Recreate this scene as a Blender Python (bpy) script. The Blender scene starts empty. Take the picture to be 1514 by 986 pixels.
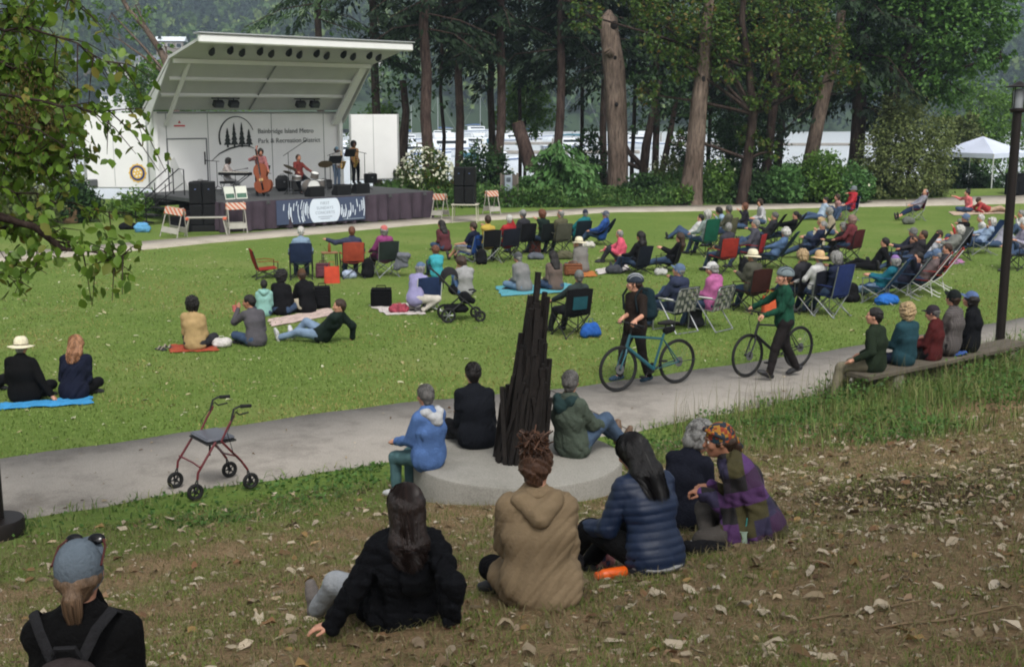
import bpy, math, random
import numpy as np
from mathutils import Vector, Matrix, Euler
random.seed(7)
RNG = np.random.default_rng(11)
scene = bpy.context.scene
COL = scene.collection
R = math.radians
# ------------------------------------------------------------------ camera
F_PX, W_PX, H_PX, V_HOR, CAM_H = 1750.0, 1514.0, 986.0, 166.0, 4.1
PITCH = math.atan((H_PX / 2 - V_HOR) / F_PX)
CP, SP = math.cos(PITCH), math.sin(PITCH)
cam_data = bpy.data.cameras.new("camera")
cam_data.sensor_fit = 'HORIZONTAL'
cam_data.sensor_width = 36.0
cam_data.lens = 36.0 * F_PX / W_PX
cam_data.clip_start, cam_data.clip_end = 0.1, 4000
cam = bpy.data.objects.new("camera", cam_data)
COL.objects.link(cam)
cam.location = (0, 0, CAM_H)
cam.rotation_euler = (math.pi / 2 - PITCH, 0, 0)
scene.camera = cam
def ray(u, v):
 a, b = (u - W_PX / 2) / F_PX, (v - H_PX / 2) / F_PX
 return Vector((a, CP - b * SP, -SP - b * CP))
def at_depth(u, v, d):
 """World point seen at photo pixel (u, v) at camera depth d."""
 return Vector((0, 0, CAM_H)) + ray(u, v) * d
def at_plane(u, v, z=0.0):
 r = ray(u, v)
 return Vector((0, 0, CAM_H)) + r * ((z - CAM_H) / r.z)
# ------------------------------------------------------------------ terrain
PN = np.array([(-30, 3.5), (-12, 8.2), (-5.2, 11.5), (-2.5, 13.05), (1.5, 14.9), (5, 17.3), (11, 22.2), (18, 28), (40, 46)])   # near edge
PF = np.array([(-30, 5.2), (-12, 10.3), (-6.1, 13.7), (-1.9, 16.3), (1.1, 17.5), (5.5, 20.2), (10.4, 23.6), (18, 29.9), (40, 48)])  # far edge
def edge_near(x): return np.interp(x, PN[:, 0], PN[:, 1])
def edge_far(x): return np.interp(x, PF[:, 0], PF[:, 1])
def ground_np(x, y):
 x, y = np.asarray(x, float), np.asarray(y, float)
 t = edge_near(x) - y
 t = t * np.interp(x, [-12, 0, 4, 12], [0.94, 1.0, 0.94, 0.8])
 z = np.interp(t, [0, 0.6, 1.6, 2.6, 3.6, 5.5, 8.0, 10.0, 14.5, 24], [0, 0.01, 0.09, 0.2, 0.33, 0.74, 1.33, 1.66, 2.45, 3.2])
 z = z + np.clip(t / 3, 0, 1) * (0.03 * np.sin(x * 2.1 + y * 1.3) + 0.025 * np.sin(x * 0.9 - y * 2.7 + 1))
 far = np.clip((y - 57.0 - 1.5 * np.sin(x * 0.13)) / 32.0, 0, 1)
 far = far * far * (3 - 2 * far)
 z = z - 6.0 * far
 knoll = np.exp(-((x - 26) / 9) ** 2 - ((y - 58) / 5) ** 2) * 0.5
 return z + knoll
def ground(x, y): return float(ground_np(x, y))
def hit(u, v):
 """Where the ray through photo pixel (u, v) meets the ground."""
 r = ray(u, v)
 o = Vector((0, 0, CAM_H))
 t = 2.0
 step = 0.04
 while t < 90:
  p = o + r * t
  if p.z <= ground(p.x, p.y):
   return Vector((p.x, p.y, ground(p.x, p.y)))
  t += step
 return o + r * 90
# ------------------------------------------------------------------ mesh building
def np_mesh(name, verts, faces, smooth=True):
 """verts (N,3), faces (M,k) arrays with one k -> mesh."""
 verts = np.asarray(verts, np.float32)
 faces = np.asarray(faces, np.int32)
 me = bpy.data.meshes.new(name)
 me.vertices.add(len(verts))
 me.vertices.foreach_set("co", verts.ravel())
 k = faces.shape[1]
 me.loops.add(faces.size)
 me.loops.foreach_set("vertex_index", faces.ravel())
 me.polygons.add(len(faces))
 me.polygons.foreach_set("loop_start", np.arange(0, faces.size, k, dtype=np.int32))
 if smooth:
  me.polygons.foreach_set("use_smooth", np.ones(len(faces), bool))
 me.update(calc_edges=True)
 return me
def frame_of(d, hint=None):
 d = Vector(d).normalized()
 h = Vector(hint) if hint is not None else (Vector((0, 0, 1)) if abs(d.z) < 0.95 else Vector((1, 0, 0)))
 a = d.cross(h).normalized()
 return a, a.cross(d).normalized(), d
class MB:
 def __init__(self):
  self.v, self.f, self.m = [], [], []
  self.mi = 0
 def add(self, vs, fs):
  o = len(self.v)
  self.v += [tuple(p) for p in vs]
  for f in fs:
   self.f.append(tuple(i + o for i in f))
   self.m.append(self.mi)
  return self
 def box(self, c, s, rot=None, taper=1.0):
  hx, hy, hz = s[0] / 2, s[1] / 2, s[2] / 2
  ps = [Vector((x * hx * (taper if z > 0 else 1), y * hy * (taper if z > 0 else 1), z * hz)) for z in (-1, 1) for y in (-1, 1) for x in (-1, 1)]
  if rot is not None:
   m = Euler(rot).to_matrix() if not isinstance(rot, Matrix) else rot
   ps = [m @ p for p in ps]
  c = Vector(c)
  return self.add([p + c for p in ps], [(0, 2, 3, 1), (4, 5, 7, 6), (0, 1, 5, 4), (2, 6, 7, 3), (0, 4, 6, 2), (1, 3, 7, 5)])
 def rbox(self, c, s, b=0.02, rot=None):
  """box with bevelled edges"""
  hx, hy, hz = s[0] / 2, s[1] / 2, s[2] / 2
  b = min(b, hx * .9, hy * .9, hz * .9)
  m = (Euler(rot).to_matrix() if not isinstance(rot, Matrix) else rot) if rot is not None else Matrix.Identity(3)
  c = Vector(c)
  rings = []
  def ring(z, i):
   x, y = hx - i, hy - i
   q = b if i == 0 else 0
   if i == 0:
    pts = [(-x, -y + b), (-x + b, -y), (x - b, -y), (x, -y + b), (x, y - b), (x - b, y), (-x + b, y), (-x, y - b)]
   else:
    pts = [(-x, -y + b * .3), (-x + b * .3, -y), (x - b * .3, -y), (x, -y + b * .3), (x, y - b * .3), (x - b * .3, y), (-x + b * .3, y), (-x, y - b * .3)]
   return [Vector((p[0], p[1], z)) for p in pts]
  rings = [ring(-hz, b), ring(-hz + b, 0), ring(hz - b, 0), ring(hz, b)]
  vs = [m @ p + c for r_ in rings for p in r_]
  fs = [tuple(range(7, -1, -1)), tuple(range(24, 32))]
  for k in range(3):
   for i in range(8):
    j = (i + 1) % 8
    fs.append((k * 8 + i, k * 8 + j, k * 8 + 8 + j, k * 8 + 8 + i))
  return self.add(vs, fs)
 def tube(self, p0, p1, r0, r1=None, n=8, caps=True):
  return self.path([p0, p1], [r0, r0 if r1 is None else r1], n, caps)
 def path(self, pts, r, n=8, caps=True, closed=False, flat=1.0, hint=None):
  pts = [Vector(p) for p in pts]
  k = len(pts)
  rs = r if isinstance(r, (list, tuple)) else [r] * k
  vs, fs = [], []
  pa = None
  for i, p in enumerate(pts):
   if closed:
    d = pts[(i + 1) % k] - pts[i - 1]
   else:
    d = pts[min(i + 1, k - 1)] - pts[max(i - 1, 0)]
   if d.length < 1e-9: d = Vector((0, 0, 1))
   d.normalize()
   if pa is None:
    a, b, _ = frame_of(d, hint)
   else:
    a = (pa - d * pa.dot(d))
    if a.length < 1e-6: a, b, _ = frame_of(d, hint)
    a.normalize(); b = a.cross(d)
   pa = a
   for j in range(n):
    t = 2 * math.pi * j / n
    vs.append(p + a * (math.cos(t) * rs[i]) + b * (math.sin(t) * rs[i] * flat))
  for i in range(k if closed else k - 1):
   for j in range(n):
    j2 = (j + 1) % n
    i2 = (i + 1) % k
    fs.append((i * n + j, i2 * n + j, i2 * n + j2, i * n + j2))
  if caps and not closed:
   fs.append(tuple(range(n))); fs.append(tuple(range((k - 1) * n + n - 1, (k - 1) * n - 1, -1)))
  return self.add(vs, fs)
 def lathe(self, prof, n=24, c=(0, 0, 0), M=None, sx=1.0, sy=1.0, a0=0.0, a1=2 * math.pi):
  """prof: (r, z) pairs, bottom to top"""
  c = Vector(c)
  full = abs(a1 - a0 - 2 * math.pi) < 1e-6
  m = n if full else n + 1
  vs, fs = [], []
  for r_, z in prof:
   for j in range(m):
    t = a0 + (a1 - a0) * j / n
    p = Vector((r_ * math.cos(t) * sx, r_ * math.sin(t) * sy, z))
    if M is not None: p = M @ p
    vs.append(p + c)
  for i in range(len(prof) - 1):
   for j in range(n):
    j2 = (j + 1) % m
    fs.append((i * m + j, i * m + j2, (i + 1) * m + j2, (i + 1) * m + j))
  if full:
   if prof[0][0] > 1e-5: fs.append(tuple(range(m - 1, -1, -1)))
   if prof[-1][0] > 1e-5: fs.append(tuple(range((len(prof) - 1) * m, len(prof) * m)))
  return self.add(vs, fs)
 def ball(self, c, r, n=12, M=None):
  r = (r, r, r) if not isinstance(r, (tuple, list)) else r
  k = max(4, n // 2)
  prof = [(max(1e-6, math.sin(math.pi * i / k)), -math.cos(math.pi * i / k)) for i in range(k + 1)]
  S = Matrix.Diagonal(Vector(r))
  return self.lathe(prof, n, c, (M @ S) if M is not None else S)
 def sheet(self, grid, th):
  """grid [rows][cols] of points -> a sheet with thickness th"""
  rows, cols = len(grid), len(grid[0])
  g = [[Vector(p) for p in row] for row in grid]
  vs, nr = [], []
  for i in range(rows):
   for j in range(cols):
    a = g[min(i + 1, rows - 1)][j] - g[max(i - 1, 0)][j]
    b = g[i][min(j + 1, cols - 1)] - g[i][max(j - 1, 0)]
    n_ = b.cross(a)
    n_ = n_.normalized() if n_.length > 1e-9 else Vector((0, 0, 1))
    nr.append(n_); vs.append(g[i][j] + n_ * th / 2)
  for i in range(rows):
   for j in range(cols):
    vs.append(g[i][j] - nr[i * cols + j] * th / 2)
  N = rows * cols
  fs = []
  for i in range(rows - 1):
   for j in range(cols - 1):
    a, b, c, d = i * cols + j, i * cols + j + 1, (i + 1) * cols + j + 1, (i + 1) * cols + j
    fs.append((a, b, c, d)); fs.append((d + N, c + N, b + N, a + N))
  per = [(0, j) for j in range(cols)] + [(i, cols - 1) for i in range(1, rows)] + [(rows - 1, j) for j in range(cols - 2, -1, -1)] + [(i, 0) for i in range(rows - 2, 0, -1)]
  for q in range(len(per)):
   a = per[q][0] * cols + per[q][1]; b_ = per[(q + 1) % len(per)]; b = b_[0] * cols + b_[1]
   fs.append((b, a, a + N, b + N))
  return self.add(vs, fs)
 def prism(self, poly, c, ex, ey, depth):
  """flat polygon (x, y) pairs in the plane ex, ey extruded by vector depth"""
  c, ex, ey, depth = Vector(c), Vector(ex), Vector(ey), Vector(depth)
  n = len(poly)
  a = [c + ex * p[0] + ey * p[1] for p in poly]
  vs = a + [p + depth for p in a]
  fs = [tuple(range(n)), tuple(range(2 * n - 1, n - 1, -1))]
  for i in range(n):
   j = (i + 1) % n
   fs.append((j, i, i + n, j + n))
  return self.add(vs, fs)
 def build(self, name, mats, parent=None, smooth=35):
  me = bpy.data.meshes.new(name)
  me.from_pydata([tuple(p) for p in self.v], [], self.f)
  o = link(name, me, mats, parent)
  if isinstance(mats, (list, tuple)) and len(mats) > 1:
   me.polygons.foreach_set("material_index", self.m)
  if smooth:
   me.polygons.foreach_set("use_smooth", [True] * len(me.polygons))
   me.set_sharp_from_angle(angle=R(smooth))
  return o
def link(name, me, mats=None, parent=None):
 o = bpy.data.objects.new(name, me)
 COL.objects.link(o)
 if mats is not None:
  for m in (mats if isinstance(mats, (list, tuple)) else [mats]):
   me.materials.append(m)
 if parent is not None:
  o.parent = parent
 return o
def tag(o, label=None, cat=None, group=None, kind=None):
 if label: o["label"] = label
 if cat: o["category"] = cat
 if group: o["group"] = group
 if kind: o["kind"] = kind
 return o
def thing(name, label, cat, loc=(0, 0, 0), rz=0.0, group=None):
 o = bpy.data.objects.new(name, None)
 o.empty_display_size = 0.2
 COL.objects.link(o)
 o.location = loc
 o.rotation_euler = (0, 0, rz)
 return tag(o, label, cat, group)
def copy_tree(o, parent=None):
 c = o.copy(); COL.objects.link(c); c.parent = parent
 for ch in list(o.children): copy_tree(ch, c)
 return c
# ------------------------------------------------------------------ materials
def lin(c):
 return tuple(((x / 12.92) if x <= 0.04045 else ((x + 0.055) / 1.055) ** 2.4) for x in c)
_MATS = {}
def M(name, rgb, rough=0.8, var=0.15, scale=6.0, bump=0.0, bscale=60.0, metal=0.0, spec=0.3, stretch=(1, 1, 1), sheen=0.0):
 """procedural principled material: noise-varied colour (rgb as sRGB 0..1) and bump"""
 key = (name, rgb, rough, var, scale, bump, bscale, metal, spec, stretch)
 if key in _MATS: return _MATS[key]
 m = bpy.data.materials.new(name); m.use_nodes = True
 nt = m.node_tree; N = nt.nodes; L = nt.links
 bs = N["Principled BSDF"]
 c = lin(rgb)
 tc = N.new("ShaderNodeTexCoord"); mp = N.new("ShaderNodeMapping"); L.new(tc.outputs["Object"], mp.inputs[0])
 mp.inputs["Scale"].default_value = stretch
 no = N.new("ShaderNodeTexNoise"); no.inputs["Scale"].default_value = scale; no.inputs["Detail"].default_value = 5
 L.new(mp.outputs[0], no.inputs["Vector"])
 rp = N.new("ShaderNodeValToRGB"); L.new(no.outputs["Fac"], rp.inputs[0])
 rp.color_ramp.elements[0].position, rp.color_ramp.elements[1].position = 0.3, 0.72
 rp.color_ramp.elements[0].color = (*[x * (1 - var) for x in c], 1)
 rp.color_ramp.elements[1].color = (*[min(1, x * (1 + var)) for x in c], 1)
 L.new(rp.outputs[0], bs.inputs["Base Color"])
 bs.inputs["Roughness"].default_value = rough
 bs.inputs["Metallic"].default_value = metal
 bs.inputs["Specular IOR Level"].default_value = spec
 if sheen: bs.inputs["Sheen Weight"].default_value = sheen
 if bump:
  n2 = N.new("ShaderNodeTexNoise"); n2.inputs["Scale"].default_value = bscale; n2.inputs["Detail"].default_value = 4
  L.new(mp.outputs[0], n2.inputs["Vector"])
  bp = N.new("ShaderNodeBump"); bp.inputs["Strength"].default_value = bump; bp.inputs["Distance"].default_value = 0.02
  L.new(n2.outputs["Fac"], bp.inputs["Height"]); L.new(bp.outputs[0], bs.inputs["Normal"])
 _MATS[key] = m
 return m
def nodes_mat(name):
 m = bpy.data.materials.new(name); m.use_nodes = True
 return m, m.node_tree.nodes, m.node_tree.links, m.node_tree.nodes["Principled BSDF"]
def ramp(N, stops, interp='LINEAR'):
 r_ = N.new("ShaderNodeValToRGB"); cr = r_.color_ramp; cr.interpolation = interp
 while len(cr.elements) < len(stops): cr.elements.new(0.5)
 for e, (p, c) in zip(cr.elements, stops):
  e.position = p; e.color = (*lin(c), 1)
 return r_
def leaf_mat(name, cols, rough=0.55, trans=0.3):
 """foliage: each leaf of the mesh takes its own shade, some light comes through"""
 m, N, L, bs = nodes_mat(name)
 g = N.new("ShaderNodeNewGeometry")
 k = len(cols)
 rp = ramp(N, [(i / max(1, k - 1), c) for i, c in enumerate(cols)])
 L.new(g.outputs["Random Per Island"], rp.inputs[0])
 L.new(rp.outputs[0], bs.inputs["Base Color"])
 bs.inputs["Roughness"].default_value = rough; bs.inputs["Specular IOR Level"].default_value = 0.25
 tr = N.new("ShaderNodeBsdfTranslucent"); L.new(rp.outputs[0], tr.inputs[0])
 mx = N.new("ShaderNodeMixShader"); mx.inputs[0].default_value = trans
 L.new(bs.outputs[0], mx.inputs[1]); L.new(tr.outputs[0], mx.inputs[2])
 L.new(mx.outputs[0], N["Material Output"].inputs[0])
 return m
def bark_mat(name, c1, c2, sc=3.0, bump=0.8):
 m, N, L, bs = nodes_mat(name)
 tc = N.new("ShaderNodeTexCoord"); mp = N.new("ShaderNodeMapping"); L.new(tc.outputs["Object"], mp.inputs[0])
 mp.inputs["Scale"].default_value = (sc * 2.2, sc * 2.2, sc * 0.4)
 no = N.new("ShaderNodeTexNoise"); no.inputs["Scale"].default_value = 1.6; no.inputs["Detail"].default_value = 7; no.inputs["Roughness"].default_value = 0.65
 L.new(mp.outputs[0], no.inputs["Vector"])
 n3 = N.new("ShaderNodeTexNoise"); n3.inputs["Scale"].default_value = 0.7; n3.inputs["Detail"].default_value = 3
 L.new(tc.outputs["Object"], n3.inputs["Vector"])
 rp = ramp(N, [(0.28, tuple(x * 0.45 for x in c1)), (0.45, c1), (0.7, c2)]); L.new(no.outputs["Fac"], rp.inputs[0])
 mx = N.new("ShaderNodeMix"); mx.data_type = 'RGBA'; mx.blend_type = 'MULTIPLY'; mx.inputs[0].default_value = 0.6
 r2 = ramp(N, [(0.35, (0.55, 0.52, 0.5)), (0.65, (1, 1, 1))]); L.new(n3.outputs["Fac"], r2.inputs[0])
 L.new(rp.outputs[0], mx.inputs[6]); L.new(r2.outputs[0], mx.inputs[7])
 L.new(mx.outputs[2], bs.inputs["Base Color"]); bs.inputs["Roughness"].default_value = 0.95; bs.inputs["Specular IOR Level"].default_value = 0.1
 bp = N.new("ShaderNodeBump"); bp.inputs["Strength"].default_value = bump; bp.inputs["Distance"].default_value = 0.08
 L.new(no.outputs["Fac"], bp.inputs["Height"]); L.new(bp.outputs[0], bs.inputs["Normal"])
 return m
def plaid_mat(name, base, c2, sc=14.0, c3=None):
 m, N, L, bs = nodes_mat(name)
 tc = N.new("ShaderNodeTexCoord")
 last = None
 for ax, cc in (('X', c2), ('Z', c3 or c2)):
  w = N.new("ShaderNodeTexWave"); w.bands_direction = ax; w.inputs["Scale"].default_value = sc; w.inputs["Distortion"].default_value = 0.6
  L.new(tc.outputs["Object"], w.inputs["Vector"])
  r_ = ramp(N, [(0.55, (0, 0, 0)), (0.7, (1, 1, 1))]); L.new(w.outputs["Fac"], r_.inputs[0])
  mx = N.new("ShaderNodeMix"); mx.data_type = 'RGBA'
  sc_ = N.new("ShaderNodeMath"); sc_.operation = 'MULTIPLY'; sc_.inputs[1].default_value = 0.55
  L.new(r_.outputs[0], sc_.inputs[0]); L.new(sc_.outputs[0], mx.inputs[0])
  if last is None: mx.inputs[6].default_value = (*lin(base), 1)
  else: L.new(last, mx.inputs[6])
  mx.inputs[7].default_value = (*lin(cc), 1)
  last = mx.outputs[2]
 L.new(last, bs.inputs["Base Color"]); bs.inputs["Roughness"].default_value = 0.9
 return m
def patch_mat(name, cols, sc=(7, 7, 7), rough=0.9):
 """patchwork: square patches of the given cloth colours"""
 m, N, L, bs = nodes_mat(name)
 tc = N.new("ShaderNodeTexCoord"); mp = N.new("ShaderNodeMapping"); L.new(tc.outputs["Object"], mp.inputs[0]); mp.inputs["Scale"].default_value = sc
 mp.inputs["Rotation"].default_value = (0.22, 0, 0)
 fl = N.new("ShaderNodeVectorMath"); fl.operation = 'FLOOR'; L.new(mp.outputs[0], fl.inputs[0])
 wn = N.new("ShaderNodeTexWhiteNoise"); L.new(fl.outputs[0], wn.inputs["Vector"])
 k = len(cols)
 rp = ramp(N, [(i / k, c) for i, c in enumerate(cols)], 'CONSTANT'); L.new(wn.outputs["Value"], rp.inputs[0])
 no = N.new("ShaderNodeTexNoise"); no.inputs["Scale"].default_value = 90; L.new(tc.outputs["Object"], no.inputs["Vector"])
 mx = N.new("ShaderNodeMix"); mx.data_type = 'RGBA'; mx.blend_type = 'MULTIPLY'; mx.inputs[0].default_value = 0.35
 L.new(rp.outputs[0], mx.inputs[6]); L.new(no.outputs["Fac"], mx.inputs[7])
 L.new(mx.outputs[2], bs.inputs["Base Color"]); bs.inputs["Roughness"].default_value = rough
 bp = N.new("ShaderNodeBump"); bp.inputs["Strength"].default_value = 0.4; bp.inputs["Distance"].default_value = 0.01
 L.new(no.outputs["Fac"], bp.inputs["Height"]); L.new(bp.outputs[0], bs.inputs["Normal"])
 return m
def hair_mat(name, rgb, rough=0.5):
 g = sum(rgb) / 3; rgb = tuple((x * .85 + g * .15) * .88 for x in rgb)
 return M(name, rgb, rough, 0.45, 14, 0.6, 45, spec=0.35, stretch=(3, 3, 0.5))
def metal(name, rgb, rough=0.35, met=0.7): return M(name, rgb, rough, 0.06, 10, metal=met, spec=0.5)
def cloth(rgb, var=0.16):
 g = sum(rgb) / 3
 return M("cloth", tuple(round((x * .86 + g * .14) * (.9 if g > .12 else 1), 4) for x in rgb), 0.92, var, 9, 0.5, 55, spec=0.12)
def plastic(rgb, rough=0.45): return M("plastic", rgb, rough, 0.08, 8, 0.05, 50, spec=0.45)
# ------------------------------------------------------------------ world, light, view
w = bpy.data.worlds.new("World"); scene.world = w; w.use_nodes = True
WN, WL = w.node_tree.nodes, w.node_tree.links
bg = WN["Background"]
sky = WN.new("ShaderNodeTexSky"); sky.sky_type = 'NISHITA'; sky.sun_disc = False
SUN_EL, SUN_AZ = R(52), R(165)       # high sun behind the cloud, from behind the camera
sky.sun_elevation = SUN_EL; sky.sun_rotation = SUN_AZ
sky.air_density = 1.0; sky.dust_density = 4.0; sky.ozone_density = 1.0
hs = WN.new("ShaderNodeHueSaturation"); hs.inputs["Saturation"].default_value = 0.18; hs.inputs["Value"].default_value = 1.0
WL.new(sky.outputs[0], hs.inputs["Color"]); WL.new(hs.outputs[0], bg.inputs[0])
bg.inputs[1].default_value = 0.13
sl = bpy.data.lights.new("sun", 'SUN'); sl.energy = 1.5; sl.angle = R(15); sl.color = (1.0, 0.97, 0.92)
sun = bpy.data.objects.new("sun", sl); COL.objects.link(sun)
sun.location = (0, 0, 40)
sdir = Vector((math.sin(SUN_AZ) * math.cos(SUN_EL), math.cos(SUN_AZ) * math.cos(SUN_EL), math.sin(SUN_EL)))
sun.rotation_euler = sdir.to_track_quat('Z', 'Y').to_euler()
vs_ = scene.view_settings
vs_.view_transform = 'Standard'; vs_.look = 'None'; vs_.exposure = 0.53; vs_.gamma = 1.0; vs_.use_curve_mapping = False
scene.render.engine = 'CYCLES'
scene.cycles.use_denoising = True
scene.cycles.max_bounces = 6; scene.cycles.diffuse_bounces = 3; scene.cycles.glossy_bounces = 2; scene.cycles.transmission_bounces = 4; scene.cycles.transparent_max_bounces = 6
scene.cycles.filter_width = 1.95
scene.cycles.use_adaptive_sampling = True
# ================================================================== SETTING
def kites(C, U, N, ln, wd, fold=0.0):
 """one kite-shaped leaf per centre: U = stem-to-tip direction, N = face normal; fold lifts the side corners"""
 C, U, N = (np.asarray(a, np.float32) for a in (C, U, N))
 U = U / np.maximum(np.linalg.norm(U, axis=1, keepdims=True), 1e-6)
 S = np.cross(N, U); S /= np.maximum(np.linalg.norm(S, axis=1, keepdims=True), 1e-6)
 N = np.cross(U, S)
 ln = np.asarray(ln, np.float32).reshape(-1, 1) * np.ones((len(C), 1), np.float32); wd = np.asarray(wd, np.float32).reshape(-1, 1) * np.ones((len(C), 1), np.float32)
 a = C - U * ln * 0.5; b = C + S * wd * 0.5 - U * ln * 0.06 + N * wd * fold; c = C + U * ln * 0.5; d = C - S * wd * 0.5 - U * ln * 0.06 + N * wd * fold
 V = np.stack([a, b, c, d], 1).reshape(-1, 3)
 F = np.arange(len(V)).reshape(-1, 4)
 return V, F
def ovals(C, U, N, ln, wd, fold=0.12):
 """rounded leaf with a folded midrib: 6 outline points"""
 C, U, N = (np.asarray(a, np.float32) for a in (C, U, N))
 U = U / np.maximum(np.linalg.norm(U, axis=1, keepdims=True), 1e-6)
 S = np.cross(N, U); S /= np.maximum(np.linalg.norm(S, axis=1, keepdims=True), 1e-6)
 N = np.cross(U, S)
 ln = np.asarray(ln, np.float32).reshape(-1, 1); wd = np.asarray(wd, np.float32).reshape(-1, 1)
 def P(u, s, n): return C + U * ln * u + S * wd * s + N * wd * n
 pts = [P(-.5, 0, 0), P(-.28, .38, fold), P(.1, .5, fold * 1.2), P(.36, .25, fold * .6), P(.56, 0, -.1), P(.36, -.25, fold * .6), P(.1, -.5, fold * 1.2), P(-.28, -.38, fold)]
 V = np.stack(pts, 1).reshape(-1, 3)
 b = np.arange(len(C))[:, None] * 8
 F = np.concatenate([b + np.array([[0, 1, 2, 3]]), b + np.array([[0, 3, 4, 5]]), b + np.array([[0, 5, 6, 7]])], 0)
 F = np.concatenate([b + np.array([[0, 1, 2, 3]]), b + np.array([[0, 3, 4, 5]]), b + np.array([[0, 5, 6, 7]])], 0)
 return V, F
def rvec(n):
 v = RNG.normal(size=(n, 3)); return v / np.linalg.norm(v, axis=1, keepdims=True)
# ---- ground sheet
def build_ground():
 ys = np.concatenate([np.arange(-14, 22, 0.22), np.arange(22, 56, 0.7), np.arange(56, 72, 0.9), np.geomspace(72, 1040, 24)])
 xs = np.concatenate([-np.geomspace(980, 24, 24), np.arange(-23.6, 23.7, 0.3), np.geomspace(24, 980, 24)])
 X, Y = np.meshgrid(xs, ys)
 Z = ground_np(X, Y)
 Z = np.where(Y > 22, Z + 0.015 * np.sin(X * .6) * np.sin(Y * .4), Z)
 V = np.stack([X, Y, Z], -1).reshape(-1, 3)
 ny, nx = X.shape
 i = np.arange(ny - 1)[:, None] * nx + np.arange(nx - 1)[None]
 F = np.stack([i, i + 1, i + 1 + nx, i + nx], -1).reshape(-1, 4)
 me = np_mesh("ground", V, F)
 t = edge_near(X) - Y
 dry = np.clip((t - 1.2) / 2.2, 0, 1) * np.clip(0.66 + 0.05 * X + 0.02 * t, 0.25, 1.0)
 mud = np.exp(-((X - 4.6) / 2.2) ** 2 - ((Y - 9.8) / 1.5) ** 2) * 0.9 + np.exp(-((X - 0.2) / 2.6) ** 2 - ((Y - 8.6) / .9) ** 2) * 0.35
 a = me.attributes.new("dry", 'FLOAT', 'POINT'); a.data.foreach_set("value", np.clip(dry, 0, 1).astype(np.float32).ravel())
 a = me.attributes.new("mud", 'FLOAT', 'POINT'); a.data.foreach_set("value", np.clip(mud, 0, 1).astype(np.float32).ravel())
 m, N, L, bs = nodes_mat("ground")
 tc = N.new("ShaderNodeTexCoord")
 def noise(sc, det=5, rough=0.6):
  n = N.new("ShaderNodeTexNoise"); n.inputs["Scale"].default_value = sc; n.inputs["Detail"].default_value = det; n.inputs["Roughness"].default_value = rough
  L.new(tc.outputs["Object"], n.inputs["Vector"]); return n.outputs["Fac"]
 def mixc(f, a_, b_, mode='MIX'):
  x = N.new("ShaderNodeMix"); x.data_type = 'RGBA'; x.blend_type = mode
  if isinstance(f, float): x.inputs[0].default_value = f
  else: L.new(f, x.inputs[0])
  L.new(a_, x.inputs[6]); L.new(b_, x.inputs[7]); return x.outputs[2]
 def math_(op, a_, b_):
  x = N.new("ShaderNodeMath"); x.operation = op; x.use_clamp = True
  for k, s in enumerate((a_, b_)):
   if isinstance(s, (int, float)): x.inputs[k].default_value = s
   else: L.new(s, x.inputs[k])
  return x.outputs[0]
 def rmp(s, st):
  r_ = ramp(N, st); L.new(s, r_.inputs[0]); return r_.outputs[0]
 g1 = rmp(noise(0.35, 6, .7), [(0.3, (0.364, 0.456, 0.201)), (0.48, (0.408, 0.494, 0.231)), (0.58, (0.488, 0.532, 0.296)), (0.7, (0.541, 0.552, 0.342))])
 g2 = rmp(noise(9, 6, .7), [(0.3, (0.311, 0.390, 0.171)), (0.55, (0.408, 0.499, 0.240)), (0.75, (0.514, 0.570, 0.326))])
 lawn = mixc(0.55, g1, g2)
 s1 = rmp(noise(3.2, 8, .72), [(0.3, (.46, .37, .275)), (0.5, (.60, .505, .385)), (0.7, (.71, .61, .485))])
 s2 = rmp(noise(38, 6, .7), [(0.3, (.31, .245, .18)), (0.55, (.57, .48, .365)), (0.75, (.74, .65, .52))])
 soil = mixc(0.6, s1, s2)
 at = N.new("ShaderNodeAttribute"); at.attribute_name = "dry"
 am = N.new("ShaderNodeAttribute"); am.attribute_name = "mud"
 n = noise(1.6, 7, .68)
 dm = math_('SUBTRACT', math_('MULTIPLY', math_('ADD', at.outputs["Fac"], n), 1.0), 0.72)
 dm = math_('MULTIPLY', dm, 5.0)
 base = mixc(dm, lawn, soil)
 mudc = rmp(noise(14, 6, .7), [(0.3, (.17, .125, .1)), (0.7, (.33, .25, .2))])
 mm = math_('MULTIPLY', math_('SUBTRACT', math_('ADD', am.outputs["Fac"], noise(2.5, 5)), 0.75), 4.0)
 base = mixc(mm, base, mudc)
 L.new(base, bs.inputs["Base Color"])
 bs.inputs["Roughness"].default_value = 0.95; bs.inputs["Specular IOR Level"].default_value = 0.1
 bp = N.new("ShaderNodeBump"); bp.inputs["Strength"].default_value = 0.9; bp.inputs["Distance"].default_value = 0.05
 L.new(noise(28, 6, .75), bp.inputs["Height"]); L.new(bp.outputs[0], bs.inputs["Normal"])
 o = link("ground", me, m); tag(o, kind='structure')
 return o
build_ground()
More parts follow.
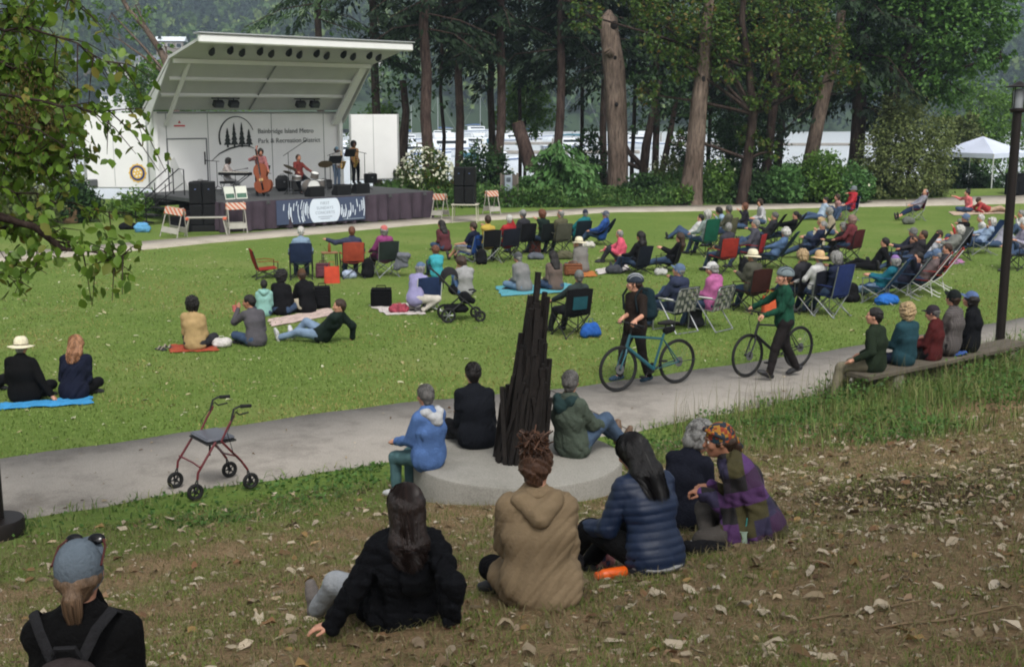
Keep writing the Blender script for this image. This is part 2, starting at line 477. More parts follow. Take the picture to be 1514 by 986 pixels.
def path_mat(name, c, dark, joint=0.0):
 m, N, L, bs = nodes_mat(name)
 tc = N.new("ShaderNodeTexCoord")
 n1 = N.new("ShaderNodeTexNoise"); n1.inputs["Scale"].default_value = 0.9; n1.inputs["Detail"].default_value = 8; n1.inputs["Roughness"].default_value = .7
 n2 = N.new("ShaderNodeTexNoise"); n2.inputs["Scale"].default_value = 60; n2.inputs["Detail"].default_value = 5
 for n in (n1, n2): L.new(tc.outputs["Object"], n.inputs["Vector"])
 r1 = ramp(N, [(0.3, dark), (0.5, c), (0.75, tuple(min(1, x * 1.08) for x in c))]); L.new(n1.outputs["Fac"], r1.inputs[0])
 r2 = ramp(N, [(0.3, (.72, .71, .7)), (0.6, (1, 1, 1))]); L.new(n2.outputs["Fac"], r2.inputs[0])
 mx = N.new("ShaderNodeMix"); mx.data_type = 'RGBA'; mx.blend_type = 'MULTIPLY'; mx.inputs[0].default_value = 0.5
 L.new(r1.outputs[0], mx.inputs[6]); L.new(r2.outputs[0], mx.inputs[7])
 L.new(mx.outputs[2], bs.inputs["Base Color"]); bs.inputs["Roughness"].default_value = 0.9; bs.inputs["Specular IOR Level"].default_value = 0.2
 bp = N.new("ShaderNodeBump"); bp.inputs["Strength"].default_value = 0.3; bp.inputs["Distance"].default_value = 0.01
 L.new(n2.outputs["Fac"], bp.inputs["Height"]); L.new(bp.outputs[0], bs.inputs["Normal"])
 return m
def strip(name, near, far, xs, m, z=0.03, joint=None):
 V, F = [], []
 for x in xs:
  wob = 0.05 * math.sin(x * 3.1) + 0.03 * math.sin(x * 7.7)
  for k, (yy) in enumerate((near(x) + wob, near(x) * .5 + far(x) * .5, far(x) + 0.04 * math.sin(x * 4.3 + 1))):
   V.append((x, yy, max(ground(x, yy), 0) + z))
 for i in range(len(xs) - 1):
  for k in range(2):
   a = i * 3 + k
   F.append((a, a + 3, a + 4, a + 1))
 n = len(V)
 for side in (0, 2):
  b = len(V)
  for i in range(len(xs)):
   p = V[i * 3 + side]; V.append((p[0], p[1], p[2] - 0.12))
  for i in range(len(xs) - 1):
   q = (i * 3 + side, b + i, b + i + 1, (i + 1) * 3 + side)
   F.append(q if side == 0 else q[::-1])
 o = link(name, np_mesh(name, V, F, False), m); tag(o, kind='structure'); return o
PATH_M = path_mat("walkway_concrete", (.565, .545, .515), (.43, .41, .385))
strip("path", edge_near, edge_far, np.arange(-26, 36, 0.35), PATH_M, 0.02)
FPN = np.array([(-40, 24.5), (-14.4, 32.3), (-8.8, 38.4), (-3, 44.0), (4, 49.2), (16.2, 52.0), (40, 53.5)])
FPF = np.array([(-40, 27.5), (-14.4, 35.4), (-8.8, 41.2), (-3, 46.9), (4, 52.0), (16.2, 54.6), (40, 56.0)])
strip("far_path", lambda x: np.interp(x, FPN[:, 0], FPN[:, 1]), lambda x: np.interp(x, FPF[:, 0], FPF[:, 1]), np.arange(-38, 39, 0.8), path_mat("far_path_gravel", (.66, .63, .58), (.56, .53, .48)), 0.02)
jm = M("joint", (.27, .25, .23), 0.95)
for x0, dx in ((1.55, .5), (-7.8, .5), (7.2, .3)):
 b = MB(); y0, y1 = edge_near(x0) - .02, edge_far(x0 - dx * 2)
 b.prism([(-.012, 0), (.012, 0), (.012, 1), (-.012, 1)], (x0, y0, 0.0235), (1, 0, 0), (-2 * dx, y1 - y0, 0), (0, 0, 0.0015))
 tag(b.build("path_joint", jm), kind='structure')
# ---- water
def water():
 m, N, L, bs = nodes_mat("water")
 bs.inputs["Base Color"].default_value = (*lin((.79, .82, .84)), 1); bs.inputs["Roughness"].default_value = 0.3; bs.inputs["Specular IOR Level"].default_value = 0.5  # whitish base colour carries the reflection of the overcast sky
 tc = N.new("ShaderNodeTexCoord"); mp = N.new("ShaderNodeMapping"); L.new(tc.outputs["Object"], mp.inputs[0]); mp.inputs["Scale"].default_value = (.25, .9, 1)
 no = N.new("ShaderNodeTexNoise"); no.inputs["Scale"].default_value = 1.2; no.inputs["Detail"].default_value = 6; L.new(mp.outputs[0], no.inputs["Vector"])
 bp = N.new("ShaderNodeBump"); bp.inputs["Strength"].default_value = 1.0; bp.inputs["Distance"].default_value = 1.4
 L.new(no.outputs["Fac"], bp.inputs["Height"]); L.new(bp.outputs[0], bs.inputs["Normal"])
 V = [(-970, 60, -3), (970, 60, -3), (970, 470, -3), (-970, 470, -3)]
 o = link("water", np_mesh("water", V, [(0, 1, 2, 3)], False), m); tag(o, kind='structure')
water()
# ---- far hills and the wood on them
def hill_np(x, y):
 t = np.clip((y - 430 - 25 * np.sin(x * .011) - 12 * np.sin(x * .037 + 1)) / 330, 0, 1.6)
 rid = 74 + 9 * np.sin(x * .009 + .6) + 6 * np.sin(x * .023) + 3 * np.sin(x * .06)
 return -4 + rid * np.clip(t, 0, 1) ** 0.8 + 3 * np.sin(x * .05 + y * .03) * np.clip(t, 0, 1)
xs, ys = np.linspace(-900, 900, 120), np.linspace(410, 1000, 50)
X, Y = np.meshgrid(xs, ys); Z = hill_np(X, Y)
i = np.arange(49)[:, None] * 120 + np.arange(119)[None]
o = link("hills", np_mesh("hills", np.stack([X, Y, Z], -1).reshape(-1, 3), np.stack([i, i + 1, i + 121, i + 120], -1).reshape(-1, 4)), M("hill_ground", (.20, .27, .17), 0.95, .3, .02))
tag(o, kind='structure')
def wood(n, xr, yr, hfun, name, cols, size, seed, pc):
 g = np.random.default_rng(seed)
 Cs, Us, Ns, Ls, Ws = [], [], [], [], []
 x = g.uniform(*xr, n * 3); y = g.uniform(*yr, n * 3)
 vis = np.abs(x) < 0.47 * y + 20
 x, y = x[vis][:n], y[vis][:n]
 for a, b in zip(x, y):
  h = g.uniform(*size); z0 = float(hfun(a, b)); con = g.random() < pc
  k = 84
  t = g.random(k) ** 0.8
  if con: rr = (1 - t) * h * 0.22 + 0.4
  else: rr = np.sqrt(np.clip(1 - (2 * t - 0.9) ** 2, 0.02, 1)) * h * 0.32
  th = g.uniform(0, 2 * np.pi, k)
  d = np.stack([np.cos(th), np.sin(th), np.zeros(k)], 1)
  Cs.append(np.stack([a + rr * d[:, 0], b + rr * d[:, 1], z0 + h * (0.12 + t * 0.88)], 1))
  Us.append(d * .6 + np.array([0, 0, -0.6 if con else .5]) + g.normal(size=(k, 3)) * .35); Ns.append(d + np.array([0, 0, .7]) + g.normal(size=(k, 3)) * .4)
  s = h * (0.10 if con else .14) * g.uniform(.6, 1.4, k); Ls.append(s * 1.3); Ws.append(s)
 V, F = kites(np.concatenate(Cs), np.concatenate(Us), np.concatenate(Ns), np.concatenate(Ls), np.concatenate(Ws))
 return link(name, np_mesh(name, V, F, False), leaf_mat(name, cols, .8, .1))
for q_, (n_, cols_, con_) in enumerate(((2600, [(.12, .19, .14), (.16, .24, .165)], 1.0), (900, [(.24, .34, .17), (.32, .42, .21)], 0.0), (600, [(.36, .44, .22), (.44, .51, .27)], 0.0))):
 tag(wood(n_, (-420, 420), (440, 800), hill_np, "far_forest", cols_, (9, 19), 3 + q_, con_), kind='stuff')
# ---- houses on the far hillside
HW = M("house_wall", (.80, .80, .79), .8, .06, 1); HR = M("house_roof", (.42, .43, .46), .8, .1, 1); HR2 = M("house_roof_pale", (.83, .86, .88), .7, .05, 1); HG = M("house_glass", (.12, .15, .18), .2, .1, 1); HT = M("house_timber", (.50, .47, .43), .8, .1, 1)
def house(u, v, d, w_, h_, roofm, wallm, label, storeys=1):
 p = at_depth(u, v, d)
 t = thing("house", label, "house", p, 0.12, "houses on the far shore")
 dp_ = 9.0
 b = MB().box((0, 0, h_ / 2 - 3), (w_, dp_, h_ + 6)); wall = b.build("wall", wallm, t, 0)
 b = MB().prism([(-dp_ / 2 - .6, 0), (dp_ / 2 + .6, 0), (0, h_ * .55)], (-w_ / 2 - .6, 0, h_ + .02), (0, 1, 0), (0, 0, 1), (w_ + 1.2, 0, 0)); b.build("roof", roofm, t, 0)
 n = max(2, int(w_ / 3.2))
 for k in range(n):
  x = -w_ / 2 + w_ * (k + .5) / n
  f = MB().box((x, -dp_ / 2 - .03, h_ * .55), (w_ / n * .62, .1, h_ * .5)).build("window", HW, t, 0)
  MB().box((x, -dp_ / 2 - .09, h_ * .55), (w_ / n * .52, .05, h_ * .42)).build("pane", HG, f, 0)
house(254, 76, 470, 10.5, 3.6, HR2, HT, "small house with a pale metal roof high on the far hillside")
house(125, 107, 455, 17, 3.4, HR, HT, "long low grey-roofed house on the far hillside, left of the pale roofed one")
house(186, 106, 452, 15, 3.6, HR, HW, "long low house with a white wall and a row of windows on the far hillside")
house(222, 104, 440, 7, 3.4, HR, HW, "little white house at the end of the low row on the far hillside")
house(176, 152, 425, 11, 3.0, HR, HW, "white boathouse by the far shore behind the stage's left wing")
house(566, 108, 450, 6, 3.0, HW, HW, "small white house among far trees right of the stage roof")
# ---- boats in the marina
GEL = M("gelcoat", (.86, .88, .90), .3, .04, 2, spec=.5); BLUE = M("blue_paint", (.20, .33, .52), .4, .08, 2); TEAL = M("canvas_teal", (.25, .42, .48), .8, .1, 2)
MAST = metal("mast_metal", (.72, .73, .74))
def boat(u, vwater, length, rz, mast, label, cover=None, cabin=True):
 d = (CAM_H + 3) / ((vwater - V_HOR) * CP / F_PX)
 p = at_depth(u, vwater, d)
 t = thing("sailboat" if mast else "motor_yacht", label, "boat", (p.x, p.y, -3.0), rz, "boats moored in the marina")
 L_, B_, H_ = length, length * .30, length * .11
 rows = []
 for k in range(13):
  s = k / 12; x = -L_ / 2 + L_ * s
  bw = B_ / 2 * (min(1, .72 + s * 1.0) if s < .45 else math.sqrt(max(0.0, 1 - ((s - .45) / .57) ** 2.2)))
  sh = H_ * (1 + .45 * max(0, s - .35))
  rows.append([(x, -bw, sh), (x, -bw * .92, sh * .35), (x, -bw * .55, -.25), (x, bw * .55, -.25), (x, bw * .92, sh * .35), (x, bw, sh)])
 b = MB(); b.sheet(rows, .06)
 b.sheet([[(r_[0][0], r_[0][1] * q, r_[0][2] - .05) for q in (1, 0, -1)] for r_ in rows], .05)
 hull = b.build("hull", GEL, t, 50)
 s = MB()
 for sd in (0, 5):
  s.path([(r_[sd][0], r_[sd][1] * 1.02, r_[sd][2] * .82) for r_ in rows], .09, 6)
 s.build("stripe", BLUE, t)
 if cabin:
  c = MB().rbox((-L_ * .04, 0, H_ + L_ * .05), (L_ * .46, B_ * .62, L_ * .11), .18).build("cabin", GEL, t)
  wv = MB()
  for sd in (-1, 1): wv.rbox((-L_ * .02, sd * (B_ * .31 + .015), H_ + L_ * .065), (L_ * .36, .05, L_ * .035), .02)
  wv.rbox((L_ * .19 + .02, 0, H_ + L_ * .065), (.06, B_ * .5, L_ * .04), .02); wv.build("cabin_window", HG, c)
  if not mast:
   MB().rbox((-L_ * .1, 0, H_ + L_ * .14), (L_ * .26, B_ * .5, L_ * .07), .15).build("flybridge", GEL, t)
   MB().tube((-L_ * .1, 0, H_ + L_ * .17), (-L_ * .12, 0, H_ + L_ * .30), .05, .03, 6).build("radar_mast", MAST, t)
 if mast:
  MB().tube((L_ * .08, 0, H_), (L_ * .08, 0, H_ + mast), .10, .07, 7).build("mast", MAST, t)
  MB().tube((L_ * .08, 0, H_ + 1.6), (-L_ * .34, 0, H_ + 1.5), .07, .06, 7).build("boom", MAST, t)
  MB().path([(L_ * .07, 0, H_ + 1.78), (-L_ * .1, 0, H_ + 1.85), (-L_ * .33, 0, H_ + 1.66)], [.2, .17, .1], 7).build("sail_cover", cover or BLUE, t)
  st = MB()
  st.tube((L_ * .08, 0, H_ + mast), (L_ * .49, 0, H_ * 1.3), .018, None, 4); st.tube((L_ * .08, 0, H_ + mast), (-L_ * .48, 0, H_), .018, None, 4)
  st.build("stay", MAST, t)
 elif cover: MB().rbox((-L_ * .36, 0, H_ + L_ * .05), (L_ * .2, B_ * .7, L_ * .08), .2).build("canvas_cover", cover, t)
boat(668, 232, 13.5, .25, 0, "big white motor yacht with dark windows moored between the two leftmost tall trunks")
boat(700, 222, 11, 2.9, 0, "white cabin cruiser moored right of the second tall trunk", TEAL)
boat(612, 238, 11, .15, 0, "white motor boat moored just right of the stage's right wing")
boat(604, 212, 9, .1, 8.5, "white sailboat moored behind the stage's right wing")
boat(706, 199, 12, .2, 11.5, "sailboat with a tall pale mast moored far out right of the second trunk")
boat(652, 205, 10, 3.0, 10, "sailboat moored far out behind the reddish trunk")
boat(765, 214, 11, .1, 0, "white yacht moored behind the leaning sawn log")
boat(792, 207, 9, .0, 9.5, "sailboat moored right of the leaning sawn log")
boat(850, 226, 12, .2, 11, "sailboat with a mast beside the gap left of the big scarred trunk", TEAL)
boat(946, 220, 12, 2.8, 0, "white yacht moored right of the big scarred trunk")
boat(1082, 200, 10, .1, 0, "white motor boat seen under the dark boughs at the centre right")
boat(1184, 188, 17, .1, 0, "blue-striped motor yacht far out behind the leaning trunk", BLUE)
boat(730, 246, 9, .4, 0, "small white runabout moored low between the paired trunks", TEAL)
boat(520, 236, 10, .4, 0, "motor boat mostly hidden behind the stage's back wall")
dm = M("dock_timber", (.55, .53, .50), .9, .2, 2)
for (u, v, wd) in ((690, 228, 60), (880, 214, 80), (1110, 216, 60)):
 d = (CAM_H + 3) / ((v - V_HOR) * CP / F_PX); p = at_depth(u, v, d)
 t = thing("dock", {690: "long grey floating dock beside the big white yacht", 880: "grey floating dock behind the big scarred trunk", 1110: "grey floating dock under the dark boughs at centre right"}[u], "dock", (p.x, p.y, -3), .08, "floating docks")
 MB().rbox((0, 0, .3), (wd, 2.0, .5), .05).build("deck", dm, t)
 for k in range(int(wd / 10)):
  MB().tube((-wd / 2 + 5 + k * 10, 1.1, -1), (-wd / 2 + 5 + k * 10, 1.1, 2.6), .15, None, 7).build("pile", dm, t)
# ---- trees
BARK_RED = bark_mat("bark_red", (.285, .235, .215), (.385, .325, .30)); BARK_GREY = bark_mat("bark_grey", (.40, .35, .315), (.54, .475, .43)); BARK_DARK = bark_mat("bark_dark", (.24, .20, .18), (.33, .285, .26))
CONIFER = leaf_mat("conifer_needles", [(0.085, 0.135, 0.085), (0.119, 0.183, 0.106), (0.157, 0.231, 0.128), (0.102, 0.165, 0.111)], .7, .15)
CONIFER2 = leaf_mat("conifer_needles_mid", [(.16, .24, .15), (.22, .31, .18), (.28, .37, .21)], .7, .2)
MAPLE = leaf_mat("maple_leaves", [(0.198, 0.324, 0.143), (0.275, 0.421, 0.176), (0.352, 0.497, 0.220), (0.242, 0.378, 0.165)], .6, .3)
MADRONE = leaf_mat("madrone_leaves", [(0.189, 0.288, 0.099), (0.267, 0.369, 0.126), (0.215, 0.315, 0.117), (0.361, 0.441, 0.162), (0.241, 0.351, 0.126), (0.310, 0.405, 0.144), (0.258, 0.360, 0.126), (0.413, 0.324, 0.135), (0.206, 0.306, 0.108), (0.232, 0.333, 0.117)], .5, .3)
OLIVE = leaf_mat("olive_leaves", [(.29, .34, .19), (.37, .42, .24), (.43, .47, .28), (.33, .38, .2)], .7, .25)
FRESH = leaf_mat("fresh_leaves", [(.25, .37, .15), (.33, .46, .19), (.40, .53, .23), (.29, .41, .18)], .6, .3)
DARKB = leaf_mat("dark_leaves", [(0.108, 0.180, 0.090), (0.153, 0.247, 0.117), (0.207, 0.323, 0.144), (0.126, 0.209, 0.117)], .6, .2)
FERN = leaf_mat("fern_leaves", [(.27, .42, .22), (.35, .50, .27), (.30, .45, .25)], .6, .3)
BLOSSOM = leaf_mat("blossom", [(.82, .82, .74), (.74, .75, .64), (.88, .87, .80)], .7, .3)
def wavy(p0, p1, amp, k, g):
 p0, p1 = Vector(p0), Vector(p1)
 out = []
 for i in range(k):
  s = i / (k - 1)
  o_ = Vector(g.normal(size=3)) * amp * (0 if i in (0,) else 1); o_.z *= .3
  out.append(p0.lerp(p1, s) + o_)
 return out
def trunk_mb(pts, r0, r1, n=14, flare=1.35):
 b = MB(); k = len(pts)
 rs = [r0 + (r1 - r0) * i / (k - 1) for i in range(k)]
 rs[0] *= flare
 b.path(pts, rs, n)
 return b
def conifer(u, vb, d, r, label, lean=(0, 0), h=17, low=4.0, blen=4.2, nb=46, bark=None, leaf=None, seed=1, kcards=150, grp="tall conifers along the bank"):
 g = np.random.default_rng(seed)
 p = at_depth(u, vb, d); p.z = ground(p.x, p.y) - .1
 t = thing("conifer_tree", label, "tree", p, 0, grp)
 low -= p.z; h -= p.z
 top = Vector((lean[0] * h, lean[1] * h, h))
 pts = wavy((0, 0, 0), top, .05, 9, g)
 b = trunk_mb(pts, r, r * .62)
 Cs, Us, Ns, Ls, Ws = [], [], [], [], []
 for k in range(nb):
  z = low + (h - low) * (k + g.random()) / nb
  th = g.uniform(0, 2 * math.pi); ln = blen * g.uniform(.55, 1.1) * (1 - .35 * (z - low) / max(1, h - low))
  base = top * (z / h)
  dr = Vector((math.cos(th), math.sin(th), 0))
  mid = base + dr * ln * .5 + Vector((0, 0, -.12 * ln * g.uniform(.3, 1.5))); end = base + dr * ln + Vector((0, 0, -.42 * ln * g.uniform(.5, 1.3)))
  b.path([base, mid, end], [r * .16, r * .09, .015], 5, caps=False)
  s = g.random(kcards) ** .75
  P = np.array(base)[None] * ((1 - s) ** 2)[:, None] + 2 * np.array(mid)[None] * (s * (1 - s))[:, None] + np.array(end)[None] * (s ** 2)[:, None]
  sd = np.array(dr.cross(Vector((0, 0, 1))))
  off = g.normal(size=kcards) * (.10 + .26 * np.sqrt(s) * (1.15 - s)) * ln * .55
  P = P + sd[None] * off[:, None]; P[:, 2] -= np.abs(off) * .35 + g.random(kcards) * .25
  Cs.append(P)
  Us.append(np.array(dr)[None] * .6 + sd[None] * np.sign(off)[:, None] * .6 + np.array([[0, 0, -.7]]) + g.normal(size=(kcards, 3)) * .3)
  Ns.append(np.array([[0, 0, 1.0]]) + g.normal(size=(kcards, 3)) * .55)
  L_ = g.uniform(.22, .50, kcards); Ls.append(L_); Ws.append(L_ * g.uniform(.25, .45, kcards))
 b.build("trunk", bark or BARK_DARK, t, 60)
 V, F = kites(np.concatenate(Cs), np.concatenate(Us), np.concatenate(Ns), np.concatenate(Ls), np.concatenate(Ws))
 link("crown", np_mesh("crown", V, F, False), leaf or CONIFER, t)
 return t
def leafy(name, label, cat, p, clumps, n, size, leaf, bark=None, stem_r=.12, seed=1, grp=None, stem_top=.6, droop=.2, crown="crown", shell=.55, trunk_pts=None, extra=None):
 """clumps: (centre, radii) ellipsoids relative to p, leaves spread through their outer volume; limbs run to each"""
 g = np.random.default_rng(seed)
 p = Vector(p)
 t = thing(name, label, cat, p, 0, grp)
 Cs, Us, Ns = [], [], []
 vol = np.array([c[1][0] * c[1][1] * c[1][2] for c in clumps]) ** .67; vol = vol / vol.sum()
 for (c, r_), f in zip(clumps, vol):
  k = max(8, int(n * f))
  nt = max(4, k // 16)
  dv = g.normal(size=(nt, 3)); dv /= np.linalg.norm(dv, axis=1, keepdims=True)
  tuft = dv * (shell + (1 - shell) * g.random((nt, 1)) ** .6)
  j = g.integers(0, nt, k)
  q = tuft[j] + g.normal(size=(k, 3)) * .13
  Cs.append(np.array(c)[None] + q * np.array(r_)[None])
  Us.append(dv[j] * .7 + np.array([[0, 0, -droop]]) + g.normal(size=(k, 3)) * .5)
  Ns.append(dv[j] * .4 + np.array([[0, 0, .8]]) + g.normal(size=(k, 3)) * .5)
 C = np.concatenate(Cs); L_ = size * g.uniform(.6, 1.35, len(C))
 V, F = kites(C, np.concatenate(Us), np.concatenate(Ns), L_, L_ * g.uniform(.45, .75, len(C)), .1)
 link(crown, np_mesh(crown, V, F, False), leaf, t)
 b = MB()
 if trunk_pts: pts = [Vector(q) for q in trunk_pts]
 else:
  top = sum((Vector(c[0]) for c in clumps), Vector()) / len(clumps); top.z *= stem_top * 1.4
  pts = wavy((0, 0, -.1), top, .03, 6, g)
 b.path(pts, [stem_r * (1 - .6 * i / (len(pts) - 1)) * (1.25 if i == 0 else 1) for i in range(len(pts))], 10)
 for c, r_ in clumps:
  cz = Vector(c)
  k = min(range(len(pts)), key=lambda q: abs(pts[q].z - cz.z * .62))
  b.path([pts[k], pts[k].lerp(cz, .5) + Vector((0, 0, .1)), cz, cz + Vector(g.normal(size=3)) * min(r_) * .6], [stem_r * .4, stem_r * .28, stem_r * .14, .01], 6, caps=False)
  for _ in range(3):
   b.path([cz, cz + Vector(g.normal(size=3)) * .35 * min(r_), cz + Vector([g.normal() * .5 * q for q in r_])], [stem_r * .12, stem_r * .08, .006], 4, caps=False)
 b.build("trunk", bark or BARK_DARK, t, 60)
 return t
TG = "tall conifers along the bank"
conifer(632, 292, 57, .29, "tall straight reddish conifer trunk rising just right of the stage roof", h=16, low=7.4, blen=3.4, nb=24, bark=BARK_RED, seed=21)
conifer(680, 290, 60, .23, "dark slender conifer trunk behind the right loudspeaker stack", h=16, low=7.2, blen=3.4, nb=38, bark=BARK_RED, seed=22)
conifer(740, 290, 60, .25, "brown conifer trunk left of the leaning sawn log", lean=(.003, 0), h=16, low=7.4, blen=3.6, nb=38, bark=BARK_RED, seed=23)
conifer(727, 290, 66, .22, "thin dark conifer trunk standing close behind the brown one", h=16, low=6.8, nb=36, seed=24)
conifer(826, 290, 60, .24, "dark conifer trunk right of the leaning sawn log", h=16, low=6.8, nb=40, bark=BARK_RED, seed=25)
conifer(890, 285, 63, .2, "thin dark conifer trunk just left of the big scarred trunk", h=15, low=6.2, nb=34, seed=26)
conifer(560, 290, 64, .25, "dark conifer with drooping boughs behind the stage roof's right end", h=16, low=6.8, blen=4.2, nb=32, seed=27)
conifer(478, 280, 70, .25, "dark conifer whose boughs show above the middle of the stage roof", h=17, low=9.3, blen=4.5, nb=26, leaf=CONIFER2, seed=28)
conifer(968, 285, 64, .2, "dark conifer between the two big grey trunks", h=15, low=5.6, blen=3.4, nb=40, seed=29)
conifer(1078, 285, 62, .22, "dark conifer with low boughs right of the pale tapering trunk", h=15, low=3.0, blen=3.4, nb=50, seed=30)
conifer(1150, 285, 61, .22, "dark conifer with boughs hanging near the water, left of the leaning trunk", h=15, low=4.6, blen=3.2, nb=46, seed=31)
conifer(1262, 288, 58, .38, "thick dark conifer left of the rounded olive tree", h=16, low=4.2, blen=4.0, nb=56, seed=32)
for k, (u, d, lo_, lb) in enumerate(((655, 68, 7.8, "dark conifer far back between the two leftmost trunks"), (768, 70, 7.4, "dark conifer far back above the leaning sawn log"), (858, 68, 7.0, "dark conifer far back, above the young firs"), (935, 66, 6.0, "dark conifer far back, right behind the big scarred trunk"), (1045, 65, 5.0, "dark conifer far back, right behind the pale trunk"), (1105, 67, 4.6, "dark conifer far back behind the hanging yellow-green leaves"), (1200, 66, 6.0, "dark conifer far back behind the leaning trunk"))):
 conifer(u, 286, d, .12, lb, h=17, low=lo_, blen=4.8, nb=46, seed=240 + k, kcards=150)
def old_trunk(name, label, u, vb, d, prof, stub=None, knots=()):
 p = at_depth(u, vb, d); p.z = ground(p.x, p.y) - .1
 t = thing(name, label, "tree", p, 0, "big old trunks at the lawn edge")
 pts, rs = [], []
 for (uu, vv, wpx) in prof:
  q = at_depth(uu, vv, d); pts.append(Vector((q.x - p.x, 0.05 * math.sin(vv * .05), max(q.z - p.z, 0)))); rs.append(wpx / 2 * d / F_PX)
 b = MB(); b.path(pts, rs, 18)
 g = np.random.default_rng(int(u))
 for i, vv in enumerate(b.v):
  f = 1 + .05 * math.sin(vv[2] * 7 + i) + .03 * g.normal(); b.v[i] = (vv[0] * 1.0 + .03 * g.normal(), vv[1] * f + .03 * g.normal(), vv[2])
 b.build("trunk", BARK_GREY, t, 70)
 if stub:
  q = at_depth(*stub, d); q = q - p; k = min(pts, key=lambda a: abs(a.z - q.z))
  b = MB().path([k + Vector((0, -.1, -.35)), Vector((q.x + .12, -.5, q.z - .1)), Vector((q.x, -.6, q.z))], [.26, .21, .2], 12); b.build("limb_stub", BARK_GREY, t)
  MB().lathe([(.19, 0), (.0, .012)], 14, (q.x - .01, -.6, q.z + .002), Matrix.Rotation(-.5, 3, 'Y')).build("cut_face", M("cut_wood", (.66, .56, .44), .9, .15, 8), t)
 for (uu, vv, rk) in knots:
  q = at_depth(uu, vv, d) - p; k = min(range(len(pts)), key=lambda a: abs(pts[a].z - q.z))
  MB().ball((q.x, -rs[k] * .93, q.z), (rk, .07, rk * 1.15), 12).build("knot", M("knot_hole", (.10, .085, .075), .95), t)
 return t, pts
t5, _ = old_trunk("scarred_tree", "big grey old trunk with a sawn limb stub and dark knots at the lawn's edge", 912, 298, 55.5,
     [(914, 300, 42), (913, 280, 34), (912, 240, 30), (910, 190, 29), (907, 140, 32), (904, 100, 31), (900, 70, 28), (897, 45, 27), (896, 30, 24), (897, 24, 12), (898, 19, 3)], (893, 78), ((903, 42, .17), (908, 155, .09), (905, 88, .08)))
t6, _ = old_trunk("pale_tree", "big pale grey-brown trunk tapering upward beside the lawn's far path", 1022, 306, 53.5,
     [(1020, 308, 40), (1021, 290, 33), (1023, 250, 28), (1027, 200, 25), (1030, 150, 22), (1034, 100, 20), (1036, 70, 18), (1038, 30, 15), (1042, -30, 12)], None, ((1033, 118, .12),))
for (nm, lb, prof, d, bk) in (
 ("leaning_tree", "grey trunk leaning right in front of the bright water", [(1192, 270, 26), (1197, 235, 22), (1205, 180, 20), (1214, 135, 18), (1224, 90, 15), (1232, 20, 13)], 57, BARK_GREY),
 ("slim_tree", "slim brown trunk hung with yellow-green leaves left of the leaning one", [(1131, 275, 17), (1134, 230, 14), (1137, 180, 13), (1141, 120, 12), (1139, 60, 10), (1130, 0, 9)], 57.5, BARK_RED),
 ("crooked_tree", "dark crooked trunk leaning behind the stage's right wing", [(590, 270, 20), (596, 215, 16), (600, 185, 12), (602, 165, 11), (598, 120, 10)], 62, BARK_DARK),
 ("forked_tree", "dark small trunk forking in front of the water between the big trunks", [(952, 285, 15), (951, 250, 14), (954, 215, 13), (962, 170, 10), (972, 120, 8)], 60, BARK_DARK),
 ("thin_tree", "thin dark trunk leaning right beside the forked one", [(968, 290, 11), (980, 245, 10), (988, 200, 9), (996, 150, 7)], 60.5, BARK_DARK)):
 p = at_depth(prof[0][0], prof[0][1], d); p.z = ground(p.x, p.y) - .2
 t = thing(nm, lb, "tree", p, 0, "thin trunks on the bank")
 pts, rs = [], []
 for (uu, vv, wpx) in prof:
  q = at_depth(uu, vv, d); pts.append(Vector((q.x - p.x, 0, max(0, q.z - p.z)))); rs.append(wpx / 2 * d / F_PX)
 b = MB().path(pts, rs, 12)
 if nm == "forked_tree":
  b.path([pts[1], pts[1] + Vector((-.8, 0, .9)), pts[1] + Vector((-1.5, .1, 2.2))], [.17, .12, .07], 8); b.path([pts[1], pts[1] + Vector((-.9, 0, .3)), pts[1] + Vector((-1.9, .1, .8)), pts[1] + Vector((-2.4, .1, 1.8))], [.13, .1, .08, .04], 8)
 b.build("trunk", bk, t, 60)
 g = np.random.default_rng(5)
 k = 420; top = np.array(pts[-1])
 C = top[None] + g.normal(size=(k, 3)) * np.array([[1.3, 1.2, 1.1]]); V, F = kites(C, rvec(k), rvec(k) + np.array([[0, 0, 1]]), g.uniform(.2, .4, k), g.uniform(.1, .2, k))
 link("crown", np_mesh("crown", V, F, False), DARKB, t)
def cl(p, u, v, d, rpx, rz=None):
 q = at_depth(u, v, d) - Vector(p); k = d / F_PX
 rz = rz or rpx
 return ((q.x, q.y, q.z), (rpx * k, rpx * k * .9, rz * k))
def base(u, v, d):
 q = at_depth(u, v, d); return Vector((q.x, q.y, ground(q.x, q.y)))
p = base(1100, 300, 53)
leafy("madrone_tree", "yellow-green madrone with spreading leafy limbs over the middle of the bank", "tree", p,
    [cl(p, *a) for a in ((866, 22, 52, 26), (950, 2, 53, 34), (985, 40, 52, 44), (1040, 50, 52, 46), (1075, 95, 52, 30), (1100, 30, 53, 52), (1150, 75, 52, 40), (1180, 30, 53, 48), (1125, 140, 52, 24), (1185, 118, 52, 34), (1220, 70, 52, 38), (1010, 95, 52, 26), (960, 140, 53, 20), (1110, 205, 53, 20), (1140, 225, 53, 15), (1005, 205, 53, 13), (1250, 110, 53, 26))], 13000, .19, MADRONE, BARK_DARK, .26, 41,
    trunk_pts=[(0, .4, 0), (.2, .5, 2), (.35, .4, 4), (.1, .5, 6), (-.3, .4, 8), (-.2, .3, 11)])
p = base(1300, 290, 57)
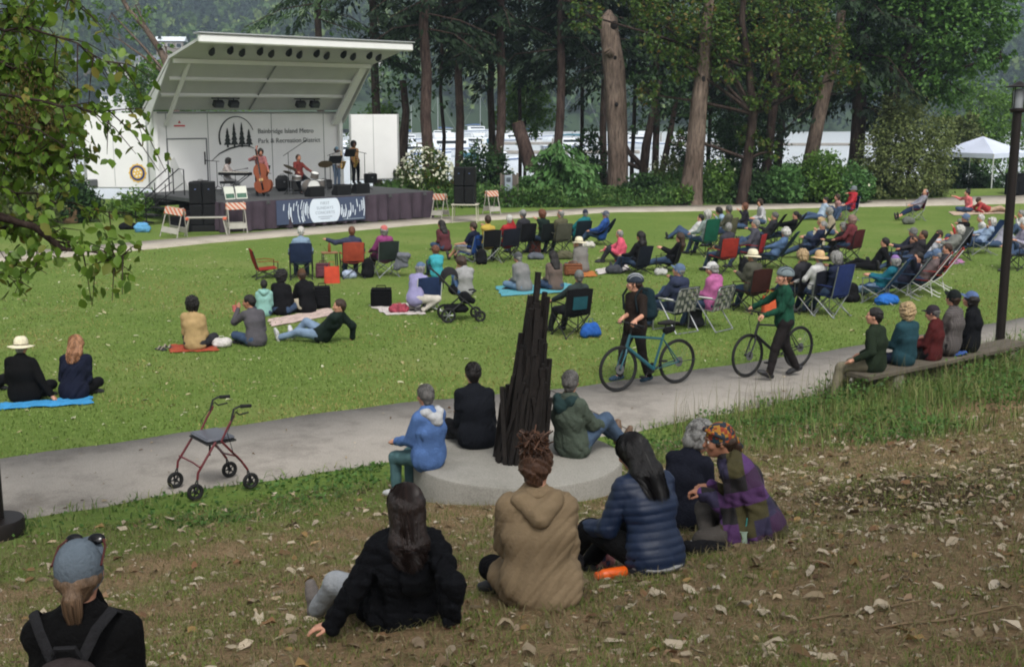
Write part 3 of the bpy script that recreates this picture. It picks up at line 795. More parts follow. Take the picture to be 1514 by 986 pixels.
leafy("maple_tree", "broad green maple crown reaching over the olive tree at upper right", "tree", p,
    [cl(p, *a) for a in ((1290, 30, 57, 55), (1350, 20, 56, 60), (1400, 50, 55, 52), (1440, 75, 55, 38), (1460, 20, 55, 46), (1370, 95, 56, 50), (1310, 110, 57, 48), (1400, 120, 56, 36), (1270, 80, 57, 40), (1480, 85, 55, 20), (1420, -20, 55, 60), (1330, -40, 57, 60))], 22000, .23, MAPLE, BARK_DARK, .34, 42,
    trunk_pts=[(0, 0, 0), (.1, 0, 2.5), (.5, 0, 5), (1.2, -.2, 7.5), (2, -.4, 10)])
p = base(1340, 292, 55.5)
leafy("olive_tree", "rounded dense olive-green small tree right of the thick dark conifer", "tree", p,
    [cl(p, *a) for a in ((1340, 190, 55.5, 50), (1310, 225, 55, 42), (1370, 220, 55, 42), (1345, 250, 54.5, 44), (1390, 195, 55.5, 24), (1300, 265, 55, 32), (1380, 258, 55, 32), (1335, 160, 56, 32))], 16000, .15, OLIVE, BARK_DARK, .16, 43, droop=.5)
p = base(40, 300, 50)
leafy("willow_tree", "pale olive willow left of the stage's left wing", "tree", p, [cl(p, *a) for a in ((30, 150, 50, 60), (85, 200, 50, 46), (20, 230, 50, 60), (70, 120, 51, 46), (95, 262, 50, 34), (-30, 180, 50, 60), (60, 280, 49, 40))], 9000, .18, OLIVE, BARK_GREY, .18, 44, droop=.6)
p = base(205, 260, 66)
leafy("bare_limbed_tree", "half-bare grey tree with forking limbs above the stage's left wing", "tree", p, [cl(p, *a) for a in ((245, 70, 66, 12), (200, 8, 66, 30), (165, 20, 66, 28), (178, 60, 66, 20))], 500, .25, FRESH, BARK_GREY, .24, 45,
    trunk_pts=[tuple(at_depth(*a, 66) - p) for a in ((262, 200), (255, 120), (240, 80), (215, 42), (190, 15), (170, -20))])
for k, (u, v, d, rr, lf, lb) in enumerate((
 (300, 140, 75, 60, FRESH, "light green round tree right behind the stage roof's left end"), (225, 130, 72, 40, FRESH, "light green bushy tree behind the stage's left wing"),
 (775, 148, 74, 34, FRESH, "green leafy tree behind the leaning sawn log"),
 (1445, 165, 72, 50, FRESH, "bright green leafy tree behind the white canopy's left corner"), (1500, 190, 75, 60, FRESH, "bright green leafy tree behind the white canopy's peak"),
 (1425, 205, 66, 30, OLIVE, "greyish flowering bush-like tree left of the white canopy"), (560, 190, 70, 34, FRESH, "light green tree behind the right wing's top edge"))):
 p = base(u, 285, d)
 leafy("broadleaf_tree", lb, "tree", p, [cl(p, u, v, d, rr), cl(p, u - rr * .7, v + rr * .6, d, rr * .7), cl(p, u + rr * .7, v + rr * .5, d, rr * .75), cl(p, u + 4, v - rr * .5, d, rr * .7), cl(p, u, v + rr, d, rr * .8)], 4500, .22, lf, BARK_DARK, .16, 60 + k, grp="leafy trees beyond the lawn")
def shrub(u, vtop, vbase, d, wpx, n, size, leaf, label, seed, name="shrub", blossoms=0, droop=0.0):
 p = base(u, vbase, d)
 k = d / F_PX; h = (vbase - vtop) * k * 1.03; r_ = wpx / 2 * k
 cs = [((0, 0, h * .55), (r_ * .75, r_ * .7, h * .45)), ((-r_ * .5, 0, h * .35), (r_ * .55, r_ * .5, h * .35)), ((r_ * .5, 0, h * .38), (r_ * .52, r_ * .5, h * .36)), ((r_ * .1, -r_ * .4, h * .3), (r_ * .6, r_ * .5, h * .3))]
 t = leafy(name, label, "shrub", p, cs, int(n * 1.8), size * .75, leaf, BARK_DARK, .03, seed, "shrubs along the bank", droop=droop, crown="foliage", shell=.45)
 if blossoms:
  g = np.random.default_rng(seed + 500)
  dv = g.normal(size=(blossoms, 3)); dv /= np.linalg.norm(dv, axis=1, keepdims=True); dv[:, 2] = np.abs(dv[:, 2])
  C = np.array([[0, 0, h * .45]]) + dv * np.array([[r_ * .95, r_ * .9, h * .55]]); V, F = kites(C, rvec(blossoms), dv + rvec(blossoms) * .4, .16, .13)
  link("blossoms", np_mesh("blossoms", V, F, False), BLOSSOM, t)
for k, a in enumerate((
 (630, 217, 300, 53, 92, 2600, .2, MADRONE, "white-flowering shrub between the stage skirt and right loudspeakers", 300),
 (715, 215, 302, 56, 90, 2200, .24, DARKB, "dark green leafy shrub behind the right loudspeaker stack", 12),
 (795, 250, 306, 53.5, 60, 1300, .2, FERN, "low bright fern clump right of the grey utility post", 0),
 (950, 262, 304, 54.5, 80, 2200, .22, DARKB, "dark low shrub between the two big grey trunks", 0),
 (985, 235, 300, 57, 60, 1200, .22, OLIVE, "olive shrub standing left of the pale trunk's foot", 25),
 (1065, 240, 305, 54.5, 66, 1800, .22, FRESH, "light green shrub right of the pale trunk's foot", 12),
 (1108, 258, 305, 54, 70, 1800, .22, DARKB, "dark green shrub below the hanging yellow-green leaves", 0),
 (1160, 250, 304, 54, 70, 1900, .24, FERN, "fern-green shrub left of the leaning trunk's foot", 0),
 (1215, 228, 304, 54, 80, 2300, .24, FRESH, "tall bright green shrub below the leaning trunk", 8),
 (1262, 248, 304, 53.5, 60, 1700, .22, FERN, "grassy green shrub left of the olive tree's foot", 6),
 (1012, 278, 307, 53, 30, 500, .18, FRESH, "small yellow-green plant in front of the pale trunk", 0),
 (1098, 150, 300, 58.5, 120, 4200, .22, DARKB, "tall dark evergreen shrub filling the gap behind the hanging yellow-green leaves", 0),
 (1012, 190, 300, 59, 52, 1500, .22, DARKB, "tall narrow dark shrub just left of the pale trunk", 0),
 (868, 196, 300, 58, 56, 1700, .22, DARKB, "tall dark shrub left of the big scarred trunk", 0),
 (1430, 225, 284, 64, 90, 2600, .26, DARKB, "dark green hedge-like bush under the white canopy", 0),
 (1490, 235, 286, 66, 80, 2300, .26, DARKB, "dark bush behind the white canopy's far leg", 0),
 (1390, 245, 288, 62, 60, 1600, .24, DARKB, "dark bush between the olive tree and the canopy", 0),
 (205, 278, 318, 47, 80, 1600, .18, FRESH, "light green bush under the stage's left wing", 10),
 (110, 262, 325, 45, 90, 2000, .22, DARKB, "dark bush below the left wing's outer end", 0),
 (30, 262, 335, 43, 120, 2300, .22, OLIVE, "olive bush at the lawn's far left edge", 0),
 (610, 262, 308, 52, 40, 800, .2, MADRONE, "small pale-leaved shrub at the stage's right back corner", 60),
 (850, 232, 302, 56, 60, 1600, .22, MAPLE, "mid green shrub between the young fir and the scarred trunk", 0),
 (680, 255, 300, 54, 40, 900, .18, FRESH, "yellow-green shrub just behind the right loudspeakers", 16))):
 shrub(*a[:9], 400 + k, blossoms=a[9])
p = base(830, 308, 53)
conifer(830, 308, 53, .07, "young bright green fir sapling left of the big scarred trunk", h=2.9, low=.15, blen=1.9, nb=44, leaf=FERN, seed=77, kcards=60, grp="young firs")
conifer(858, 306, 54.5, .05, "smaller young fir growing against the right side of the bigger sapling", h=2.1, low=.15, blen=1.4, nb=30, leaf=FERN, seed=78, kcards=50, grp="young firs")
p = base(790, 300, 56.5)
t = thing("sawn_log", "thick sawn-off reddish log leaning out of the bushes", "log", p, 0)
a, b_ = at_depth(786, 250, 56.5) - p, at_depth(765, 182, 56.5) - p
MB().path([a, a.lerp(b_, .5), b_], [.36, .33, .30], 14).build("trunk", BARK_RED, t, 60)
dn = (b_ - a).normalized(); A, B, _ = frame_of(dn)
MB().path([b_ - dn * .01, b_ + dn * .012], [.27, .26], 14).build("cut_face", M("cut_wood", (.66, .56, .44), .9, .15, 8), t)
def blades(name, P, h, wdt, leaf, lean=.35, seed=0):
 g = np.random.default_rng(seed)
 k = len(P)
 th = g.uniform(0, 2 * np.pi, k); d = np.stack([np.cos(th), np.sin(th), np.zeros(k)], 1)
 s = np.stack([-np.sin(th), np.cos(th), np.zeros(k)], 1) ; h = np.asarray(h).reshape(-1, 1) * np.ones((k, 1)); wd = np.asarray(wdt).reshape(-1, 1) * np.ones((k, 1))
 ln = g.uniform(0.05, 1, (k, 1)) * lean
 a = P - s * wd / 2; b = P + s * wd / 2
 m1 = P + d * h * ln * .3 + np.array([[0, 0, 1]]) * h * .55
 tip = P + d * h * ln + np.array([[0, 0, 1]]) * h * (1 - ln * .35)
 V = np.stack([a, b, m1 + s * wd * .36, tip, m1 - s * wd * .36], 1).reshape(-1, 3)
 bb = np.arange(k)[:, None] * 5
 F4 = bb + np.array([[0, 1, 2, 4]]);
 F4b = bb + np.array([[4, 2, 3, 3]])
 T = np.concatenate([bb + np.array([[0, 1, 2]]), bb + np.array([[0, 2, 4]]), bb + np.array([[4, 2, 3]])], 0)
 o_ = link(name, np_mesh(name, V, T, False), leaf); tag(o_, kind='stuff'); return o_
LAWN_M = leaf_mat("lawn_blades", [(0.355, 0.447, 0.188), (0.408, 0.503, 0.223), (0.461, 0.552, 0.266), (0.514, 0.570, 0.316), (0.381, 0.475, 0.205)], .6, .3)
WEED_M = leaf_mat("weed_blades", [(.26, .36, .15), (.33, .44, .19), (.41, .50, .24), (.52, .52, .33), (.30, .40, .17)], .6, .3)
DRY_M = leaf_mat("dry_grass", [(.46, .42, .30), (.36, .32, .225), (.42, .42, .24), (.30, .33, .15), (.55, .50, .38), (.34, .38, .17)], .8, .2)
def scatter(n, xr, yr, keep, seed):
 g = np.random.default_rng(seed)
 x = g.uniform(*xr, n); y = g.uniform(*yr, n)
 ok = (np.abs(x) < 0.47 * y + 3.2) & keep(x, y, g)
 x, y = x[ok], y[ok]
 return np.stack([x, y, ground_np(x, y)], 1)
def clumpy(x, y, f): return .5 + .25 * np.sin(x * f + 1.3 * np.sin(y * f * .7)) + .25 * np.sin(y * f * 1.3 + 1.7 * np.sin(x * f * .9 + 2))
def off_disc(x, y): return (x - .06) ** 2 + (y - 12.25) ** 2 > 1.16 ** 2
g_ = np.random.default_rng(5)
P = scatter(380000, (-17, 20), (12, 40), lambda x, y, g: (y > edge_far(x) + .0) & (g.random(len(x)) < np.clip((40 - y) / 26, 0, 1) ** 1.6), 1)
pat = clumpy(P[:, 0] + 2, P[:, 1], .62) * .6 + clumpy(P[:, 0], P[:, 1] + 5, 1.9) * .4 + g_.normal(size=len(P)) * .07
for dry_, ml in ((False, LAWN_M), (True, leaf_mat("lawn_blades_dry", [(.46, .48, .24), (.53, .53, .29), (.60, .57, .36), (.42, .46, .21)], .7, .25))):
 Q = P[(pat > .60) == dry_]
 blades("lawn_grass", Q, g_.uniform(.02, .05, len(Q)), .009 + .0005 * Q[:, 1], ml, 1.1, 2)
P = scatter(11000, (-11, 17), (11, 32), lambda x, y, g: np.abs(y - edge_far(x) - .05) < .11, 3)
blades("path_edge_grass", P, g_.uniform(.05, .13, len(P)), .014, LAWN_M, .6, 4)
P = scatter(120000, (-9, 13), (8, 24), lambda x, y, g: (edge_near(x) - y > -.1) & (edge_near(x) - y < np.interp(x, [1, 3, 6], [1.7, 3.0, 4.6]) + .5 * np.sin(x * 1.7)) & off_disc(x, y) & (g.random(len(x)) < np.where(x > 1.4, 1.6, np.where(x > -1.7, .12, .55)) * clumpy(x, y, 2.6) * np.clip(1.25 - (edge_near(x) - y) / np.interp(x, [1, 3, 6], [2.2, 3.2, 4.6]), 0, 1)), 6)
hh = np.where(P[:, 0] > 1.8, g_.uniform(.06, .26, len(P)) * np.interp(P[:, 0], [1.8, 3.5, 5, 9], [.6, 1, 1.9, 2.4]), g_.uniform(.05, .16, len(P)))
blades("verge_weeds", P, hh, .012, WEED_M, 1.5, 7)
P = scatter(1500, (2, 8.5), (11, 19), lambda x, y, g: (edge_near(x) - y > .1) & (edge_near(x) - y < 3.4), 8)
blades("seed_stalks", P, g_.uniform(.4, .85, len(P)), .006, DRY_M, .45, 9)
P = scatter(290000, (-9, 13), (8, 24), lambda x, y, g: (edge_near(x) - y > -.05) & (edge_near(x) - y < np.interp(x, [1, 3, 6], [1.3, 2.6, 4.0]) + .5 * np.sin(x * 1.7)) & off_disc(x, y) & (g.random(len(x)) < np.where((x > -1.5) & (x < 1.2), .12, .75) * clumpy(x, y, 1.9)), 10)
P[:, 2] += g_.random(len(P)) * np.interp(P[:, 0], [1.5, 3, 5.5, 9], [.07, .24, .55, .65]) * clumpy(P[:, 0], P[:, 1], 3.1)
V, F = kites(P, rvec(len(P)), rvec(len(P)) * .5 + np.array([[0, 0, 1]]), g_.uniform(.03, .075, len(P)), g_.uniform(.025, .055, len(P)), .1)
tag(link("ground_cover", np_mesh("ground_cover", V, F, False), leaf_mat("ground_cover", [(.20, .32, .13), (.27, .40, .17), (.34, .47, .22), (.24, .36, .15)], .55, .3)), kind='stuff')
P = scatter(420000, (-7, 10), (3.2, 15), lambda x, y, g: (edge_near(x) - y > .6) & off_disc(x, y) & (g.random(len(x)) < np.clip(clumpy(x, y, 2.3) * .5 + clumpy(x + 3, y + 1, 7.5) * .7 - .47, 0, 1) * 2.6 * np.interp(x, [-4, 0, 2, 5], [2.2, 1.1, .8, .5])), 12)
blades("bank_grass", P, g_.uniform(.012, .045, len(P)), g_.uniform(.004, .009, len(P)), leaf_mat("bank_blades", [(.33, .42, .16), (.40, .48, .20), (.46, .50, .26), (.36, .45, .18), (.50, .48, .30)], .7, .3), 1.3, 13)
P = scatter(190000, (-7, 10), (3.2, 15), lambda x, y, g: (edge_near(x) - y > .9) & off_disc(x, y) & (g.random(len(x)) < .75), 14)
blades("dead_grass", P, g_.uniform(.03, .10, len(P)), g_.uniform(.003, .006, len(P)), DRY_M, 3.0, 15)
def litter(n, xr, yr, keep, size, cols, name, seed):
 g = np.random.default_rng(seed)
 P_ = scatter(n, xr, yr, keep, seed); k = len(P_)
 up = np.array([[0, 0, 1.0]]) + g.normal(size=(k, 3)) * .28
 s = size[0] + (size[1] - size[0]) * g.random(k) ** 2.4
 P_[:, 2] += .006 + s * .12 * g.random(k)
 th = g.uniform(0, 2 * np.pi, k); U = np.stack([np.cos(th), np.sin(th), g.normal(size=k) * .15], 1)
 V_, F_ = ovals(P_, U, up, s, s * g.uniform(.28, .62, k), .0)
 V_ = V_.reshape(k, 8, 3); V_[:, [1, 2, 3, 5, 6, 7], 2] += (g.uniform(-.05, .34, (k, 1)) * s[:, None]) * g.uniform(.2, 1.5, (k, 6))
 tag(link(name, np_mesh(name, V_.reshape(-1, 3), F_, False), leaf_mat(name, cols, .75, .12)), kind='stuff')
LIT = [(.58, .53, .44), (.68, .63, .55), (.46, .40, .31), (.34, .27, .20), (.62, .57, .49), (.52, .46, .36), (.40, .33, .25), (.74, .70, .63), (.58, .47, .30), (.30, .23, .17), (.50, .37, .26), (.64, .60, .52), (.70, .65, .57), (.60, .55, .46)]
litter(21000, (-7, 10), (3.2, 15), lambda x, y, g: (edge_near(x) - y > .7) & off_disc(x, y) & (g.random(len(x)) < np.interp(x, [-4, 0, 2, 5], [.30, .45, .7, 1])), (.035, .13), LIT, "leaf_litter", 31)
litter(2600, (2.2, 7), (7.5, 11.5), lambda x, y, g: g.random(len(x)) < .55, (.04, .1), LIT, "litter_patch", 32)
litter(36000, (-7, 10), (3.2, 15), lambda x, y, g: (edge_near(x) - y > .7) & off_disc(x, y), (.012, .04), LIT[1:], "litter_bits", 33)
litter(2900, (-12, 14), (13.5, 36), lambda x, y, g: (y > edge_far(x) + .2) & (g.random(len(x)) < np.interp(x, [-10, -3, 3, 9], [1, .8, .45, .35])), (.04, .115), [(.66, .66, .50), (.74, .74, .62), (.60, .56, .40), (.70, .68, .54)], "lawn_litter", 34)
litter(420, (-7, 9), (11, 22), lambda x, y, g: (y > edge_near(x)) & (y < edge_far(x)), (.03, .08), LIT, "path_litter", 35)
for o_ in ("path_litter",): bpy.data.objects[o_].location.z = .02
tw = M("twig", (.46, .39, .30), .9, .2, 8)
for k, (u, v, ln, a, lb) in enumerate(((1290, 905, .7, .1, "long pale twig on the worn bank at lower right"), (1165, 940, .35, .5, "short pale twig on bare soil below the patchwork jacket"), (1420, 915, .9, .05, "dark thin stick lying along the bottom right of the bank"), (1320, 700, .5, .0, "dark stick among pale leaves below the bench"))):
 p = hit(u, v); bb = MB(); q = Vector((math.cos(a), math.sin(a), 0)) * ln / 2
 pts = []
 for i in range(6):
  s = (i / 5 - .5) * 2; x = p + q * s; pts.append((x.x, x.y + .02 * math.sin(i * 2.1), ground(x.x, x.y) + .014))
 bb.path(pts, [.006, .007, .007, .006, .005, .003], 6); tag(bb.build("twig", tw), lb, "twig", "twigs on the bank")
# ---- foreground tree on the left: trunk outside the frame, leafy twigs hanging in
def hanging_tree():
 g = np.random.default_rng(91)
 p = Vector((-5.6, 6.6, ground(-5.6, 6.6) - .1))
 t = thing("alder_tree", "near leafy tree whose twigs hang into the left of the view", "tree", p, 0)
 b = MB()
 tp = [Vector(q) for q in ((0, 0, 0), (.15, .1, 1.5), (.1, .25, 3), (.3, .3, 5), (.3, .2, 7.5))]
 b.path(tp, [.17, .14, .12, .09, .05], 12)
 Cs, Us, Ns = [], [], []
 def limb(pts, r0, r1, twigs, tl, nl, seed, s0=.25):
  gg = np.random.default_rng(seed)
  pts = [Vector(q) for q in pts]
  cur = []
  for i in range(len(pts) - 1):
   for s in (0, .33, .66): cur.append(pts[i].lerp(pts[i + 1], s) + Vector(gg.normal(size=3)) * .015)
  cur.append(pts[-1])
  b.path(cur, [(r0 + (r1 - r0) * i / (len(cur) - 1)) * .36 for i in range(len(cur))], 7)
  for k in range(twigs):
   s = s0 + (1 - s0) * (k + gg.random()) / twigs
   q = cur[min(len(cur) - 1, int(s * (len(cur) - 1)))]
   d = (cur[-1] - cur[0]).normalized() * .6 + Vector(gg.normal(size=3)) * .75; d.z -= .25; d.normalize()
   l_ = tl * gg.uniform(.5, 1.2)
   e1, e2 = q + d * l_ * .5, q + d * l_ + Vector((0, 0, -l_ * .22))
   b.path([q, e1, e2], [.006, .004, .002], 4, caps=False)
   for j in range(nl):
    f = gg.random() ** .8
    c = (q.lerp(e1, f * 2) if f < .5 else e1.lerp(e2, f * 2 - 1)) + Vector(gg.normal(size=3)) * .045
    Cs.append(c); Us.append(d * .5 + Vector(gg.normal(size=3)) * .6 + Vector((0, 0, -.55))); Ns.append(Vector(gg.normal(size=3)) + Vector((0, -.5, .5)))
 def pp(u, v, d): return at_depth(u, v, d) - p
 L_ = [
  ([tp[2], pp(-40, 300, 8.5), pp(40, 330, 8.4), pp(95, 360, 8.3), pp(160, 385, 8.2), pp(195, 372, 8.1)], .045, .008, 20, .34, 9, 1, .42),
  ([tp[1], pp(-30, 380, 8.2), pp(25, 395, 8.0), pp(70, 405, 7.9)], .02, .005, 8, .25, 7, 2, .6),
  ([tp[3], pp(-30, 130, 8.8), pp(60, 150, 8.6), pp(140, 170, 8.4), pp(215, 160, 8.2)], .05, .006, 15, .40, 10, 3, .35),
  ([tp[3], pp(-20, 40, 8.9), pp(60, 45, 8.6), pp(140, 75, 8.4), pp(190, 110, 8.2)], .04, .006, 15, .36, 9, 4, .35),
  ([tp[4], pp(-20, -40, 9), pp(60, -30, 8.8), pp(120, 5, 8.6)], .04, .006, 16, .4, 10, 5, .35),
  ([tp[2], pp(-60, 220, 9), pp(20, 225, 8.9), pp(80, 230, 8.8)], .04, .008, 38, .42, 17, 6, .3),
  ([tp[2], pp(-60, 260, 9), pp(30, 280, 8.9), pp(110, 300, 8.8), pp(190, 318, 8.6)], .035, .006, 14, .30, 9, 7, .3),
  ([tp[3], pp(-40, 180, 9.2), pp(30, 190, 9.2), pp(70, 175, 9.1)], .03, .006, 42, .42, 17, 8, .3),
  ([tp[3], pp(-40, 90, 9.2), pp(20, 100, 9.2), pp(60, 110, 9.1)], .03, .006, 38, .42, 17, 9, .3),
  ([tp[4], pp(-60, 10, 9.4), pp(10, 10, 9.4), pp(60, 15, 9.2)], .03, .006, 24, .42, 14, 10, .3),
  ([tp[2], pp(-50, 330, 9), pp(0, 335, 9), pp(60, 320, 8.9)], .03, .006, 16, .32, 10, 11, .4),
  ([tp[3], pp(-20, 160, 8.9), pp(90, 215, 8.6), pp(130, 235, 8.4)], .03, .006, 6, .3, 6, 12, .35),
  ([tp[1], pp(-60, 420, 8.0), pp(-10, 408, 7.9), pp(30, 415, 7.8)], .016, .004, 5, .2, 5, 13, .5),
 ]
 for a in L_: limb(*a)
 b.path([tp[1], pp(-20, 318, 8.3), pp(50, 335, 8.3), pp(92, 368, 8.3), pp(122, 372, 8.25)], [.04, .03, .026, .02, .005], 9)
 b.build("trunk", BARK_DARK, t, 60)
 C = np.array([tuple(c) for c in Cs]); U = np.array([tuple(c) for c in Us]); N_ = np.array([tuple(c) for c in Ns])
 s = g.uniform(.045, .092, len(C))
 V, F = ovals(C, U, N_, s, s * g.uniform(.62, .85, len(C)), .1)
 link("crown", np_mesh("crown", V, F, False), leaf_mat("alder_leaves", [(0.224, 0.319, 0.101), (0.302, 0.418, 0.134), (0.370, 0.495, 0.157), (0.258, 0.363, 0.112), (0.448, 0.561, 0.202), (0.325, 0.440, 0.146), (0.470, 0.440, 0.202)], .5, .35), t)
 k = 1500
 cc = np.array([tuple(pp(*q)) for q in ((45, 150, 9.1), (62, 205, 9.0), (20, 200, 9.1), (50, 170, 9.0))])
 C = cc[g.integers(0, 4, k)] + g.normal(size=(k, 3)) * np.array([[.12, .12, .14]]); V, F = kites(C, rvec(k) * .5 + np.array([[0, 0, -1]]), rvec(k), g.uniform(.015, .04, k), .012)
 link("catkins", np_mesh("catkins", V, F, False), leaf_mat("catkins", [(.30, .24, .15), (.38, .31, .19), (.30, .32, .14)], .8, .1), t)
hanging_tree()
# ---- the trees behind and above the photographer: they shade the bank
def shade_tree(loc, h, r, n, label, seed):
 p = Vector((loc[0], loc[1], ground(*loc)))
 g = np.random.default_rng(seed)
 cs = []
 for k in range(9):
  a = k * 2.4; q = r * math.sqrt((k + .5) / 9)
  cs.append(((math.cos(a) * q, math.sin(a) * q, h + 1.2 * math.sin(k * 1.7)), (r * .45, r * .45, 1.3)))
 leafy("shade_tree", label, "tree", p, cs, n, .42, DARKB, BARK_DARK, .3, seed, shell=.1)
shade_tree((4.8, -1.5), 8.2, 5.2, 1500, "broad shade tree standing right behind the photographer", 201)
shade_tree((-6.5, -2.5), 8.8, 5.0, 1400, "broad shade tree standing left behind the photographer", 202)
P = scatter(80000, (-6, 20), (51.5, 57.2), lambda x, y, g: (y > np.interp(x, FPF[:, 0], FPF[:, 1]) + .25 + .5 * np.sin(x * 1.3) ** 2) & (g.random(len(x)) < .35 + .65 * clumpy(x, y, 1.1)), 21)
top = np.interp(P[:, 0], [-6, -1, 2, 6, 9, 13, 17, 20], [.6, .7, .5, .6, 1.0, 1.2, 1.1, .5]) * (.55 + .75 * clumpy(P[:, 0], P[:, 1] * 2, .9)) * np.clip((P[:, 1] - np.interp(P[:, 0], FPF[:, 0], FPF[:, 1])) / 1.5, .15, 1)
P[:, 2] += g_.random(len(P)) * top * 1.4
V, F = kites(P, rvec(len(P)) * .6 + np.array([[0, 0, .5]]), rvec(len(P)) + np.array([[0, 0, .5]]), g_.uniform(.12, .30, len(P)), g_.uniform(.05, .11, len(P)), .1)
tag(link("undergrowth", np_mesh("undergrowth", V, F, False), leaf_mat("undergrowth", [(.20, .32, .14), (.27, .40, .18), (.34, .47, .23), (.22, .34, .16), (.38, .46, .24)], .6, .3)), kind='stuff')
# ---- the air: far things fade
def haze():
 b = MB().box((0, 510, 52), (1990, 1120, 128))
 m = bpy.data.materials.new("haze"); m.use_nodes = True; N = m.node_tree.nodes; N.clear()
 o = N.new("ShaderNodeOutputMaterial"); v = N.new("ShaderNodeVolumePrincipled"); v.inputs["Color"].default_value = (.66, .82, 1.0, 1); v.inputs["Density"].default_value = .00045; v.inputs["Anisotropy"].default_value = .2
 m.node_tree.links.new(v.outputs[0], o.inputs["Volume"])
 tag(b.build("haze", m, None, 0), kind='stuff')
haze()
# ================================================================== STAGE
SP0 = at_plane(335, 344, 0); SP1 = at_plane(627, 323, 0)
SE = Vector((SP1.x - SP0.x, SP1.y - SP0.y, 0)); SLEN = SE.length; SE.normalize()
SWv = Vector((SE.y, -SE.x, 0))            # towards the audience
SDEP, DECK = 6.5, 1.05
SYAW = math.atan2(SE.y, SE.x)
SM = Matrix(((SE.x, -SWv.x, 0), (SE.y, -SWv.y, 0), (0, 0, 1)))   # local: x along the front, y towards the back
def S(s, back, z): return SP0 + SE * s - SWv * back + Vector((0, 0, z))
def Sloc(p):
 q = Vector(p) - SP0
 return (q.dot(SE), -q.dot(SWv), q.z)
WHITE = M("white_panel", (.88, .88, .875), .5, .035, 1.5); WHITE_SHADED = M("white_panel_shaded", (.74, .745, .735), .55, .04, 2)  # canopy white is greyed: the underside's shade is put into its colour
ALU = metal("aluminium", (.70, .71, .71), .4); DARK = plastic((.07, .07, .075)); BLACK = M("black_matt", (.045, .045, .05), .7, .2, 12)
GREYL = M("grey_line", (.52, .53, .53), .6, .05, 3); STEEL = metal("steel", (.45, .46, .47), .4)
st = thing("stage_trailer", "white folding show stage with raised canopy and dark skirted deck", "stage", SP0, SYAW)
b = MB().rbox((SLEN / 2 + .2, SDEP / 2 + .0, DECK - .08), (SLEN + .5, SDEP, .16), .02); b.build("deck", M("deck_dark_grey", (.27, .275, .28), .75, .15, 3, .2, 40), st)
WS0, WS1, HZ = .45, 8.9, 4.12
b = MB().box(((WS0 + WS1) / 2, SDEP + .06, (HZ + DECK) / 2), (WS1 - WS0, .1, HZ - DECK)); wall = b.build("back_wall", WHITE, st, 0)
b = MB()
for x in (1.0, 2.75, 5.6, 8.1): b.box((x, SDEP + .005, (HZ + DECK) / 2), (.025, .012, HZ - DECK - .1))
b.box(((WS0 + WS1) / 2, SDEP - .01, HZ - .04), (WS1 - WS0, .06, .07)); b.build("seam", GREYL, wall, 0)
b = MB()
for x in (1.0, 2.66): b.box((x, SDEP - .0, DECK + 1.02), (.05, .03, 2.0))
b.box((1.83, SDEP - .0, DECK + 2.02), (1.7, .03, .05)); door = b.build("door_frame", STEEL, wall, 0)
MB().box((1.83, SDEP + .003, DECK + 1.0), (1.6, .02, 1.96)).build("door", WHITE, wall, 0)
MB().box((2.55, SDEP - .03, DECK + 1.25), (.03, .06, .5)).build("door_handle", BLACK, wall, 0)
MB().prism([(0, 0), (.75, 0), (.18, 1.3), (.03, 1.2)], (1.05, SDEP - .06, DECK + .02), (1, 0, 0), (0, 0, 1), (0, -.03, 0)).build("flap", WHITE_SHADED, wall, 0)
RED = M("red_print", (.75, .25, .25), .6)
b = MB().prism([(-.06, 0), (.06, 0), (0, .11)], (1.55, SDEP - .005, DECK + 2.62), (1, 0, 0), (0, 0, 1), (0, -.01, 0)); b.mi = 0
b.box((1.55, SDEP - .005, DECK + 2.52), (.46, .01, .06)); b.build("notice", RED, wall, 0)
def text(name, s, size, loc, rot, m, parent, align='LEFT', ext=.004, spacing=1.0):
 cu = bpy.data.curves.new(name, 'FONT'); cu.body = s; cu.size = size; cu.align_x = align; cu.extrude = ext; cu.space_character = spacing
 tmp = bpy.data.objects.new(name, cu); COL.objects.link(tmp)
 dg = bpy.context.evaluated_depsgraph_get()
 me = bpy.data.meshes.new_from_object(tmp.evaluated_get(dg)); bpy.data.objects.remove(tmp)
 me.name = name; me.materials.clear()
 o = link(name, me, m, parent); o.location = loc; o.rotation_euler = rot
 return o
INK = M("grey_ink", (.36, .38, .38), .7, .05); INKD = M("dark_ink", (.17, .19, .18), .7, .1)
text("lettering", "Bainbridge Island Metro", .275, (4.95, SDEP - .012, DECK + 2.19), (math.pi / 2, 0, 0), INK, wall)
text("lettering", "Park & Recreation District", .275, (4.95, SDEP - .012, DECK + 1.80), (math.pi / 2, 0, 0), INK, wall)
b = MB(); c = (4.0, SDEP - .012, DECK + 2.05)
pts = []
for k in range(31):
 a = R(200 - k * 6.0); pts.append((c[0] + .78 * math.cos(a), c[1], c[2] + .82 * math.sin(a)))
b.path(pts, [.035 - .024 * k / 30 for k in range(31)], 6, flat=1)
sw = [(-1.15, -.92), (-.8, -.66), (-.35, -.48), (.1, -.38), (.5, -.38), (.75, -.46)]
up = [(x, y + .05 * math.sin(math.pi * i / 5) + .02) for i, (x, y) in enumerate(sw)]
b.prism(sw + up[::-1], c, (1, 0, 0), (0, 0, 1), (0, -.01, 0))
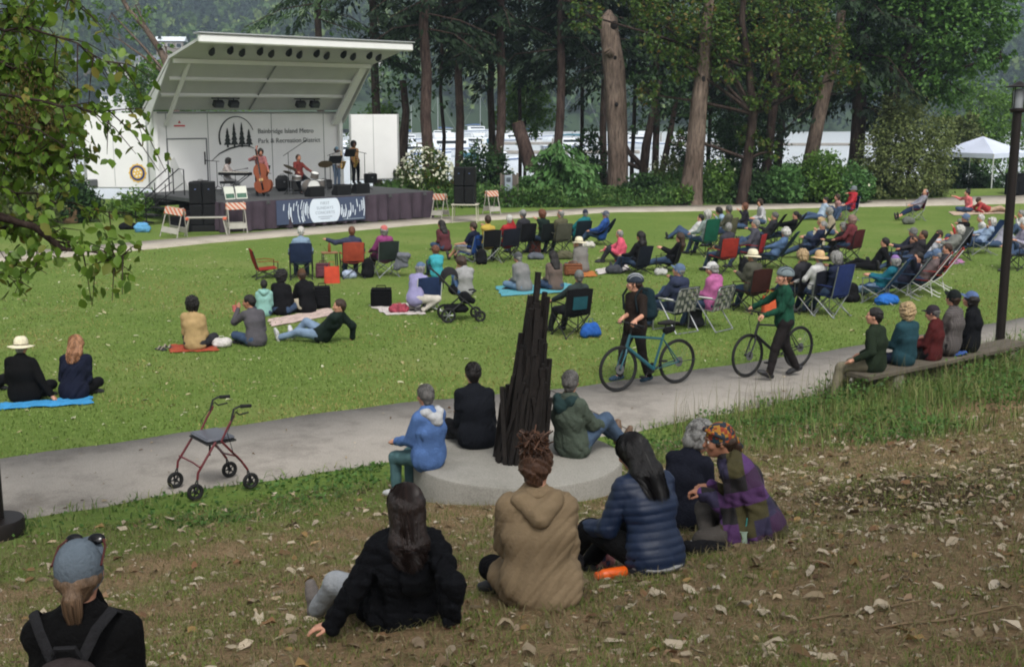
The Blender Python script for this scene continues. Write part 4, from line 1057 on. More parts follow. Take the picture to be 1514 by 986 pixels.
for x, h in ((-.42, .78), (-.12, .98), (.22, 1.0), (.54, .72)):
 y0 = -.40
 poly = [(-.04, 0), (.04, 0), (.04, .1)]
 for i in range(4):
  wv = .17 * (1 - i * .22); poly += [(wv, .1 + i * h * .2), (wv * .45, .1 + (i + .95) * h * .2)]
 poly += [(0, h)]
 poly += [(-a_, b_) for a_, b_ in poly[2:-1][::-1]]
 b.prism(poly, (c[0] + x, c[1], c[2] + y0), (1, 0, 0), (0, 0, 1), (0, -.012, 0))
b.build("emblem", INKD, wall, 0)
RS0, RS1 = .1, 9.0
prof = [(0, HZ + .06), (2.5, 6.02), (5.0, 6.58)]
b = MB()
for (f0, z0), (f1, z1) in zip(prof, prof[1:]):
 n_ = Vector((0, -(z1 - z0), -(f1 - f0))).normalized() * .1
 b.prism([(0, 0), (1, 0), (1, 1), (0, 1)], (RS0, SDEP - f0, z0), (RS1 - RS0, 0, 0), (0, -(f1 - f0), z1 - z0), -n_)
roof = b.build("canopy_roof", WHITE_SHADED, st, 0)
MB().rbox(((RS0 + RS1) / 2, SDEP - 5.08, 6.60), (RS1 - RS0 + .2, .22, .30), .05).build("fascia", WHITE, roof)
MB().rbox(((RS0 + RS1) / 2, SDEP - 5.0, 6.79), (RS1 - RS0 + .3, .5, .06), .02).build("fascia_cap", ALU, roof)
b = MB()
def rp(f, off=.0):
 for (f0, z0), (f1, z1) in zip(prof, prof[1:]):
  if f <= f1: return (SDEP - f, z0 + (z1 - z0) * (f - f0) / (f1 - f0) - off)
for f in (.85, 1.65): y, z = rp(f, .07); b.box(((RS0 + RS1) / 2, y, z), (RS1 - RS0 - .7, .09, .12), (-.65, 0, 0))
for f in (2.5,): y, z = rp(f, .08); b.box(((RS0 + RS1) / 2, y, z), (RS1 - RS0 - .3, .12, .16))
b.build("rib", WHITE, roof, 0)
b = MB(); y0, z0 = rp(.1, .06); y1, z1 = rp(2.45, .06); b.tube(((RS0 + RS1) / 2, y0, z0), ((RS0 + RS1) / 2, y1, z1), .035, None, 6); b.build("centre_rib", GREYL, roof)
for x, wd in ((.95, .12), (8.62, .34)):
 y1, z1 = rp(2.35, .05); MB().prism([(0, 0), (wd, 0), (wd, 1), (0, 1)], (x - wd / 2, SDEP - .15, HZ - .55), (1, 0, 0), (0, y1 - SDEP + .15, z1 - HZ + .55), (0, .1, .06)).build("strut", WHITE, roof, 0)
for x in (RS0 + .02, RS1 - .08):
 y1, z1 = rp(2.5, .02)
 MB().prism([(SDEP, HZ), (y1, z1), (SDEP - .25, HZ - .5)], (x, 0, 0), (0, 1, 0), (0, 0, 1), (.06, 0, 0)).build("side_panel", WHITE_SHADED, roof, 0)
for k in range(13):
 f = 4.1 + .5 * (k % 2) * .5; y, z = rp(f, .14)
 b = MB().lathe([(.10, -.16), (.12, -.05), (.07, .1), (.03, .16)], 10, (1.0 + k * .6, y, z), Matrix.Rotation(.9, 3, 'X')); b.build("lamp_can", BLACK if k % 2 else DARK, roof)
for x in (3.2, 6.9):
 y, z = rp(.75, .32)
 for dx in (-.33, .33):
  b = MB().rbox((x + dx, y, z), (.42, .22, .26), .03, (.5, 0, 0)); b.tube((x + dx, y, z + .1), (x + dx, y + .02, z + .3), .02); fl = b.build("floodlight", DARK, roof)
  MB().rbox((x + dx, y - .125, z - .06), (.34, .02, .2), .005, (.5, 0, 0)).build("lens", M("lamp_glass", (.25, .26, .27), .15), fl)
 MB().box((x, y + .03, z + .22), (1.2, .05, .05)).build("light_bar", BLACK, roof, 0)
for x in (WS0 + .02, WS1 - .05):
 MB().box((x, SDEP - .12, (HZ + DECK) / 2), (.16, .16, HZ - DECK)).build("corner_post", WHITE, st, 0)
def wing(uL, dL, uR, dR, z0, z1, seams, label=None):
 a = at_depth(uL, 170, dL); c = at_depth(uR, 170, dR)
 a, c = Vector(Sloc(a)), Vector(Sloc(c)); a.z = c.z = 0
 ex = (c - a); L_ = ex.length; ex.normalize(); ny = Vector((0, 0, 1)).cross(ex)
 wg = MB().prism([(0, z0), (L_, z0), (L_, z1), (0, z1)], a, ex, (0, 0, 1), ny * .08).build("wing_panel", WHITE, st, 0)
 b = MB()
 for s in seams: b.prism([(L_ * s - .012, z0 + .03), (L_ * s + .012, z0 + .03), (L_ * s + .012, z1 - .03), (L_ * s - .012, z1 - .03)], a - ny * .004, ex, (0, 0, 1), ny * .01)
 for s in (0.0, 1.0): b.prism([(L_ * s - .04, z0 - .05), (L_ * s + .04, z0 - .05), (L_ * s + .04, z1 + .02), (L_ * s - .04, z1 + .02)], a - ny * .03, ex, (0, 0, 1), ny * .05)
 b.prism([(0, z0 - .06), (L_, z0 - .06), (L_, z0), (0, z0)], a - ny * .02, ex, (0, 0, 1), ny * .1)
 b.build("panel_trim", ALU, wg, 0)
 return wg, a, ex, ny, L_
wl, wa, we, wn, wL = wing(121, 47.6, 216, 47.2, 1.12, 4.06, (.02, .46))
wing(216, 47.2, 246, 46.0, 1.10, 4.06, (.35,))
wr, ra_, re_, rn_, rL = wing(517, 52.4, 588, 53.6, 1.15, 4.0, (.48,))
q = at_depth(196, 257, 47.25); q = Vector(Sloc(q)); sc = (q - wa).dot(we)
GOLD = M("gold_print", (.86, .70, .30), .6, .05); NAVYP = M("navy_print", (.20, .24, .42), .6, .05)
ctr = wa + we * sc + Vector((0, 0, q.z)) - wn * .012
def flat(poly, off, m, nm): return MB().prism(poly, ctr - wn * off, we, (0, 0, 1), -wn * .004).build(nm, m, wl, 0)
gear = []
for k in range(48):
 r_ = .40 if k % 2 == 0 else .355
 if (k // 1) % 4 in (2, 3): r_ = .36
 a = 2 * math.pi * k / 48; gear.append((r_ * math.cos(a), r_ * math.sin(a)))
circ = lambda r_: [(r_ * math.cos(2 * math.pi * k / 40), r_ * math.sin(2 * math.pi * k / 40)) for k in range(40)]
flat(gear, 0, GOLD, "emblem"); flat(circ(.31), .005, NAVYP, "emblem"); flat(circ(.22), .010, GOLD, "emblem")
b = MB()
for k in range(6):
 a = k * math.pi / 3 + .2
 cx, cz = .135 * math.cos(a), .135 * math.sin(a)
 b.prism([(cx + .042 * math.cos(t_ * math.pi / 4), cz + .042 * math.sin(t_ * math.pi / 4)) for t_ in range(8)], ctr - wn * .015, we, (0, 0, 1), -wn * .004)
b.prism([(.03 * math.cos(t_ * math.pi / 4), .03 * math.sin(t_ * math.pi / 4)) for t_ in range(8)], ctr - wn * .015, we, (0, 0, 1), -wn * .004)
b.build("emblem", WHITE, wl, 0)
MB().rbox(wa + we * .35 + Vector((0, 0, 1.28)) - wn * .12, (.34, .2, .3), .03).build("winch", STEEL, wl)
MB().rbox(ra_ + re_ * (rL - .18) + Vector((0, 0, 1.35)) - rn_ * .12, (.25, .2, .3), .03).build("winch", DARK, wr)
MB().box((4.7, SDEP + .5, .75), (8.2, .7, .5)).build("chassis", M("chassis", (.14, .14, .14), .7), st, 0)
MB().box((4.7, SDEP + .38, 2.6), (8.2, .5, 3.0)).build("trailer_body", WHITE, st, 0)
for x in (2, 7):
 for sd in (.2, .8):
  MB().lathe([(.16, -.12), (.33, -.11), (.36, 0), (.33, .11), (.16, .12)], 18, (x, SDEP + sd, .36), Matrix.Rotation(math.pi / 2, 3, 'Y')).build("wheel", BLACK, st)
for x in (.8, 4.5, 8.2): MB().tube((x, 1.0, 0), (x, 1.0, DECK - .15), .05).build("jack_leg", STEEL, st)
sk = MB(); rows = [[], [], []]
path = [(-.06, 1.6), (-.06, -.02), (SLEN + .47, -.02), (SLEN + .47, 4.5)]
n = 0
for (x0, y0), (x1, y1) in zip(path, path[1:]):
 L_ = math.hypot(x1 - x0, y1 - y0); k = int(L_ / .07)
 for i in range(k):
  s = i / k; nx, ny = (y1 - y0) / L_, -(x1 - x0) / L_
  ph = n * .9 + 1.6 * math.sin(n * .07)
  for r_, (z, amp) in enumerate(((DECK - .02, .02), (.55, .07), (.03, .10))):
   a_ = amp * (math.sin(ph) + .5 * math.sin(ph * .37 + 1)); rows[r_].append((x0 + (x1 - x0) * s + nx * a_, y0 + (y1 - y0) * s + ny * a_, z + (.015 * math.sin(n * .5) if r_ == 2 else 0)))
  n += 1
sk.sheet(rows, .012)
sk.build("skirt", M("skirt_cloth", (.25, .21, .245), .85, .25, 2, .2, 30), st, 60)
BS0, BS1 = Sloc(at_plane(429, 337, .12))[0], Sloc(at_plane(556, 327, .12))[0]
BW = BS1 - BS0
ban = thing("banner", "dark blue concert banner with a white disc hung on the stage skirt", "banner", S(BS0, -.13, .14), SYAW)
SLATE = M("banner_blue", (.25, .29, .38), .7, .08, 2); PALE = M("banner_white", (.80, .84, .88), .7, .03, 2); PALEG = M("banner_grey", (.52, .57, .62), .7, .03, 2)
BH = DECK - .18
MB().sheet([[(BW * i / 14, .012 * math.sin(i * .9), z) for i in range(15)] for z in (0, BH / 2, BH)], .01).build("cloth", SLATE, ban, 60)
cx = BW * .53
def bflat(poly, y, m, nm): return MB().prism(poly, (0, y, 0), (1, 0, 0), (0, 0, 1), (0, -.004, 0)).build(nm, m, ban, 0)
poly = []
rr = .66
for k in range(48):
 a = 2 * math.pi * k / 48; poly.append((cx + rr * 1.0 * math.cos(a), min(BH - .01, max(.01, BH / 2 + rr * math.sin(a)))))
bflat(poly, -.024, PALE, "disc")
b = MB(); g = np.random.default_rng(3)
for k in range(120):
 a = g.uniform(0, 2 * math.pi); r_ = g.uniform(.74, 1.9); da = g.uniform(.05, .16) / r_ * 1.6
 q = [(cx + r_ * math.cos(a + s) , BH / 2 + r_ * math.sin(a + s)) for s in np.linspace(-da, da, 5)]
 if all(.04 < x < BW - .04 and .03 < z < BH - .03 for x, z in q):
  b.path([(x, -.026, z) for x, z in q], .016, 5, flat=.3, hint=(0, 1, 0))
for k in range(44):
 sd = -1 if k % 2 else 1
 a = (0 if sd > 0 else math.pi) + g.uniform(-.42, .42); r_ = .72 + .10 * (k // 2 % 12); da = g.uniform(.08, .2) / r_
 q = [(cx + r_ * math.cos(a + s), BH / 2 + r_ * math.sin(a + s)) for s in np.linspace(-da, da, 6)]
 if all(.04 < x < BW - .04 and .03 < z < BH - .03 for x, z in q): b.path([(x, -.027, z) for x, z in q], .018, 5, flat=.3, hint=(0, 1, 0))
b.build("print_strokes", PALE, ban, 0)
for s_, z, sz in (("FIRST", .665, .145), ("SUNDAYS", .495, .145), ("CONCERTS", .325, .145)):
 text("lettering", s_, sz, (cx, -.032, z * BH / .87 - .02), (math.pi / 2, 0, 0), PALEG, ban, 'CENTER', .002, 1.15)
b = MB()
for z, wv in ((.2, .6), (.13, .4)): b.box((cx, -.031, z), (wv, .004, .022))
b.box((BW * .86, -.026, .06), (BW * .24, .004, .03)); b.build("small_print", PALEG, ban, 0)
sr = thing("stage_stair", "dark steel stair and handrail at the deck's left end", "stairs", S(.35, 4.6, 0), SYAW)
b = MB()
for k in range(4): b.rbox((-.35 - k * .3, 0, DECK - .22 - k * .24), (.3, .9, .05), .01)
b.build("step", DARK, sr)
for y in (-.46, .46):
 b = MB(); b.path([(.15, y, DECK + .0), (.15, y, DECK + .95), (-.05, y, DECK + .98), (-1.4, y, .98), (-1.4, y, .05)], .022, 7); b.tube((-.6, y, .4), (-.6, y, 1.5), .018); b.tube((.1, y, DECK + .45), (-1.4, y, .5), .016); b.build("handrail", BLACK, sr)
# ---- sound gear
def pa(loc, rz, label, hgt, wd, dep, two=True):
 t = thing("loudspeaker_stack", label, "loudspeaker", loc, rz, "loudspeakers beside the stage")
 n = 2 if two else 1
 G = M("speaker_grille", (.05, .05, .055), .85, .2, 80, .5, 300)
 for k in range(n):
  x = (k - (n - 1) / 2) * wd / n
  for (z0, h_, nm) in ((0, hgt * .48, "subwoofer"), (hgt * .485, hgt * .515, "top_box")):
   c_ = MB().rbox((x, 0, z0 + h_ / 2), (wd / n - .015, dep, h_ - .01), .02).build(nm, BLACK, t)
   MB().rbox((x, -dep / 2 - .008, z0 + h_ / 2), (wd / n - .06, .02, h_ - .07), .008).build("grille", G, c_)
   if nm == "top_box": MB().rbox((x, -dep / 2 - .02, z0 + h_ * .68), (.05, .01, .03), .003).build("badge", M("badge_blue", (.35, .42, .6), .5), c_)
 return t
p = at_depth(301, 324, 41.5); p.z = 0
spk_l = pa((p.x, p.y, .22), R(12), "tall black twin loudspeaker stack at the left front of the stage", 1.5, .90, .6)
tag(MB().rbox((p.x, p.y, .11), (1.0, .7, .22), .02, (0, 0, R(12))).build("speaker_riser", BLACK), "low black riser under the left loudspeaker stack", "riser")
p = at_depth(688, 302, 44.5)
spk_z = p.z + .02
pa((p.x, p.y, spk_z), R(-6), "black twin loudspeaker stack on a low white table right of the stage", 1.36, .80, .55)
TBL = M("table_top", (.72, .70, .64), .6, .06, 4); LEGM = metal("pale_leg", (.72, .70, .63), .5, .3)
t = thing("folding_table", "low white folding table under the right loudspeaker stack", "table", (p.x, p.y, 0), R(-6))
MB().rbox((0, 0, spk_z - .03), (1.0, .6, .05), .012).build("tabletop", TBL, t)
for sx in (-.44, .44):
 for sy in (-.24, .24): MB().tube((sx, sy, spk_z - .05), (sx * 1.06, sy * 1.1, 0), .02).build("leg", LEGM, t)
for (u, v, lb) in ((466, 291, "black wedge monitor at the deck edge left of its two neighbours"), (505, 288.5, "middle black wedge monitor in the row at the deck edge"), (533, 286, "black wedge monitor in front of the standing saxophone player")):
 q = Sloc(at_plane(u, v, DECK)); t = thing("stage_monitor", lb, "monitor speaker", S(q[0], max(q[1], .3), DECK), SYAW, "wedge monitors")
 MB().prism([(-.22, 0), (.2, 0), (.2, .36), (.02, .38), (-.22, .12)], (-.30, 0, 0), (0, -1, 0), (0, 0, 1), (.6, 0, 0)).build("cabinet", BLACK, t, 0)
 n_ = Vector((0, .1, .24)).normalized()
 MB().prism([(0, 0), (.54, 0), (.54, .30), (0, .30)], (-.27, -(-.215) - 0, .137), (1, 0, 0), Vector((0, -.235, .255)).normalized(), Vector((0, .255, .235)).normalized() * .012).build("grille", M("speaker_grille2", (.16, .16, .17), .8, .2, 80), t, 0)
def mic_stand(u, v, label, boom=(-.7, 0, .25), h=1.3):
 q = at_plane(u, v, DECK); t = thing("microphone_stand", label, "microphone stand", (q.x, q.y, DECK), 0, "microphone stands")
 b = MB()
 for k in range(3): b.tube((0, 0, .18), (.3 * math.cos(k * 2.1), .3 * math.sin(k * 2.1), .01), .012)
 b.build("tripod", BLACK, t); MB().tube((0, 0, .15), (0, 0, h), .012).build("pole", BLACK, t)
 B_ = Vector(boom); p0 = Vector((0, 0, h)) - B_ * .35; p1 = Vector((0, 0, h)) + B_
 MB().tube(p0, p1, .011).build("boom", BLACK, t)
 MB().path([p1, p1 + B_.normalized() * .1, p1 + B_.normalized() * .17], [.014, .02, .026], 8).build("microphone", DARK, t)
mic_stand(428, 287, "tall microphone stand with a long boom left of the drummer", (.55, 0, .36), 1.55)
mic_stand(349, 288, "short microphone stand in front of the double bass", (.3, .1, .05), .9)
mic_stand(489, 282, "microphone stand between the drummer and the singer", (.28, -.1, .1), 1.4)
mic_stand(540, 281, "microphone stand at the saxophone player's right", (-.25, .1, .05), 1.45)
mic_stand(322, 282, "microphone stand at the pianist's mouth", (-.3, 0, .02), 1.15)
def music_stand(u, v, label, h, rz, wd=.52):
 q = at_plane(u, v, DECK); t = thing("music_stand", label, "music stand", (q.x, q.y, DECK), rz, "music stands")
 b = MB()
 for k in range(3): b.tube((0, 0, .2), (.28 * math.cos(k * 2.1 + .4), .28 * math.sin(k * 2.1 + .4), .01), .011)
 b.build("tripod", BLACK, t); MB().tube((0, 0, .15), (0, 0, h), .012).build("pole", BLACK, t)
 MB().rbox((0, 0, h + .12), (wd, .03, .33), .01, (.45, 0, 0)).build("desk", BLACK, t)
 MB().rbox((0, -.09, h - .03), (wd, .07, .015), .005).build("ledge", BLACK, t)
music_stand(391, 290, "black music stand in front of the double bass", .85, SYAW)
music_stand(497, 281, "black music stand in front of the singer", 1.08, SYAW, .6)
music_stand(519, 279, "black music stand in front of the standing saxophone player", 1.32, SYAW)
q = at_plane(349, 288, DECK)
t = thing("keyboard", "black stage keyboard on a stand beside the pianist", "keyboard", (q.x, q.y, DECK), SYAW + R(-55))
MB().rbox((0, 0, .78), (1.25, .34, .11), .02).build("case", BLACK, t)
MB().box((0, -.05, .842), (1.12, .16, .014)).build("white_keys", M("ivory", (.85, .84, .80), .4), t, 0)
b = MB()
for k in range(28):
 if k % 7 not in (2, 6): b.box((-.53 + k * .0395, -.02, .854), (.02, .1, .014))
b.build("black_keys", BLACK, t, 0)
for y in (-.16, .16):
 b = MB(); b.tube((-.5, y, .02), (.5, y, .72), .02); b.tube((.5, y, .02), (-.5, y, .72), .02); b.build("stand_leg", STEEL, t)
q = at_plane(337, 289, DECK); t = thing("piano_stool", "black padded stool under the pianist", "stool", (q.x, q.y, DECK), SYAW)
MB().rbox((0, 0, .48), (.5, .36, .08), .03).build("seat", BLACK, t)
for sx in (-.2, .2): MB().path([(sx, -.15, .44), (sx * 1.1, .15, .02)], .016, 6).build("leg", STEEL, t); MB().path([(sx, .15, .44), (sx * 1.1, -.15, .02)], .016, 6).build("leg", STEEL, t)
q = at_plane(453, 287, DECK)
DX = Vector((q.x, q.y, DECK))
t = thing("drum_kit", "white-headed drum kit with dark cymbals around the seated drummer", "drums", DX, SYAW)
DRM = M("drum_shell", (.42, .40, .38), .35, .1, 5); HEAD = M("drum_head", (.83, .83, .81), .5, .04, 4); BRASS = metal("cymbal_bronze", (.28, .235, .16), .4, .8)
def drum(c, r_, h_, Mx, nm):
 d_ = MB().lathe([(r_ * .98, -h_ / 2), (r_, -h_ / 2 + .02), (r_, h_ / 2 - .02), (r_ * .98, h_ / 2)], 24, c, Mx).build(nm, DRM, t)
 MB().lathe([(r_ * .97, 0), (.001, .004)], 24, Vector(c) + Mx @ Vector((0, 0, h_ / 2)), Mx).build("head", HEAD, d_)
 b = MB()
 for z in (-h_ / 2, h_ / 2): b.path([Vector(c) + Mx @ Vector((r_ * 1.02 * math.cos(a), r_ * 1.02 * math.sin(a), z)) for a in [2 * math.pi * i / 24 for i in range(24)]], .014, 6, closed=True)
 b.build("hoop", STEEL, d_)
drum((0, -.35, .28), .27, .42, Matrix.Rotation(math.pi / 2, 3, 'X'), "bass_drum")
drum((-.42, -.02, .62), .18, .14, Matrix.Rotation(.15, 3, 'X'), "snare_drum")
drum((.62, .1, .32), .22, .36, Matrix.Rotation(.1, 3, 'X'), "floor_tom")
drum((.22, -.28, .70), .15, .2, Matrix.Rotation(.35, 3, 'X'), "rack_tom")
for (x, y, z, r_, tl) in ((-.75, -.15, 1.02, .27, .25), (.78, -.15, 1.10, .28, -.3), (-.62, .25, .82, .19, .1)):
 cy = MB().lathe([(.02, .03), (.05, .028), (r_ * .5, .015), (r_, 0), (r_ * .5, .008), (.02, .02)], 24, (x, y, z), Matrix.Rotation(tl, 3, 'Y') @ Matrix.Rotation(.35, 3, 'X')).build("cymbal", BRASS, t)
 b = MB(); b.tube((x, y, .1), (x, y, z), .012)
 for k in range(3): b.tube((x, y, .25), (x + .25 * math.cos(k * 2.1), y + .25 * math.sin(k * 2.1), .01), .01)
 b.build("cymbal_stand", STEEL, cy)
t = thing("drum_throne", "round black stool under the drummer", "stool", DX + SM @ Vector((0, .45, 0)), 0)
MB().lathe([(.15, .46), (.17, .48), (.17, .53), (.1, .56), (.001, .56)], 16).build("seat", BLACK, t); MB().tube((0, 0, .02), (0, 0, .48), .02).build("leg", STEEL, t)
for (u, v, w_, h_, lb, nm, r_) in ((418, 283, .62, .62, "black round-cornered instrument case leaning behind the double bass", "instrument_case", .25), (436, 283, .45, .42, "small black amplifier left of the bass drum", "amplifier", .04), (480, 279, .6, .36, "low black amplifier between the drums and the singer", "amplifier", .04), (548, 271, .55, .42, "black case at the deck's right back corner", "equipment_case", .04), (297, 287, .6, .5, "black case behind the left loudspeakers", "equipment_case", .04)):
 q = at_plane(u, v, DECK); t = thing(nm, lb, "case" if "case" in nm else "amplifier", (q.x, q.y, DECK), SYAW)
 MB().rbox((0, 0, h_ / 2), (w_, .3, h_), r_).build("body", BLACK, t); MB().path([(-.1, 0, h_), (-.08, 0, h_ + .04), (.08, 0, h_ + .04), (.1, 0, h_)], .012, 6).build("handle", DARK, t)
 if nm == "amplifier": MB().rbox((0, -.155, h_ * .45), (w_ - .08, .02, h_ * .7), .01).build("grille", M("amp_cloth", (.16, .16, .16), .9), t)
 else: MB().rbox((0, -.155, h_ * .6), (.08, .02, .05), .005).build("latch", STEEL, t)
for (u, v, lb, rz) in ((341, 295, "white poster board with a green picture leaning at the deck's front", .15), (358, 294, "second white poster board right of the first at the deck's front", -.1)):
 q = at_plane(u, v, DECK); t = thing("poster_board", lb, "poster board", (q.x, q.y, DECK), SYAW + rz, "poster boards on the deck")
 MB().box((0, .06, .22), (.42, .015, .46), (-.28, 0, 0)).build("board", M("poster_white", (.80, .81, .76), .7, .04, 3), t, 0)
 MB().box((0, .02, .12), (.36, .008, .16), (-.28, 0, 0)).build("picture", M("poster_green", (.30, .43, .36), .7, .4, 9), t, 0)
 MB().tube((0, .1, .3), (0, .3, 0.0), .012).build("prop_leg", STEEL, t)
# ================================================================== PEOPLE: bodies as continuous surfaces grown from smooth-blended limbs
def surf_nets(Fv, org, h):
 S_ = Fv < 0
 nx, ny, nz = Fv.shape
 c = np.zeros((nx - 1, ny - 1, nz - 1), np.int8)
 for dx in (0, 1):
  for dy in (0, 1):
   for dz in (0, 1): c += S_[dx:nx - 1 + dx, dy:ny - 1 + dy, dz:nz - 1 + dz]
 mask = (c > 0) & (c < 8)
 cells = np.argwhere(mask)
 if len(cells) == 0: return np.zeros((0, 3)), np.zeros((0, 4), int)
 idx = -np.ones(mask.shape, np.int64); idx[mask] = np.arange(len(cells))
 acc = np.zeros((len(cells), 3)); cnt = np.zeros(len(cells))
 i, j, k = cells.T
 corners = [(a, b, d) for a in (0, 1) for b in (0, 1) for d in (0, 1)]
 val = {q: Fv[i + q[0], j + q[1], k + q[2]] for q in corners}
 for q in corners:
  for ax in range(3):
   if q[ax] == 0:
    r_ = list(q); r_[ax] = 1; r_ = tuple(r_)
    a, b = val[q], val[r_]
    cr = (a < 0) != (b < 0)
    t = np.where(cr, a / np.where(cr, a - b, 1), 0)
    p = np.tile(np.array(q, float), (len(cells), 1)); p[:, ax] = t
    acc[cr] += p[cr]; cnt[cr] += 1
 V = (cells + acc / cnt[:, None]) * h + org
 faces = []
 for ax in range(3):
  sl0 = [slice(1, -1)] * 3; sl0[ax] = slice(0, -1)
  sl1 = [slice(1, -1)] * 3; sl1[ax] = slice(1, None)
  A, B = S_[tuple(sl0)], S_[tuple(sl1)]
  for flip, cr in ((False, A & ~B), (True, ~A & B)):
   e = np.argwhere(cr)
   if len(e) == 0: continue
   off = np.ones(3, int); off[ax] = 0
   e = e + off
   u, v = (ax + 1) % 3, (ax + 2) % 3
   def cell(du, dv):
    q = e.copy(); q[:, u] += du; q[:, v] += dv
    return idx[q[:, 0], q[:, 1], q[:, 2]]
   quad = np.stack([cell(-1, -1), cell(0, -1), cell(0, 0), cell(-1, 0)], 1)
   if flip: quad = quad[:, ::-1]
   faces.append(quad)
 Q = np.concatenate(faces)
 return V, Q[(Q >= 0).all(1)]
class Sdf:
 def __init__(self): self.p = []
 def cap(self, a, b, ra, rb=None, k=.03, side=None, sx=1.0, op=1):
  self.p.append((np.array(a, float), np.array(b, float), ra, ra if rb is None else rb, k, None if side is None else np.array(side, float), sx, op)); return self
 def ell(self, c, Mx, r_, k=.02, op=1):
  self.p.append(('e', np.array(c, float), np.array(Mx), np.array(r_, float), k, op)); return self
 def mesh(self, res, noise=0.0, nf=14.0, seed=0, inflate=0.0, ribs=None, clip=None, fold=None, seam=None):
  lo = np.full(3, 1e9); hi = -lo
  for q in self.p:
   if isinstance(q[0], str):
    if q[5] > 0: lo = np.minimum(lo, q[1] - q[3].max()); hi = np.maximum(hi, q[1] + q[3].max())
   elif q[7] > 0:
    m_ = max(q[2], q[3]) * max(1, q[6]); lo = np.minimum(lo, np.minimum(q[0], q[1]) - m_); hi = np.maximum(hi, np.maximum(q[0], q[1]) + m_)
  pad = res * 2.5 + inflate + noise * 2
  lo -= pad; hi += pad
  n = np.ceil((hi - lo) / res).astype(int) + 1
  Fv = np.full(tuple(n), .25, np.float32)
  ax = [lo[d] + np.arange(n[d]) * res for d in range(3)]
  for q in self.p:
   if isinstance(q[0], str):
    _, c, Mx, r_, k, op = q
    bl, bh = c - r_.max(), c + r_.max()
   else:
    a, b, ra, rb, k, side, sx, op = q
    m_ = max(ra, rb) * max(1, sx); bl, bh = np.minimum(a, b) - m_, np.maximum(a, b) + m_
   mg = k + res * 2 + inflate
   i0 = np.clip(np.floor((bl - mg - lo) / res).astype(int), 0, n - 1); i1 = np.clip(np.ceil((bh + mg - lo) / res).astype(int) + 1, 1, n)
   if (i1 <= i0).any(): continue
   X = ax[0][i0[0]:i1[0]][:, None, None]; Y = ax[1][i0[1]:i1[1]][None, :, None]; Z = ax[2][i0[2]:i1[2]][None, None, :]
   if isinstance(q[0], str):
    x, y, z = X - c[0], Y - c[1], Z - c[2]
    e = [(Mx[0, d] * x + Mx[1, d] * y + Mx[2, d] * z) / r_[d] for d in range(3)]
    d_ = (np.sqrt(e[0] ** 2 + e[1] ** 2 + e[2] ** 2) - 1) * r_.min()
   else:
    ab = b - a; L2 = max(1e-9, ab @ ab)
    x, y, z = X - a[0], Y - a[1], Z - a[2]
    t = np.clip((x * ab[0] + y * ab[1] + z * ab[2]) / L2, 0, 1)
    x, y, z = x - t * ab[0], y - t * ab[1], z - t * ab[2]
    d2 = x * x + y * y + z * z
    if side is not None and sx != 1:
     s = x * side[0] + y * side[1] + z * side[2]; d2 = np.maximum(d2 - s * s * (1 - 1 / sx ** 2), 0)
    d_ = np.sqrt(d2) - (ra + (rb - ra) * t)
   sl = tuple(slice(i0[d], i1[d]) for d in range(3))
   o = Fv[sl]
   if op < 0:
    d_ = -d_; hq = np.maximum(k - np.abs(o - d_), 0) / max(k, 1e-6); Fv[sl] = np.maximum(o, d_) + hq * hq * k * .25
   else:
    hq = np.maximum(k - np.abs(o - d_), 0) / max(k, 1e-6); Fv[sl] = np.minimum(o, d_) - hq * hq * k * .25
  if inflate: Fv -= inflate
  if noise:
   g = np.random.default_rng(seed)
   X = ax[0][:, None, None]; Y = ax[1][None, :, None]; Z = ax[2][None, None, :]
   if fold is not None:
    fd = np.array(fold, float); fd /= np.linalg.norm(fd); dt = (X * fd[0] + Y * fd[1] + Z * fd[2]) * .72
    X, Y, Z = X - fd[0] * dt, Y - fd[1] * dt, Z - fd[2] * dt
   N_ = 0
   for f in (1.0, 1.7, 2.6):
    w1, w2, w3 = g.normal(size=(3, 3)) * nf * f * .55
    ph = g.uniform(0, 6.3, 3)
    u_ = np.sin(w2[0] * X + w2[1] * Y + w2[2] * Z + ph[1]) * 1.5
    N_ = N_ + (1 - 2 * np.abs(np.sin(.5 * (w1[0] * X + w1[1] * Y + w1[2] * Z) + ph[0] + u_))) / f
   Fv += (noise * N_).astype(np.float32)
  if seam is not None:
   for (p0, d_, am, wd_) in seam:
    sq = (ax[0][:, None, None] - p0[0]) * d_[0] + (ax[1][None, :, None] - p0[1]) * d_[1] + (ax[2][None, None, :] - p0[2]) * d_[2]
    Fv += (am * np.exp(-(sq / wd_) ** 2)).astype(np.float32)
  if ribs:
   p0, d_, wl_, am = ribs
   s = (ax[0][:, None, None] - p0[0]) * d_[0] + (ax[1][None, :, None] - p0[1]) * d_[1] + (ax[2][None, None, :] - p0[2]) * d_[2]
   Fv += (am * np.abs(np.cos(s * math.pi / wl_)) ** 6).astype(np.float32)
  if clip:
   p0, n_ = clip
   s = (ax[0][:, None, None] - p0[0]) * n_[0] + (ax[1][None, :, None] - p0[1]) * n_[1] + (ax[2][None, None, :] - p0[2]) * n_[2]
   Fv = np.maximum(Fv, s.astype(np.float32))
  return surf_nets(Fv, lo, res)
